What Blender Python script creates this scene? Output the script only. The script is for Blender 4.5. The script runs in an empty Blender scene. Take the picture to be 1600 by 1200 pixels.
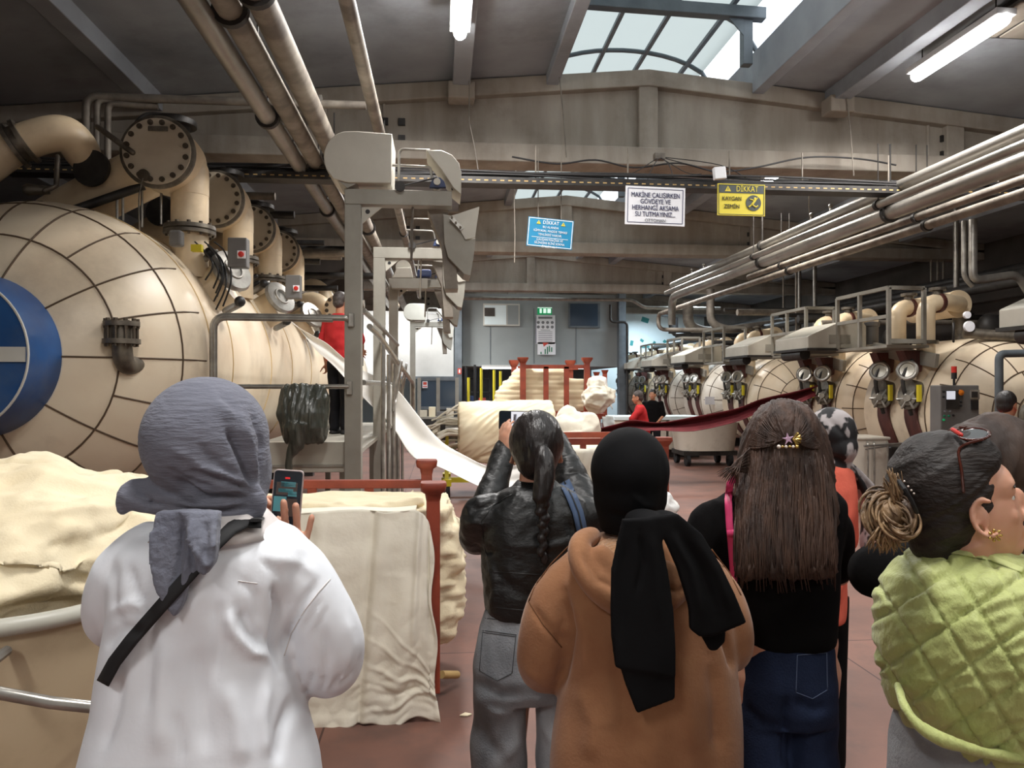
import bpy, math, random
import numpy as np
from math import pi, sin, cos, tan, atan2, sqrt, radians
from mathutils import Vector, Matrix, Euler, noise
from mathutils.bvhtree import BVHTree

SC = bpy.context.scene
COL = SC.collection
random.seed(7)

# ---------------------------------------------------------------- camera
CAM = Vector((0.0, 0.0, 1.75))
YAW = math.atan(110 / 1200)
CAMR = Euler((pi / 2 + 0.0025, 0, -YAW)).to_matrix()
cd = bpy.data.cameras.new('camera'); cd.sensor_width = 36; cd.lens = 27; cd.clip_end = 200; cd.clip_start = 0.05
co = bpy.data.objects.new('camera', cd); COL.objects.link(co)
co.location = CAM; co.rotation_euler = (pi / 2 + 0.0025, 0, -YAW)
SC.camera = co

# ---------------------------------------------------------------- world, exposure
w = bpy.data.worlds.new('sky'); SC.world = w; w.use_nodes = True
bg = w.node_tree.nodes['Background']
bg.inputs[0].default_value = (0.86, 0.93, 1.0, 1); bg.inputs[1].default_value = 2.6
SC.view_settings.view_transform = 'Standard'; SC.view_settings.look = 'None'
SC.view_settings.exposure = 0.0; SC.view_settings.gamma = 1.0; SC.view_settings.use_curve_mapping = False
SC.cycles.max_bounces = 6; SC.cycles.diffuse_bounces = 3; SC.cycles.glossy_bounces = 3
SC.cycles.sample_clamp_indirect = 4.0; SC.cycles.use_denoising = True

# ceiling lamps: x, y, z, watts, colour, heading, (is the tube seen from the camera)
WARM = (1.0, 0.93, 0.84); NEUT = (1.0, 0.97, 0.94); COOL = (0.72, 0.88, 1.0)
LAMPS = [
    (0.19, 7.3, 5.42, 210, NEUT), (5.6, 7.9, 5.42, 190, NEUT),
    (0.2, 1.4, 5.42, 130, NEUT), (5.6, 1.4, 5.3, 60, NEUT),
    (-1.8, -2.6, 4.6, 260, NEUT), (3.0, -2.4, 5.2, 80, WARM),
    (0.2, 13.0, 5.5, 290, NEUT), (5.8, 13.0, 5.4, 150, WARM),
    (0.2, 19.9, 5.5, 290, (0.86, 0.94, 1.0)), (5.8, 19.9, 5.4, 170, NEUT),
    (9.0, 33.5, 5.4, 260, COOL), (8.4, 25.5, 5.4, 240, COOL),  # cool pair added out of sight to brighten the far end of the hall
    (-1.6, 25.2, 5.2, 620, NEUT),  # added out of sight to brighten the white partition left of the office
]

def ray(u, v):
    return CAMR @ Vector(((u - 800) / 1200, (600 - v) / 1200, -1))
def P(u, v, Y):
    d = ray(u, v); return CAM + d * (Y / d.y)
def PZ(u, v, Z):
    d = ray(u, v); return CAM + d * ((Z - CAM.z) / d.z)

def C(r, g=None, b=None):
    if g is None: g = b = r
    f = lambda x: ((x / 255 + 0.055) / 1.055) ** 2.4 if x > 10 else x / 255 / 12.92
    return (f(r), f(g), f(b), 1.0)

# ---------------------------------------------------------------- materials
MATS = {}
def mat(name, col, rough=0.6, metal=0.0, col2=None, ns=4.0, stretch=(1, 1, 1), bump=0.0, bs=60.0, bstretch=(1, 1, 1),
        sheen=0.0, coat=0.0, emit=None, estr=0.0, lo=0.35, hi=0.65, detail=5.0, dirt=None, dirt_amt=0.0, dirt_s=1.5, trans=0.0, wave=None, sss=0.0):
    m = bpy.data.materials.new(name); m.use_nodes = True; nt = m.node_tree; N = nt.nodes; L = nt.links
    b = N['Principled BSDF']; b.inputs['Base Color'].default_value = col
    b.inputs['Roughness'].default_value = rough; b.inputs['Metallic'].default_value = metal
    if rough >= 0.85: b.inputs['Specular IOR Level'].default_value = 0.15
    if sheen: b.inputs['Sheen Weight'].default_value = sheen
    if coat: b.inputs['Coat Weight'].default_value = coat; b.inputs['Coat Roughness'].default_value = 0.15
    if trans: b.inputs['Transmission Weight'].default_value = trans
    if sss: b.inputs['Subsurface Weight'].default_value = sss; b.inputs['Subsurface Scale'].default_value = 0.01
    if emit: b.inputs['Emission Color'].default_value = emit; b.inputs['Emission Strength'].default_value = estr
    tc = N.new('ShaderNodeTexCoord')
    def noi(scale, st, det=detail, rg=0.55):
        mp = N.new('ShaderNodeMapping'); mp.inputs['Scale'].default_value = st; L.new(tc.outputs['Object'], mp.inputs[0])
        n = N.new('ShaderNodeTexNoise'); n.inputs['Scale'].default_value = scale; n.inputs['Detail'].default_value = det
        n.inputs['Roughness'].default_value = rg; L.new(mp.outputs[0], n.inputs['Vector']); return n.outputs['Fac']
    out = None
    if col2:
        r = N.new('ShaderNodeValToRGB'); r.color_ramp.elements[0].position = lo; r.color_ramp.elements[1].position = hi
        r.color_ramp.elements[0].color = col; r.color_ramp.elements[1].color = col2
        L.new(noi(ns, stretch), r.inputs[0]); out = r.outputs[0]
    if dirt:
        r = N.new('ShaderNodeValToRGB'); r.color_ramp.elements[0].position = 0.5; r.color_ramp.elements[1].position = 0.75
        r.color_ramp.elements[0].color = (0, 0, 0, 1); r.color_ramp.elements[1].color = (dirt_amt,) * 3 + (1,)
        L.new(noi(dirt_s, (1, 1, 1), 8, 0.65), r.inputs[0])
        mx = N.new('ShaderNodeMixRGB'); L.new(r.outputs[0], mx.inputs[0]); mx.inputs[1].default_value = col; mx.inputs[2].default_value = dirt
        if out: L.new(out, mx.inputs[1])
        out = mx.outputs[0]
    if out: L.new(out, b.inputs['Base Color'])
    if bump:
        bp = N.new('ShaderNodeBump'); bp.inputs['Strength'].default_value = bump; bp.inputs['Distance'].default_value = 0.02
        if wave:
            mp = N.new('ShaderNodeMapping'); mp.inputs['Scale'].default_value = wave; L.new(tc.outputs['Object'], mp.inputs[0])
            wv = N.new('ShaderNodeTexWave'); wv.inputs['Scale'].default_value = bs; wv.inputs['Distortion'].default_value = 6; wv.inputs['Detail'].default_value = 3
            L.new(mp.outputs[0], wv.inputs['Vector']); L.new(wv.outputs['Fac'], bp.inputs['Height'])
        else:
            L.new(noi(bs, bstretch, 4), bp.inputs['Height'])
        L.new(bp.outputs[0], b.inputs['Normal'])
    MATS[name] = m
    return m

mat('cream_paint', C(226, 211, 186), 0.42, col2=C(217, 198, 171), ns=1.6, dirt=C(120, 98, 74), dirt_amt=0.42, dirt_s=1.3, bump=0.05, bs=3)
mat('pipe_cream', C(226, 206, 174), 0.4, col2=C(214, 192, 158), ns=2.5, dirt=C(120, 92, 66), dirt_amt=0.35, dirt_s=2.0)
mat('white_paint_tank', C(214, 208, 196), 0.42, col2=C(196, 186, 170), ns=1.2, dirt=C(120, 108, 96), dirt_amt=0.3)
mat('seam', C(84, 66, 48), 0.7)
mat('seam_pale', C(196, 168, 120), 0.6)
mat('flange_face', C(196, 184, 164), 0.42, col2=C(182, 170, 150), ns=3)
mat('blue_paint', C(34, 84, 142), 0.38, col2=C(26, 66, 118), ns=2.2, dirt=C(90, 100, 112), dirt_amt=0.45, dirt_s=2.4)
mat('white_edge', C(200, 198, 190), 0.5)
mat('steel', C(168, 165, 158), 0.3, 0.6, col2=C(138, 134, 127), ns=9)
mat('steel_matte', C(158, 155, 145), 0.5, 0.25, col2=C(144, 140, 130), ns=3, bump=0.04, bs=30)
mat('guard_steel', C(196, 192, 180), 0.45, 0.15, col2=C(184, 180, 168), ns=3)
mat('dark_steel', C(66, 64, 62), 0.5, 0.5, col2=C(48, 46, 45), ns=6)
mat('flange_steel', C(120, 112, 100), 0.45, 0.6, col2=C(88, 82, 74), ns=12)
mat('bolt', C(88, 78, 66), 0.45, 0.6)
mat('galvanised', C(172, 168, 160), 0.36, 0.55, col2=C(140, 136, 130), ns=5, stretch=(1, .2, 1), dirt=C(84, 74, 66), dirt_amt=0.5)
mat('dusty_pipe', C(150, 142, 130), 0.6, 0.2, col2=C(108, 100, 92), ns=4, dirt=C(70, 60, 52), dirt_amt=0.5)
mat('black', C(26, 25, 26), 0.5)
mat('rubber', C(22, 22, 24), 0.75)
mat('cable', C(44, 42, 42), 0.6)
mat('concrete', C(168, 160, 149), 0.85, col2=C(148, 139, 128), ns=1.6, stretch=(2.2, 1, 0.4), dirt=C(98, 88, 78), dirt_amt=0.6, dirt_s=0.9, bump=0.15, bs=14)
mat('roof_concrete', C(165, 170, 176), 0.9, col2=C(140, 144, 150), ns=0.7, dirt=C(74, 68, 66), dirt_amt=0.5, dirt_s=0.6, bump=0.1, bs=8)
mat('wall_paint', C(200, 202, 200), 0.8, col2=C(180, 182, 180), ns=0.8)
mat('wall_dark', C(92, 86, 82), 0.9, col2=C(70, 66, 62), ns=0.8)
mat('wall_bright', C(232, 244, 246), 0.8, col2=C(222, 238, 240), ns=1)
mat('office_grey', C(146, 152, 152), 0.7, col2=C(136, 142, 142), ns=1)
mat('frame_blue_grey', C(110, 118, 124), 0.5, 0.2, col2=C(92, 100, 106), ns=3)
mat('red_oxide', C(150, 66, 44), 0.5, col2=C(126, 52, 36), ns=6, dirt=C(84, 50, 40), dirt_amt=0.5, dirt_s=5, bump=0.06, bs=30)
mat('cloth_cream', C(238, 226, 196), 0.9, col2=C(230, 214, 180), ns=3, bump=0.15, bs=120, sheen=0.1)
mat('cloth_raw', C(236, 231, 216), 0.9, col2=C(226, 219, 201), ns=2.5, bump=0.25, bs=14, sheen=0.1)
mat('cloth_white', C(244, 243, 240), 0.85, col2=C(238, 236, 230), ns=3, bump=0.05, bs=40)
mat('cloth_burgundy', C(110, 30, 38), 0.8, col2=C(90, 22, 30), ns=5, bump=0.1, bs=20)
mat('tub_plastic', C(196, 178, 148), 0.45, col2=C(182, 162, 130), ns=1.5, dirt=C(126, 108, 84), dirt_amt=0.4, dirt_s=3)
mat('tub_white', C(214, 206, 192), 0.45, dirt=C(140, 120, 100), dirt_amt=0.4, dirt_s=2)
mat('tub_rim', C(178, 176, 164), 0.4)
mat('yellow_paint', C(206, 190, 40), 0.5)
mat('wood_pale', C(190, 160, 104), 0.7, col2=C(170, 138, 86), ns=5, stretch=(1, 1, .1))
mat('bag_plastic', C(56, 60, 54), 0.24, coat=0.4, col2=C(78, 80, 72), ns=8, stretch=(3, 3, .5), bump=0.5, bs=12, bstretch=(2.5, 2.5, .6))
mat('skin', C(214, 164, 138), 0.5, col2=C(206, 150, 124), ns=6, sss=0.15)
mat('skin_tan', C(190, 136, 106), 0.5, col2=C(176, 122, 94), ns=6, sss=0.1)
mat('lips', C(172, 92, 84), 0.45)
mat('eye_white', C(226, 222, 216), 0.3)
mat('iris', C(50, 34, 26), 0.2)
mat('scarf_grey', C(120, 122, 134), 0.85, col2=C(108, 110, 122), ns=7, bump=0.35, bs=60, bstretch=(.45, .6, 2.2), sheen=0.1)
mat('scarf_grey_plain', C(118, 121, 133), 0.85, col2=C(106, 109, 122), ns=7, bump=0.3, bs=60, sheen=0.2)
mat('shirt_white', C(236, 240, 246), 0.8, col2=C(230, 234, 241), ns=5, bump=0.08, bs=16, sheen=0.1)
mat('shirt_lining', C(214, 208, 206), 0.85)
mat('leather', C(20, 21, 21), 0.47, coat=0.0, bump=0.5, bs=12, bstretch=(1, 1, 1.6))
mat('leather_seam', C(14, 14, 14), 0.5)
mat('denim_grey', C(166, 170, 174), 0.9, col2=C(112, 116, 121), ns=4, stretch=(1, 1, .6), bump=0.25, bs=160)
mat('denim_blue', C(38, 49, 75), 0.9, col2=C(24, 31, 50), ns=4, stretch=(1, 1, .6), bump=0.2, bs=160)
mat('denim_stitch', C(70, 72, 74), 0.9)
mat('denim_stitch_blue', C(88, 100, 124), 0.9)
mat('scarf_black', C(14, 14, 16), 0.85, bump=0.05, bs=30)
mat('knit_black', C(12, 11, 12), 1.0, bump=0.08, bs=90)
mat('fleece_brown', C(158, 114, 82), 0.95, col2=C(148, 104, 74), ns=9, bump=0.12, bs=120, sheen=0.2)
mat('fleece_inner', C(178, 136, 100), 1.0, bump=0.9, bs=70, sheen=0.3)
mat('fleece_seam', C(108, 74, 52), 0.95)
mat('lime_quilt', C(186, 194, 124), 0.6, col2=C(172, 182, 110), ns=6, bump=0.45, bs=26, bstretch=(1.6, 1, .7), sheen=0.2)
mat('lime_binding', C(200, 208, 140), 0.6)
mat('coral', C(226, 112, 92), 0.85, col2=C(212, 98, 80), ns=5, bump=0.15, bs=40)
mat('scarf_print', C(172, 164, 164), 0.7, col2=C(24, 23, 26), ns=13, lo=0.49, hi=0.53, detail=2.5, stretch=(1, 1, .6))
mat('pink', C(222, 66, 122), 0.6)
mat('strap_blue', C(58, 76, 104), 0.8)
mat('hair_black', C(22, 19, 19), 0.4, col2=C(44, 38, 36), ns=40, stretch=(1, 1, .12), bump=0.5, bs=60, bstretch=(1, 1, .08))
mat('hair_slick', C(20, 18, 18), 0.38, col2=C(40, 35, 34), ns=24, stretch=(1, .4, .5), bump=0.35, bs=46, bstretch=(1, .35, .3))
mat('hair_brown', C(78, 55, 43), 0.62, col2=C(48, 33, 27), ns=28, stretch=(1, 1, .07), bump=0.7, bs=50, bstretch=(1, 1, .05))
mat('hair_brown_top', C(70, 52, 42), 0.68, col2=C(48, 35, 29), ns=24, stretch=(1, .3, .3), bump=0.4, bs=50, bstretch=(1, .3, .2))
mat('hair_dark', C(38, 29, 25), 0.62, col2=C(24, 18, 16), ns=30, stretch=(.3, 1, 1.2), bump=0.3, bs=90, bstretch=(.25, 1, 1.3))
mat('hair_blond', C(160, 130, 94), 0.5, col2=C(74, 54, 40), ns=16, stretch=(1, 1, .5), bump=0.7, bs=40, bstretch=(1, 1, .3))
mat('hair_grey', C(84, 76, 72), 0.6, col2=C(50, 44, 42), ns=30)
mat('gold', C(214, 184, 110), 0.25, 0.9)
mat('pearl', C(226, 214, 206), 0.25, coat=0.5)
mat('lilac', C(206, 170, 200), 0.4)
mat('tortoise', C(70, 30, 20), 0.2, coat=0.6)
mat('lens', C(40, 26, 26), 0.05, coat=1.0)
mat('red_shirt', C(196, 54, 56), 0.85, col2=C(178, 44, 48), ns=6, bump=0.2, bs=18)
mat('trousers_black', C(28, 28, 32), 0.9)
mat('phone_body', C(186, 172, 170), 0.35, 0.3)
mat('phone_dark', C(22, 22, 26), 0.25)
mat('sign_white', C(232, 232, 236), 0.5)
mat('sign_yellow', C(224, 206, 72), 0.5)
mat('sign_grey', C(74, 80, 78), 0.5)
mat('sign_blue', C(24, 132, 176), 0.5)
mat('ink_navy', C(40, 42, 84), 0.6)
mat('ink_white', C(240, 244, 246), 0.6)
mat('ink_black', C(30, 30, 32), 0.6)
mat('ink_grey', C(120, 120, 124), 0.6)
mat('ink_red', C(200, 74, 60), 0.6)
mat('ink_green', C(24, 120, 84), 0.6)
mat('teal_patch', C(70, 150, 150), 0.8)
mat('exit_green', C(20, 130, 80), 0.4, emit=C(20, 140, 84), estr=0.6)
mat('exit_white', C(230, 250, 240), 0.4, emit=C(220, 250, 236), estr=0.8)
mat('lamp_glow', C(255), 0.5, emit=(1, 0.98, 0.96, 1), estr=42.0)
mat('tube_glow', C(255), 0.5, emit=(0.85, 0.93, 1, 1), estr=5.0)
mat('lamp_body', C(206), 0.4)
mat('glass_dark', C(60, 76, 92), 0.1, coat=0.3)
mat('glass_port', C(120, 114, 98), 0.25, metal=0.2, coat=0.3)
mat('panel_grey', C(108, 106, 104), 0.5, col2=C(96, 94, 92), ns=3)
mat('orange_btn', C(216, 120, 30), 0.4)
mat('red_btn', C(190, 40, 30), 0.4)
mat('motor_blue', C(40, 58, 100), 0.5)
mat('screen_dark', C(16, 22, 28), 0.2, emit=C(16, 26, 34), estr=0.5)
mat('screen_teal', C(60, 110, 116), 0.3, emit=C(70, 128, 134), estr=0.45)
mat('screen_brown', C(60, 50, 46), 0.3, emit=C(70, 58, 54), estr=0.4)
mat('screen_white', C(200), 0.3, emit=C(205, 208, 222), estr=0.75)
mat('screen_red', C(200, 40, 40), 0.3, emit=C(200, 40, 40), estr=0.6)
mat('wine_stain', C(96, 52, 44), 0.55, col2=C(70, 36, 32), ns=7, stretch=(1, 1, .2))
mat('box_card', C(200, 190, 170), 0.8)

# translucent skylight sheet
m = bpy.data.materials.new('polycarbonate'); m.use_nodes = True; nt = m.node_tree
for n in list(nt.nodes):
    if n.type == 'BSDF_PRINCIPLED': nt.nodes.remove(n)
tr = nt.nodes.new('ShaderNodeBsdfTranslucent'); tr.inputs[0].default_value = (0.62, 0.64, 0.62, 1)
df = nt.nodes.new('ShaderNodeBsdfDiffuse'); df.inputs[0].default_value = (0.5, 0.5, 0.48, 1)
ms = nt.nodes.new('ShaderNodeMixShader'); ms.inputs[0].default_value = 0.15
nt.links.new(tr.outputs[0], ms.inputs[1]); nt.links.new(df.outputs[0], ms.inputs[2])
nt.links.new(ms.outputs[0], [n for n in nt.nodes if n.type == 'OUTPUT_MATERIAL'][0].inputs[0]); MATS['polycarbonate'] = m

# floor: worn reddish concrete with saw-cut joints
m = mat('floor_concrete', C(134, 93, 79), 0.62, col2=C(102, 73, 64), ns=1.1, lo=0.3, hi=0.7, dirt=C(86, 70, 66), dirt_amt=0.75, dirt_s=1.7, bump=0.05, bs=10, detail=7)
nt = m.node_tree; N = nt.nodes; L = nt.links; b = N['Principled BSDF']
src = b.inputs['Base Color'].links[0].from_socket
tc = N.new('ShaderNodeTexCoord'); br = N.new('ShaderNodeTexBrick'); mp = N.new('ShaderNodeMapping'); mp.inputs['Location'].default_value = (0.6, 0.35, 0)
L.new(tc.outputs['Object'], mp.inputs[0]); L.new(mp.outputs[0], br.inputs['Vector'])
br.offset = 0.0; br.inputs['Scale'].default_value = 1.0; br.inputs['Brick Width'].default_value = 3.2; br.inputs['Row Height'].default_value = 2.7
br.inputs['Mortar Size'].default_value = 0.006; br.inputs['Color1'].default_value = (1, 1, 1, 1); br.inputs['Color2'].default_value = (.93, .93, .93, 1); br.inputs['Mortar'].default_value = (.3, .26, .25, 1)
mx = N.new('ShaderNodeMixRGB'); mx.blend_type = 'MULTIPLY'; mx.inputs[0].default_value = 1; L.new(src, mx.inputs[1]); L.new(br.outputs['Color'], mx.inputs[2]); L.new(mx.outputs[0], b.inputs['Base Color'])

# ---------------------------------------------------------------- mesh helpers
def frame_of(d):
    d = Vector(d).normalized()
    a = Vector((0, 0, 1)) if abs(d.z) < 0.9 else Vector((0, 1, 0))
    x = a.cross(d).normalized(); y = d.cross(x).normalized()
    return x, y, d

WM = {}                       # world matrices of roots
class MB:
    def __init__(s): s.v = []; s.f = []; s.m = []; s.mi = 0
    def add(s, vs, fs):
        o = len(s.v); s.v += [tuple(v) for v in vs]; s.f += [tuple(i + o for i in f) for f in fs]; s.m += [s.mi] * len(fs); return s
    def box(s, c, size, rot=None, taper=None):
        c = Vector(c); x, y, z = [k / 2 for k in size]; vs = []
        for dz in (-z, z):
            t = 1 if (taper is None or dz < 0) else taper
            for dx, dy in ((-x, -y), (x, -y), (x, y), (-x, y)):
                p = Vector((dx * t, dy * t, dz))
                if rot is not None: p = rot @ p
                vs.append(c + p)
        return s.add(vs, [(3, 2, 1, 0), (4, 5, 6, 7), (0, 1, 5, 4), (1, 2, 6, 5), (2, 3, 7, 6), (3, 0, 4, 7)])
    def b2(s, a, b):
        a = Vector(a); b = Vector(b); return s.box((a + b) / 2, [abs(b[i] - a[i]) for i in range(3)])
    def bar(s, p0, p1, wx, wy, up=(0, 0, 1)):
        p0 = Vector(p0); p1 = Vector(p1); d = (p1 - p0).normalized(); u = Vector(up)
        if abs(d.dot(u)) > 0.95: u = Vector((0, 1, 0))
        x = d.cross(u).normalized(); y = x.cross(d).normalized(); vs = []
        for p in (p0, p1):
            for a, b in ((-1, -1), (1, -1), (1, 1), (-1, 1)): vs.append(p + x * a * wx / 2 + y * b * wy / 2)
        return s.add(vs, [(3, 2, 1, 0), (4, 5, 6, 7), (0, 1, 5, 4), (1, 2, 6, 5), (2, 3, 7, 6), (3, 0, 4, 7)])
    def tube(s, pts, r, seg=12, round_ends=False, flat=1.0, side=None, closed=False):
        pts = [Vector(p) for p in pts]; n = len(pts)
        rs = list(r) if hasattr(r, '__len__') else [r] * n
        if round_ends:
            d0 = (pts[0] - pts[1]).normalized(); d1 = (pts[-1] - pts[-2]).normalized(); a, b = pts[0], pts[-1]; ra, rb = rs[0], rs[-1]
            pre = [(a + d0 * ra * sin(t), ra * cos(t)) for t in (1.45, 1.1, 0.6)]; post = [(b + d1 * rb * sin(t), rb * cos(t)) for t in (0.6, 1.1, 1.45)]
            pts = [p for p, _ in pre] + pts + [p for p, _ in post]; rs = [q for _, q in pre] + rs + [q for _, q in post]; n = len(pts)
        ts = []
        for i in range(n):
            if closed: t = pts[(i + 1) % n] - pts[i - 1]
            else: t = pts[min(i + 1, n - 1)] - pts[max(i - 1, 0)]
            ts.append(t.normalized() if t.length > 1e-9 else Vector((0, 0, 1)))
        if side is not None:
            x = Vector(side); x = (x - ts[0] * x.dot(ts[0])).normalized()
        else: x = frame_of(ts[0])[0]
        vs = []
        for i in range(n):
            x = x - ts[i] * x.dot(ts[i]); x = x.normalized() if x.length > 1e-6 else frame_of(ts[i])[0]
            y = ts[i].cross(x)
            for k in range(seg):
                a = 2 * pi * k / seg; vs.append(pts[i] + x * (rs[i] * cos(a)) + y * (rs[i] * flat * sin(a)))
        fs = []
        m = n if closed else n - 1
        for i in range(m):
            j = (i + 1) % n
            for k in range(seg):
                l = (k + 1) % seg; fs.append((i * seg + k, i * seg + l, j * seg + l, j * seg + k))
        if not closed: fs += [tuple(range(seg - 1, -1, -1)), tuple((n - 1) * seg + k for k in range(seg))]
        return s.add(vs, fs)
    def cyl(s, p0, p1, r, r2=None, seg=24):
        return s.tube([p0, p1], [r, r if r2 is None else r2], seg)
    def lathe(s, origin, axis, prof, seg=32, a0=0.0, a1=2 * pi):
        # prof: list of (distance along axis, radius)
        o = Vector(origin); x, y, z = frame_of(axis); full = abs(a1 - a0 - 2 * pi) < 1e-6
        ns = seg if full else seg + 1; vs = []
        for h, r in prof:
            for k in range(ns):
                a = a0 + (a1 - a0) * k / seg; vs.append(o + z * h + x * (r * cos(a)) + y * (r * sin(a)))
        fs = []
        for i in range(len(prof) - 1):
            for k in range(seg):
                l = (k + 1) % ns; fs.append((i * ns + k, i * ns + l, (i + 1) * ns + l, (i + 1) * ns + k))
        if full:
            if prof[0][1] > 1e-5: fs.append(tuple(range(seg - 1, -1, -1)))
            if prof[-1][1] > 1e-5: fs.append(tuple((len(prof) - 1) * ns + k for k in range(seg)))
        return s.add(vs, fs)
    def ell(s, c, r, rot=None, seg=20, rings=12):
        c = Vector(c); vs = []; fs = []
        if not hasattr(r, '__len__'): r = (r, r, r)
        for i in range(rings + 1):
            t = pi * i / rings
            for k in range(seg):
                a = 2 * pi * k / seg; p = Vector((r[0] * sin(t) * cos(a), r[1] * sin(t) * sin(a), r[2] * cos(t)))
                if rot is not None: p = rot @ p
                vs.append(c + p)
        for i in range(rings):
            for k in range(seg):
                l = (k + 1) % seg; fs.append((i * seg + k, (i + 1) * seg + k, (i + 1) * seg + l, i * seg + l))
        return s.add(vs, fs)
    def prism(s, poly, d):
        # poly: world points in order, d: thickness vector
        d = Vector(d); n = len(poly); vs = [Vector(p) for p in poly] + [Vector(p) + d for p in poly]
        fs = [tuple(range(n - 1, -1, -1)), tuple(range(n, 2 * n))] + [(i, (i + 1) % n, n + (i + 1) % n, n + i) for i in range(n)]
        return s.add(vs, fs)
    def loft(s, rows, seg=32, p=2.0):
        # rows: (centre, rx, ry) horizontal superellipse rings from top to bottom (or back)
        vs = []; fs = []
        for c, rx, ry in rows:
            c = Vector(c)
            for k in range(seg):
                a = 2 * pi * k / seg; ca, sa = cos(a), sin(a)
                vs.append(c + Vector((rx * math.copysign(abs(ca) ** (2 / p), ca), ry * math.copysign(abs(sa) ** (2 / p), sa), 0)))
        n = len(rows)
        for i in range(n - 1):
            for k in range(seg):
                l = (k + 1) % seg; fs.append((i * seg + k, i * seg + l, (i + 1) * seg + l, (i + 1) * seg + k))
        fs += [tuple(range(seg - 1, -1, -1)), tuple((n - 1) * seg + k for k in range(seg))]
        return s.add(vs, fs)
    def grid(s, fn, nu, nv, wrap=False):
        vs = [fn(i / nu, j / nv) for j in range(nv + 1) for i in range(nu + 1)]
        fs = [(j * (nu + 1) + i, j * (nu + 1) + i + 1, (j + 1) * (nu + 1) + i + 1, (j + 1) * (nu + 1) + i) for j in range(nv) for i in range(nu)]
        return s.add(vs, fs)
    def mesh(s, name='m'):
        me = bpy.data.meshes.new(name); me.from_pydata(s.v, [], s.f)
        if any(s.m): me.polygons.foreach_set('material_index', s.m)
        me.update(); return me
    def build(s, name, mats, parent=None, smooth=True, bevel=0.0, local=False, solid=0.0, angle=40, fixn=True):
        return finish(s.mesh(name), name, mats, parent, smooth, bevel, local, solid, angle, fixn)

import bmesh
def finish(me, name, mats, parent=None, smooth=True, bevel=0.0, local=False, solid=0.0, angle=40, fixn=True):
    if fixn:
        bm = bmesh.new(); bm.from_mesh(me); bmesh.ops.recalc_face_normals(bm, faces=bm.faces); bm.to_mesh(me); bm.free()
    o = bpy.data.objects.new(name, me); COL.objects.link(o)
    for m in ([mats] if isinstance(mats, str) else mats): me.materials.append(MATS[m])
    if parent is not None:
        o.parent = parent
        W = WM.get(parent.name, Matrix()); WM[o.name] = W
        if not local: me.transform(W.inverted())
    if smooth:
        me.polygons.foreach_set('use_smooth', [True] * len(me.polygons))
        try: me.set_sharp_from_angle(angle=radians(angle))
        except Exception: pass
    if bevel:
        b = o.modifiers.new('bevel', 'BEVEL'); b.width = bevel; b.segments = 2; b.limit_method = 'ANGLE'; b.angle_limit = radians(50)
    if solid:
        b = o.modifiers.new('solid', 'SOLIDIFY'); b.thickness = solid; b.offset = 0
    return o

def tag(o, label, cat, group=None, kind=None):
    if label: o['label'] = label
    if cat: o['category'] = cat
    if group: o['group'] = group
    if kind: o['kind'] = kind
    return o
def thing(name, label, cat, loc=(0, 0, 0), rz=0.0, group=None):
    o = bpy.data.objects.new(name, None); COL.objects.link(o); o.location = loc; o.rotation_euler = (0, 0, rz); o.empty_display_size = 0.1
    WM[o.name] = Matrix.Translation(Vector(loc)) @ Matrix.Rotation(rz, 4, 'Z')
    return tag(o, label, cat, group)
def struct(name, mb, mats, **k):
    o = mb.build(name, mats, **k); o['kind'] = 'structure'; return o
KIDS = {}
def copy_tree(o, parent=None):
    c = o.copy(); COL.objects.link(c)
    if parent is not None: c.parent = parent
    for ch in [x for x in ALL() if x.parent == o]: copy_tree(ch, c)
    return c
def ALL(): return list(bpy.data.objects)
def dup(root, loc, label, rz=None, scale=None, group=None):
    c = copy_tree(root); c.location = loc
    if rz is not None: c.rotation_euler = (0, 0, rz)
    if scale: c.scale = (scale,) * 3
    if label: c['label'] = label
    if group: c['group'] = group
    return c
def recolour(o, old, new):
    for s in o.material_slots:
        if s.material and s.material.name == old: s.link = 'OBJECT'; s.material = MATS[new]

def curve_pts(pts, n=8):
    pts = [Vector(p) for p in pts]; out = []
    for i in range(len(pts) - 1):
        p0 = pts[max(i - 1, 0)]; p1 = pts[i]; p2 = pts[i + 1]; p3 = pts[min(i + 2, len(pts) - 1)]
        for k in range(n):
            t = k / n; out.append(0.5 * ((2 * p1) + (p2 - p0) * t + (2 * p0 - 5 * p1 + 4 * p2 - p3) * t * t + (3 * p1 - p0 - 3 * p2 + p3) * t ** 3))
    out.append(pts[-1]); return out
def bend(pts, r, n=5):
    # round the corners of a polyline
    pts = [Vector(p) for p in pts]; out = [pts[0]]
    for i in range(1, len(pts) - 1):
        a = (pts[i - 1] - pts[i]); b = (pts[i + 1] - pts[i]); rr = min(r, a.length * .49, b.length * .49)
        pa = pts[i] + a.normalized() * rr; pb = pts[i] + b.normalized() * rr
        for k in range(n + 1):
            t = k / n; out.append(pa * (1 - t) ** 2 + pts[i] * 2 * t * (1 - t) + pb * t * t)
    out.append(pts[-1]); return out

def nz(p, s, seed=0.0):
    return noise.noise(Vector((p[0] * s + seed, p[1] * s + seed * 1.7, p[2] * s - seed)))

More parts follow.
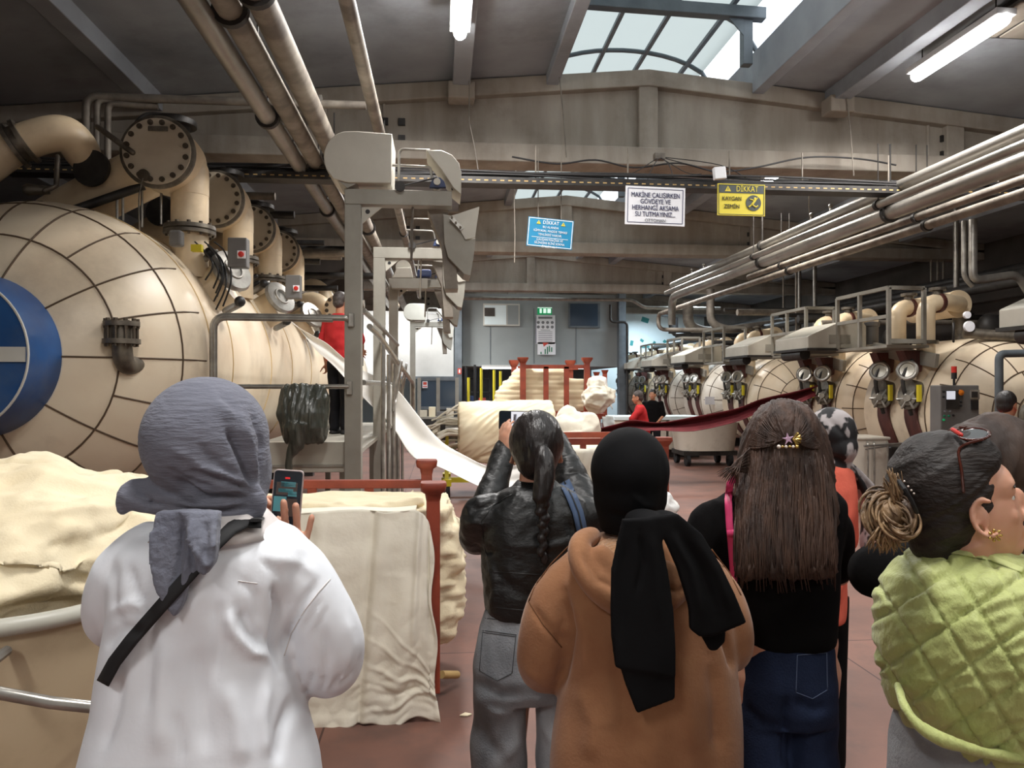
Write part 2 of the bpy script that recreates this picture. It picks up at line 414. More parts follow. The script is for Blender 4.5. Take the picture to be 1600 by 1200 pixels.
# surface grown over closed shapes so that they melt into one skin
def melt(mb, voxel=0.01, smooth=6, factor=0.6, deform=None, decim=None):
    me = mb.mesh('tmp'); o = bpy.data.objects.new('tmp', me); COL.objects.link(o)
    r = o.modifiers.new('r', 'REMESH'); r.mode = 'VOXEL'; r.voxel_size = voxel
    if smooth:
        q = o.modifiers.new('s', 'SMOOTH'); q.iterations = smooth; q.factor = factor
    dg = bpy.context.evaluated_depsgraph_get(); m2 = bpy.data.meshes.new_from_object(o.evaluated_get(dg))
    bpy.data.objects.remove(o); bpy.data.meshes.remove(me)
    m2.materials.clear()
    if deform:
        n = len(m2.vertices); co = np.empty(n * 3); no = np.empty(n * 3)
        m2.vertices.foreach_get('co', co); m2.vertices.foreach_get('normal', no)
        co = co.reshape(-1, 3); no = no.reshape(-1, 3)
        d = deform(co, no)
        if d.ndim == 1: co = co + no * d[:, None]
        else: co = co + d
        m2.vertices.foreach_set('co', co.ravel()); m2.update()
    return m2

def to_px(co):
    # image position of world points (for shaping folds)
    R = np.array(CAMR); q = (co - np.array(CAM)) @ R
    return 800 + 1200 * q[:, 0] / -q[:, 2], 600 - 1200 * q[:, 1] / -q[:, 2]

def folds(lines, seed=0.0, amp=0.0, scale=8.0, st=(1, 1, 1), back_only=True):
    # lines: (points in image px, half width px, height in metres, + ridge / - crease)
    def fn(co, no):
        u, v = to_px(co); d = np.zeros(len(co)); R = np.array(CAMR)
        view = co - np.array(CAM); view /= np.linalg.norm(view, axis=1)[:, None]
        face = np.clip(-(no * view).sum(1) * 2.0, 0, 1)
        for pts, wd, h in lines:
            best = np.full(len(co), 1e9)
            L_ = sum(math.dist(pts[i], pts[i + 1]) for i in range(len(pts) - 1)); acc = 0; par = np.zeros(len(co))
            for i in range(len(pts) - 1):
                ax, ay = pts[i]; bx, by = pts[i + 1]; l = math.dist(pts[i], pts[i + 1]) + 1e-9
                t = np.clip(((u - ax) * (bx - ax) + (v - ay) * (by - ay)) / l ** 2, 0, 1)
                ds = np.hypot(u - ax - t * (bx - ax), v - ay - t * (by - ay))
                k = ds < best; best[k] = ds[k]; par[k] = (acc + t[k] * l) / L_; acc += l
            d += h * np.exp(-(best / wd) ** 2) * np.clip(np.sin(np.clip(par, 0.04, 0.96) * pi) * 1.6, 0, 1) * face
        if amp:
            d += amp * np.array([noise.noise(Vector((p[0] * scale * st[0] + seed, p[1] * scale * st[1], p[2] * scale * st[2] - seed))) for p in co])
        return d
    return fn

def bvh_of(o_or_me, W=None):
    me = o_or_me.data if hasattr(o_or_me, 'data') else o_or_me
    W = W or Matrix()
    return BVHTree.FromPolygons([W @ v.co for v in me.vertices], [tuple(p.vertices) for p in me.polygons])

def strip_on(bvh, pts, width, off=0.006, step=8, name=None, fallbackY=2.0, taper=None, thick=0.003, sub=3):
    # lay a band over a surface along an image-space path: returns MB with real world geometry
    px = []
    for i in range(len(pts) - 1):
        l = max(1, int(math.dist(pts[i], pts[i + 1]) / step))
        for k in range(l): t = k / l; px.append((pts[i][0] * (1 - t) + pts[i + 1][0] * t, pts[i][1] * (1 - t) + pts[i + 1][1] * t))
    px.append(pts[-1]); n = len(px); rows = []
    for i, (u, v) in enumerate(px):
        a = px[max(i - 1, 0)]; b = px[min(i + 1, n - 1)]; tx, ty = b[0] - a[0], b[1] - a[1]; l = math.hypot(tx, ty) + 1e-9; nx, ny = -ty / l, tx / l
        wd = width * (taper(i / (n - 1)) if taper else 1); row = []
        for k in range(sub + 1):
            s = (k / sub - 0.5) * wd; d = ray(u + nx * s, v + ny * s); d.normalize()
            h = bvh.ray_cast(CAM, d)
            row.append(h[0] - d * off if h[0] is not None else None)
        rows.append(row)
    ys = [p.y for r in rows for p in r if p is not None]; last = sum(ys) / len(ys) if ys else fallbackY
    for i, (u, v) in enumerate(px):
        good = [p.y for p in rows[i] if p is not None]
        if good: last = sum(good) / len(good)
        a = px[max(i - 1, 0)]; b = px[min(i + 1, n - 1)]; tx, ty = b[0] - a[0], b[1] - a[1]; l = math.hypot(tx, ty) + 1e-9; nx, ny = -ty / l, tx / l
        wd = width * (taper(i / (n - 1)) if taper else 1)
        for k in range(sub + 1):
            if rows[i][k] is None:
                s = (k / sub - 0.5) * wd; rows[i][k] = P(u + nx * s, v + ny * s, last)
    mb = MB(); vs = [p for r in rows for p in r]; m_ = sub + 1
    vs2 = [p + Vector((0, thick, 0)) for p in vs]; N0 = len(vs)
    fs = []
    for i in range(n - 1):
        for k in range(sub):
            q = (i * m_ + k, i * m_ + k + 1, (i + 1) * m_ + k + 1, (i + 1) * m_ + k); fs.append(q); fs.append(tuple(N0 + j for j in reversed(q)))
        for k in (0, sub): a_, b_ = i * m_ + k, (i + 1) * m_ + k; fs.append((a_, b_, b_ + N0, a_ + N0))
    for i in (0, n - 1):
        for k in range(sub): a_, b_ = i * m_ + k, i * m_ + k + 1; fs.append((a_, b_, b_ + N0, a_ + N0))
    mb.add(vs + vs2, fs); return mb

def text_mesh(txt, size, loc, rot, matname, parent, name='lettering', ext=0.001, align='CENTER', width=None, bold=0.0, sx=1.0, spacing=1.0):
    cu = bpy.data.curves.new('t', 'FONT'); cu.body = txt; cu.size = size; cu.extrude = ext; cu.align_x = align; cu.align_y = 'CENTER'; cu.offset = bold; cu.resolution_u = 3
    cu.space_character = spacing; cu.space_line = 0.92
    o = bpy.data.objects.new('t', cu); COL.objects.link(o)
    dg = bpy.context.evaluated_depsgraph_get(); me = bpy.data.meshes.new_from_object(o.evaluated_get(dg)); bpy.data.objects.remove(o)
    if width:
        xs = [v.co.x for v in me.vertices]; w0 = max(xs) - min(xs)
        if w0 > 0: sx = width / w0
    me.transform(Matrix.Diagonal((sx, 1, 1, 1))); me.transform(Matrix.Translation(Vector(loc)) @ rot.to_4x4())
    me.materials.clear()
    return finish(me, name, matname, parent, smooth=False, fixn=False)
FACE_CAM = Matrix(((1, 0, 0), (0, 0, -1), (0, 1, 0)))    # text in the xz plane facing -y

def bolt_ring(c, axis, rad, n, r, ln, par, name='bolt', m_='bolt', ph=0.5):
    x, y, z = frame_of(axis)
    for k in range(n):
        a = 2 * pi * (k + ph) / n; p = Vector(c) + x * rad * cos(a) + y * rad * sin(a)
        MB().cyl(p, p + z * ln, r, seg=8).cyl(p, p + z * ln * .35, r * 1.5, seg=10).build(name, m_, par)

def crumple(p, s_, st=(1, 1, 1)):
    q = Vector((p[0] * 1.6, p[1] * 1.6, p[2] * 2)); w_ = [.7 * noise.noise(q + Vector((k * 7.3, k * 3.1, k * 5.7))) for k in range(3)]
    d = noise.voronoi(Vector((p[0] * s_ * st[0] + w_[0] * 1.1, p[1] * s_ * st[1] + w_[1] * 1.1, p[2] * s_ * st[2] + w_[2] * 1.1)))[0]
    return d[0]
# ================================================================ SETTING
XA, XB, YA, YB = -8.0, 12.6, -4.5, 36.0
struct('floor', MB().b2((XA, YA, -0.2), (XB, YB, 0)), 'floor_concrete', smooth=False)
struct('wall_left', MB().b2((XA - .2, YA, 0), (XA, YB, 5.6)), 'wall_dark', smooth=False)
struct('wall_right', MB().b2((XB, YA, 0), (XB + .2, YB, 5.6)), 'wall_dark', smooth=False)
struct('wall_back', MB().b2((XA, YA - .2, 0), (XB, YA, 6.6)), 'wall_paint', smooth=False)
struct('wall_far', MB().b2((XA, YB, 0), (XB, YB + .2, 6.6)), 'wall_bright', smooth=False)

APX, ZA, SL = 2.75, 5.95, 0.093
def ztop(x): return ZA - SL * abs(x - APX)
SX0, SX1 = 1.45, 4.25                        # skylight opening
def roof(x0, x1):
    mb = MB(); a, b = ztop(x0) + .03, ztop(x1) + .03
    mb.prism([(x0, YA, a), (x1, YA, b), (x1, YA, b + .2), (x0, YA, a + .2)], (0, YB - YA, 0)); return mb
struct('ceiling', roof(XA, SX0), 'roof_concrete', smooth=False)
struct('ceiling', roof(SX1, XB), 'roof_concrete', smooth=False)
# kerbs round the skylight opening
for x in (SX0, SX1):
    struct('trim_1' if x == SX0 else 'trim_2', MB().b2((x - .08, YA, ztop(x) - .12), (x + .08, YB, ztop(x) + .42)), 'roof_concrete', smooth=False, bevel=.01)

# precast beams across the hall
for bi, by in enumerate((-3.2, 3.2 - 0.05, 10.0, 16.8, 23.6, 30.4)):
    if bi == 1: continue
    mb = MB(); zb = 4.69
    def prof(z0, z1, y, t):
        xs = [XA, APX - 1.3, APX, APX + 1.3, XB]
        top = [(x, y, z1(x)) for x in xs]; bot = [(x, y, z0(x)) for x in reversed(xs)]
        mb.prism(top + bot, (0, t, 0))
    prof(lambda x: zb + .2, lambda x: ztop(x) - .1, by + .14, .16)                    # web
    prof(lambda x: zb, lambda x: zb + .24, by, .44)                                   # bottom flange
    prof(lambda x: ztop(x) - .2, lambda x: ztop(x) + .02, by, .44)                    # top flange
    for x in (APX, -1.6, 7.1, -5.5):
        mb.b2((x - .13, by + .03, zb + .1), (x + .13, by + .4, ztop(x) - .1))
    for x in (-0.75, 6.2 + .55):
        mb.b2((x - .02, by + .1, zb + .2), (x + .02, by + .16, ztop(x) - .18))
    o = struct('beam', mb, 'concrete', smooth=False, bevel=.015)
    pads = MB()
    for x in (-.74, -.52, 6.98, 7.2):
        for z in (4.93 + .05, 5.2):
            pads.b2((x - .045, by + .10, z - .045), (x + .045, by + .15, z + .045))
    pads.build('fixing_plate', 'dark_steel', o, smooth=False)
# ribs under the roof, running along the hall
RB = [-6.3, -3.6, 0.25, 5.3, 8.2, 10.6]
for k, x in enumerate(RB):
    z = ztop(x)
    struct('trim_%d' % (k + 3), MB().b2((x - .11, YA, z - .16), (x + .11, YB, z + .06)), 'roof_concrete', smooth=False, bevel=.01)
for x in (0.25, 5.3):
    o = MB().b2((x - .17, 9.72, ztop(x) - .32), (x + .17, 10.0, ztop(x) - .1)).build('beam_bracket', 'concrete', smooth=False, bevel=.02)
    o['kind'] = 'structure'
# far-right low ceiling light panel (skylight hatch in the slab)
hx = P(1385, 12, 7.9)
t = tag(thing('ceiling_hatch', 'square pale hatch panel set in the grey slab right of the skylight', 'hatch', (6.05, 7.55, ztop(6.05))), None, None)
MB().b2((5.75, 7.15, ztop(6.05) - .03), (6.5, 8.0, ztop(6.05) + .02)).build('hatch_frame', 'dark_steel', t, smooth=False)
for x0, x1 in ((5.79, 6.09), (6.14, 6.46)):
    MB().b2((x0, 7.2, ztop(6.05) - .045), (x1, 7.95, ztop(6.05) - .025)).build('hatch_panel', 'concrete', t, smooth=False)

# ---------------- skylight vault
t = thing('barrel_skylight', 'curved translucent roof light with grey steel ribs along the ridge', 'skylight', (APX, 16, 6.2))
SC0, SCW, SCH = APX, 1.45, 0.62
zk = ztop(SX0) + .42
def arc(x): return zk + SCH * sqrt(max(0, 1 - ((x - SC0) / SCW) ** 2))
mb = MB()
mb.grid(lambda s, q: Vector((SC0 - SCW + 2 * SCW * s * .93 + .01, YA + (YB - YA) * q, arc(SC0 - SCW + 2 * SCW * s * .93 + .01) + .03)), 24, 12)
mb.build('sheet', 'polycarbonate', t, solid=.01)
ys = [y for y in np.arange(-4, 36, 1.55)]
for y in ys:
    pts = [(x, y, arc(x)) for x in np.linspace(SC0 - SCW, SC0 + SCW, 15)]
    MB().tube(pts, .035, 8).build('rib', 'frame_blue_grey', t)
for x in (SC0 - .95, SC0 - .3, SC0 + .35, SC0 + 1.0):
    MB().b2((x - .03, YA, arc(x) - .04), (x + .03, YB, arc(x) + .01)).build('purlin', 'frame_blue_grey', t, smooth=False)
for y in (9.75, 16.6, 23.4):
    c = thing('skylight_truss', 'blue-grey steel goalpost frame standing on the beam under the roof light' if y < 10 else 'blue-grey steel goalpost frame of the roof light, one bay or two behind the first', 'steel frame', (3.9, y, 5.9), group='goalpost frames under the roof light' if y > 10 else None)
    zt = 6.5
    MB().bar((3.88, y - .25, ztop(3.9)), (3.88, y - .25, zt), .13, .13).build('post', 'frame_blue_grey', c, smooth=False, bevel=.01)
    MB().bar((1.75, y - .3, zt + .05), (4.1, y - .3, zt - .02), .14, .15).build('crossbar', 'frame_blue_grey', c, smooth=False, bevel=.01)
    MB().prism([(3.82, y - .32, zt - .05), (3.6, y - .32, zt - .05), (3.82, y - .32, zt - .3)], (0, .02, 0)).build('gusset', 'frame_blue_grey', c, smooth=False)

# ---------------- ceiling lamps
for i, (x, y, z, wt, colr) in enumerate(LAMPS):
    seen = {0: 'bright tube lamp under the slab left of the roof light, nearest the camera', 1: 'bright tube lamp under the slab right of the roof light, nearest the camera'}.get(i, 'unseen tube lamp hung under the roof slab, further down or behind the view')
    z = min(z, ztop(x) - .2)
    c = thing('ceiling_lamp', seen, 'lamp', (x, y, z), group='tube lamps under the roof' if i > 1 else None)
    MB().b2((x - .11, y - .75, z + .03), (x + .11, y + .75, z + .1)).build('housing', 'lamp_body', c, smooth=False, bevel=.01)
    MB().tube([(x, y - .7, z), (x, y + .7, z)], .045 if i > 1 else .07, 12, True).build('tube', 'lamp_glow', c)
    for dy in (-.6, .6): MB().cyl((x, y + dy, z + .1), (x, y + dy, ztop(x) + .04), .008, seg=6).build('rod', 'dark_steel', c)
    li = bpy.data.lights.new('lamp_light', 'AREA'); li.shape = 'RECTANGLE'; li.size = .5; li.size_y = 1.6; li.energy = wt; li.color = colr; li.spread = radians(170)
    lo = bpy.data.objects.new('lamp_light', li); COL.objects.link(lo); lo.parent = c; lo.location = (0, 0, -.09)

# ---------------- mezzanine office at the far end
YM = 27.0
mx0, mx1, mz0, mz1 = P(716, 570, YM).x, P(975, 570, YM).x, P(800, 568, YM).z, 5.0
mb = MB().b2((mx0, YM, mz0), (mx1, YM + .15, mz1)); mb.b2((mx0, YM, mz0 - .1), (mx1, YM + 6, mz0))
mb.b2((mx1 - .15, YM, mz0), (mx1, YM + 6, mz1)); mb.b2((mx0, YM, mz0), (mx0 + .15, YM + 6, mz1))
o = struct('wall_mezzanine', mb, 'office_grey', smooth=False)
for u in (766, 834, 900): MB().b2((P(u, 560, YM).x - .01, YM - .012, mz0), (P(u, 560, YM).x + .01, YM, mz1 - .5)).build('panel_joint', 'frame_blue_grey', o, smooth=False)
def rect(u0, v0, u1, v1, Y, d=.03):
    a = P(u0, v1, Y); b = P(u1, v0, Y); return MB().b2((a.x, Y - d, a.z), (b.x, Y, b.z))
# window pair at left of the office, dark window at right
o = struct('window_1', rect(755, 475, 812, 509, YM, .06), 'white_edge', smooth=False); o2 = rect(757, 477, 791, 507, YM - .06, .01).build('pane', 'tube_glow' if False else 'wall_bright', o, smooth=False)
rect(793, 477, 810, 507, YM - .06, .01).build('pane', 'office_grey', o, smooth=False); rect(757, 481, 773, 494, YM - .075, .01).build('curtain', 'wall_dark', o, smooth=False)
o = struct('window_2', rect(888, 474, 937, 512, YM, .06), 'frame_blue_grey', smooth=False); rect(891, 475, 934, 509, YM - .06, .01).build('pane', 'glass_dark', o, smooth=False)
struct('column_1', MB().b2((mx1 - .25, YM - .3, 0), (mx1, YM, 5.4)), 'frame_blue_grey', smooth=False)
struct('column_2', MB().b2((mx0 - .12, YM - .3, 0), (mx0 + .12, YM, 5.4)), 'frame_blue_grey', smooth=False)
# exit sign
a = P(851, 486, 26.3)
t = thing('exit_sign', 'small green lit exit sign hanging before the office wall', 'sign', a)
MB().box(a, (.5, .06, .25)).build('sign_box', 'exit_green', t, smooth=False)
for dx, wd in ((-.14, .07), (0, .1), (.15, .12)): MB().box(a + Vector((dx, -.035, 0)), (wd, .008, .15)).build('pictogram', 'exit_white', t, smooth=False)
MB().box(a + Vector((0, -.035, .11)), (.5, .008, .02)).build('rim', 'exit_white', t, smooth=False)
for dx in (-.18, .18): MB().cyl(a + Vector((dx, 0, .12)), a + Vector((dx, 0, 1.75)), .006, seg=6).build('hanger', 'steel', t)
# notice poster
a = P(852, 515, YM - .05)
t = thing('notice_board', 'white notice poster with rows of symbols on the office wall', 'poster', a)
MB().box(a, (.7, .03, 1.02)).build('sheet', 'sign_white', t, smooth=False)
for r in range(2):
    for k in range(4): MB().lathe(a + Vector((-.25 + k * .165, -.017, .25 - r * .16)), (0, -1, 0), [(0, .055), (.004, .055)], 12).build('symbol', 'ink_grey', t, smooth=False)
for r in range(7): MB().box(a + Vector((0, -.018, -.02 - r * .065)), (.5 if r else .34, .006, .018)).build('text_line', 'ink_grey', t, smooth=False)
MB().box(a + Vector((0, -.018, .42)), (.5, .006, .07)).build('heading', 'ink_grey', t, smooth=False)
MB().box(a + Vector((-.335, -.018, 0)), (.02, .006, 1.0)).build('border', 'ink_navy', t, smooth=False)
a = P(854, 544.5, YM - .05)
t = thing('torn_notice', 'torn white and green notice with a red corner below the poster', 'poster', a)
MB().box(a, (.64, .03, .44)).build('sheet', 'sign_white', t, smooth=False)
for dx, h in ((-.2, .08), (-.05, .18), (.03, .26), (.1, .22), (.18, .16)): MB().box(a + Vector((dx, -.018, -.2 + h / 2 + (.0 if dx < .1 else .08))), (.04, .006, h)).build('mark', 'ink_green', t, smooth=False)
MB().prism([a + Vector((-.14, -.018, .2)), a + Vector((.08, -.018, .2)), a + Vector((-.1, -.018, .06))], (0, .006, 0)).build('red_corner', 'ink_red', t, smooth=False)

# under the mezzanine: dim blue store with yellow posts, a tube lamp
o = struct('wall_store', MB().b2((mx0, 33, 0), (mx1, 33.15, mz0)), 'frame_blue_grey', smooth=False)
a, b = P(753, 575, 26.6), P(915, 575, 26.6)
t = thing('strip_light', 'long white strip light under the office floor edge', 'lamp', (a + b) / 2)
MB().b2((a.x, 26.55, a.z + .03), (b.x, 26.7, a.z + .1)).build('housing', 'lamp_body', t, smooth=False)
MB().tube([a, b], .035, 10).build('tube', 'tube_glow', t)
li = bpy.data.lights.new('lamp_light', 'AREA'); li.shape = 'RECTANGLE'; li.size = 3.4; li.size_y = .4; li.energy = 60; li.color = COOL
lo = bpy.data.objects.new('lamp_light', li); COL.objects.link(lo); lo.parent = t; lo.location = (0, .2, -.06)
for k, (u, v0, v1, m_) in enumerate(((752, 575, 640, 'yellow_paint'), (732, 590, 610, 'yellow_paint'), (772, 578, 640, 'yellow_paint'), (782, 580, 625, 'yellow_paint'), (742, 570, 640, 'black'), (728, 572, 640, 'black'))):
    a = P(u, v0, 25.5 + k * .2); o = MB().cyl((a.x, a.y, a.z), (a.x, a.y, 0.0), .045, seg=10).build('guard_post', m_)
    if m_ == 'yellow_paint': tag(o, 'slim yellow post under the office, %s' % ('tallest, below the strip light end', 'short one nearest the left column', 'between the tall post and the cloth wagon', 'last one before the cloth wagon')[k], 'post')
    else: tag(o, 'thin black post under the office, %s' % ('between the yellow posts' if k == 4 else 'beside the left column'), 'post')
for k in range(5):
    z = .5 + k * .5
    if k == 0:
        t = thing('storage_rack', 'dark metal shelf rack standing under the office', 'rack', (P(735, 600, 29).x, 29, 0))
        for x in (mx0 + .3, mx0 + 1.2): MB().b2((x, 29, 0), (x + .06, 29.06, 2.5)).build('upright', 'black', t, smooth=False)
    MB().b2((mx0 + .3, 28.9, z), (mx0 + 1.25, 29.5, z + .04)).build('shelf', 'black', t, smooth=False)
for k, (x, z, s, m_, lb) in enumerate(((mx0 + .5, .54, .3, 'ink_red', 'red'), (mx0 + .95, 1.04, .26, 'ink_red', 'brick red'), (mx0 + .5, 1.04, .34, 'motor_blue', 'navy blue'), (mx0 + .9, .54, .34, 'motor_blue', 'dark blue'))):
    tag(MB().box((x, 29.1, z + s / 2), (s, .4, s)).build('storage_box', m_, smooth=False, bevel=.01), '%s box on the dark shelf rack under the office, %s shelf' % (lb, 'lowest' if z < 1 else 'second'), 'box')

# big bright far wall hall: a lit white partition left of the office, teal patches on the far right wall
o = struct('wall_partition', MB().b2((P(560, 500, 28).x, 28, P(600, 589, 28).z), (mx0 - .15, 28.15, P(600, 486, 28).z)), 'wall_paint', smooth=False)
o = struct('beam', MB().b2((P(560, 500, 28).x, 27.9, P(600, 592, 28).z), (mx0, 28.2, P(600, 588, 28).z)), 'frame_blue_grey', smooth=False)
for k, (u, v, w_, h_, r) in enumerate(((1008, 500, 12, 8, .3), (978, 538, 5, 14, 0), (987, 536, 5, 8, .2), (1003, 532, 6, 4, .6), (1008, 542, 14, 3, 0), (1022, 536, 4, 6, .5), (1039, 534, 6, 5, .7), (980, 558, 6, 8, 0))):
    a = P(u, v, YB - .01); s_ = YB / 1200
    tag(MB().box(a, (w_ * s_, .02, h_ * s_), rot=Matrix.Rotation(r, 3, 'Y')).build('paint_patch', 'teal_patch', smooth=False, bevel=.01), 'flaking teal patch on the bright far wall', 'paint patch', 'teal patches on the far wall')

# ---------------- overhead pipes, left bundle
def pipe(name, pts, r, m_, label, br=.25, rings=(), seg=16, cat='pipe', group=None):
    t = thing(name, label, cat, pts[0], group=group)
    MB().tube(bend(pts, br), r, seg).build('pipe_run', m_, t)
    for q in rings:
        a, d = q; d = Vector(d).normalized(); a = Vector(a)
        MB().lathe(a - d * .03, d, [(0, r), (0, r * 1.35), (.06, r * 1.35), (.06, r)], 20).build('collar', 'dark_steel', t)
        MB().cyl(a + Vector((0, 0, r)), (a.x, a.y, max(a.z + .3, 4.9)), .008, seg=6).build('hanger_rod', 'dark_steel', t)
    return t
def along(u, z):            # x of a run that passes the top edge of the frame at pixel u
    return P(u, 0, 5).x / (P(u, 0, 5).z - 1.75) * (z - 1.75)
Yd = (0, 1, 0)
def run(u, z, r, m_, label, ring_y=(), y1=26.0):
    x = along(u, z); return pipe('overhead_pipe', [(x, -4, z), (x, y1, z)], r, m_, label, rings=[((x, y, z), Yd) for y in ring_y])
run(300, 4.35, .085, 'galvanised', 'long grey overhead pipe, first from the left of the bundle over the gantries', (4.6, 7.6, 11.5, 15))
run(316, 4.5, .025, 'steel', 'thin bright pipe beside the leftmost overhead pipe', (4.9, 9))
run(352, 4.42, .095, 'dusty_pipe', 'dusty overhead pipe in the middle of the left bundle, with a black collar', (5.6, 9.5, 13))
run(366, 4.62, .022, 'steel', 'thin bright pipe beside the middle overhead pipe', (6.6, 10))
run(408, 4.4, .1, 'dusty_pipe', 'thick pale overhead pipe, third of the left bundle', (5.25, 9, 13))
run(542, 4.52, .062, 'dusty_pipe', 'slim overhead pipe standing alone right of the left bundle', (9.2, 14), 24)
# cross pipe with valves
a = P(135, 130, 8.6); b = P(572, 132, 8.6)
t = pipe('cross_pipe', [(a.x, 8.6, 3.9), (a.x, 8.6, 4.85), (b.x, 8.6, 4.85)], .045, 'dusty_pipe', 'horizontal pipe crossing behind the left bundle with three drops', br=.12)
for dx in (.11, .22): MB().tube(bend([(a.x + dx, 8.6, 3.9), (a.x + dx, 8.6, 4.85 - dx * .3), (a.x + dx + .5, 8.65, 4.85 - dx * .3)], .08), .035, 12).build('drop', 'dusty_pipe', t)
for u in (445, 485):
    q = P(u, 132, 8.6); MB().cyl((q.x, 8.6, 4.85), (q.x, 8.6, 4.6), .035, seg=12).build('valve', 'galvanised', t); MB().ell((q.x, 8.6, 4.68), (.05, .05, .06)).build('valve_body', 'steel', t)
q = P(498, 128, 8.6); MB().lathe((q.x - .05, 8.6, 4.85), (1, 0, 0), [(0, .045), (0, .1), (.025, .1), (.025, .06), (.06, .06), (.06, .1), (.085, .1), (.085, .045)], 18).build('flange', 'galvanised', t)
for k, (v, u0, u1, Y, r) in enumerate(((178, 285, 384, 11.8, .05), (193, 300, 400, 12, .045), (221, 315, 368, 12.2, .07), (240, 300, 430, 12.5, .05), (268, 380, 530, 9.5, .06), (305, 340, 430, 12, .06), (335, 405, 460, 12, .06), (395, 445, 540, 13, .06), (430, 470, 600, 14, .06), (163, 20, 250, 12, .05), (205, -20, 200, 12.4, .06))):
    a = P(u0, v, Y); b = P(u1, v, Y)
    tag(MB().tube([a, (b.x, b.y, a.z)], r, 12).build('wall_pipe', 'dusty_pipe' if k % 2 else 'dark_steel'), 'dusty crosswise pipe in the gloom behind the elbows of the left machine', 'pipe', 'crosswise pipes behind the left machine')

for k in range(14):
    Y = 12.6 + (k % 5) * .7; z = 2.6 + (k * .23) % 2.0
    tag(MB().tube([(-7.6, Y, z), (-2.2 + .25 * (k % 4), Y, z)], .05 + .035 * (k % 3 == 0), 10).build('wall_pipe', 'dark_steel' if k % 3 else 'dusty_pipe'), 'dusty crosswise pipe in the gloom behind the elbows of the left machine', 'pipe', 'crosswise pipes behind the left machine')
t = thing('dark_screen', 'dark ribbed sheet screening the background behind the left machine and its pipes', 'duct', (-4.6, 16.9, 0))
MB().b2((-8, 17.3, 2.2), (-1.75, 17.5, 4.7)).build('screen_sheet', 'wall_dark', t, smooth=False)  # plain dark sheet closing off the background behind the pipes
for k in range(5): MB().b2((-7.6 + k * 1.4, 17.24, 0), (-7.5 + k * 1.4, 17.3, 4.7)).build('screen_rib', 'dark_steel', t, smooth=False)
# ---------------- right overhead bundle
def rrun(v, z, r, m_, label, y0=1.0, y1=19.0, extra=None, br=.3):
    k = (z - 1.75) / ((P(1600, v, 5).z - 1.75)); x = P(1600, v, 5).x * k
    pts = [(x, y0, z), (x, y1, z)] + (extra(x) if extra else [])
    return pipe('overhead_pipe', pts, r, m_, label, br=br, rings=[((x, y, z), Yd) for y in (6, 9.5, 13.5)])
rrun(206, 4.3, .075, 'galvanised', 'bright overhead pipe, top one of the right bundle')
rrun(226, 4.1, .05, 'galvanised', 'slim overhead pipe just under the top one of the right bundle')
rrun(252, 4.0, .095, 'galvanised', 'thick overhead pipe in the middle of the right bundle', extra=lambda x: [(x, 19, 3.3)])
rrun(280, 3.95, .05, 'dusty_pipe', 'dusty overhead pipe low in the right bundle', y1=15)
rrun(302, 3.85, .06, 'dusty_pipe', 'lowest dusty overhead pipe of the right bundle', y1=22, extra=lambda x: [(x, 22, 3.4), (x + 2, 22, 3.4)])
for k, (u, v) in enumerate(((1268, 327), (1298, 322), (1082, 432), (1100, 424))):
    d_ = ray(u, v); xp_ = P(1600, 206, 5).x * (4.3 - 1.75) / (P(1600, 206, 5).z - 1.75); a = Vector((xp_, xp_ * d_.y / d_.x, 4.3 + .15)); tag(MB().cyl(a, a + Vector((0, 0, -.1)), .022, seg=8).ell(a, .036).build('pipe_valve', 'steel'), 'small brass-coloured valve on top of the right pipe bundle, %s' % ('left of the near pair', 'right of the near pair', 'left of the far pair', 'right of the far pair')[k], 'valve')

# far dark ducts with striped bends
for k, (u0, v0, Y) in enumerate(((1075, 470, 24), (1110, 452, 22))):
    a = P(u0, v0, Y)
    pipe('bent_duct', [(a.x, Y, a.z), (a.x, Y, a.z - .8 - .2 * k), (a.x + .5, Y, a.z - 1.0 - .2 * k), (a.x + 2.6, Y + .5, a.z - .9)], .17 - .05 * k, 'dusty_pipe', 'banded duct bending right under the pipe bundle, %s' % ('thicker' if k == 0 else 'thinner'), br=.35)
a = P(1052, 490, 27)
pipe('black_duct', [(a.x, 27, 4.2), (a.x, 27, P(1060, 520, 27).z), (a.x + 1.3, 27, P(1060, 524, 27).z)], .17, 'black', 'matt black duct bending in front of the bright far wall', br=.4)
# pipes on far beam and office
a = P(720, 466, 25); b = P(1080, 470, 25)
pipe('cross_pipe', [(a.x, 25, a.z), (b.x - 2.0, 25, a.z), (b.x - 1.6, 25, a.z - .25), (b.x + 1, 25, a.z - .25)], .055, 'galvanised', 'pale pipe running across above the office wall', br=.15)
a = P(980, 490, 26.5)
pipe('drain_pipe', [(a.x - .6, 26.5, 4.6), (a.x - .6, 26.5, a.z - .3), (a.x, 26.5, a.z - .3), (a.x, 26.5, 0)], .045, 'dark_steel', 'thin dark pipe dropping down the corner of the office', br=.15)
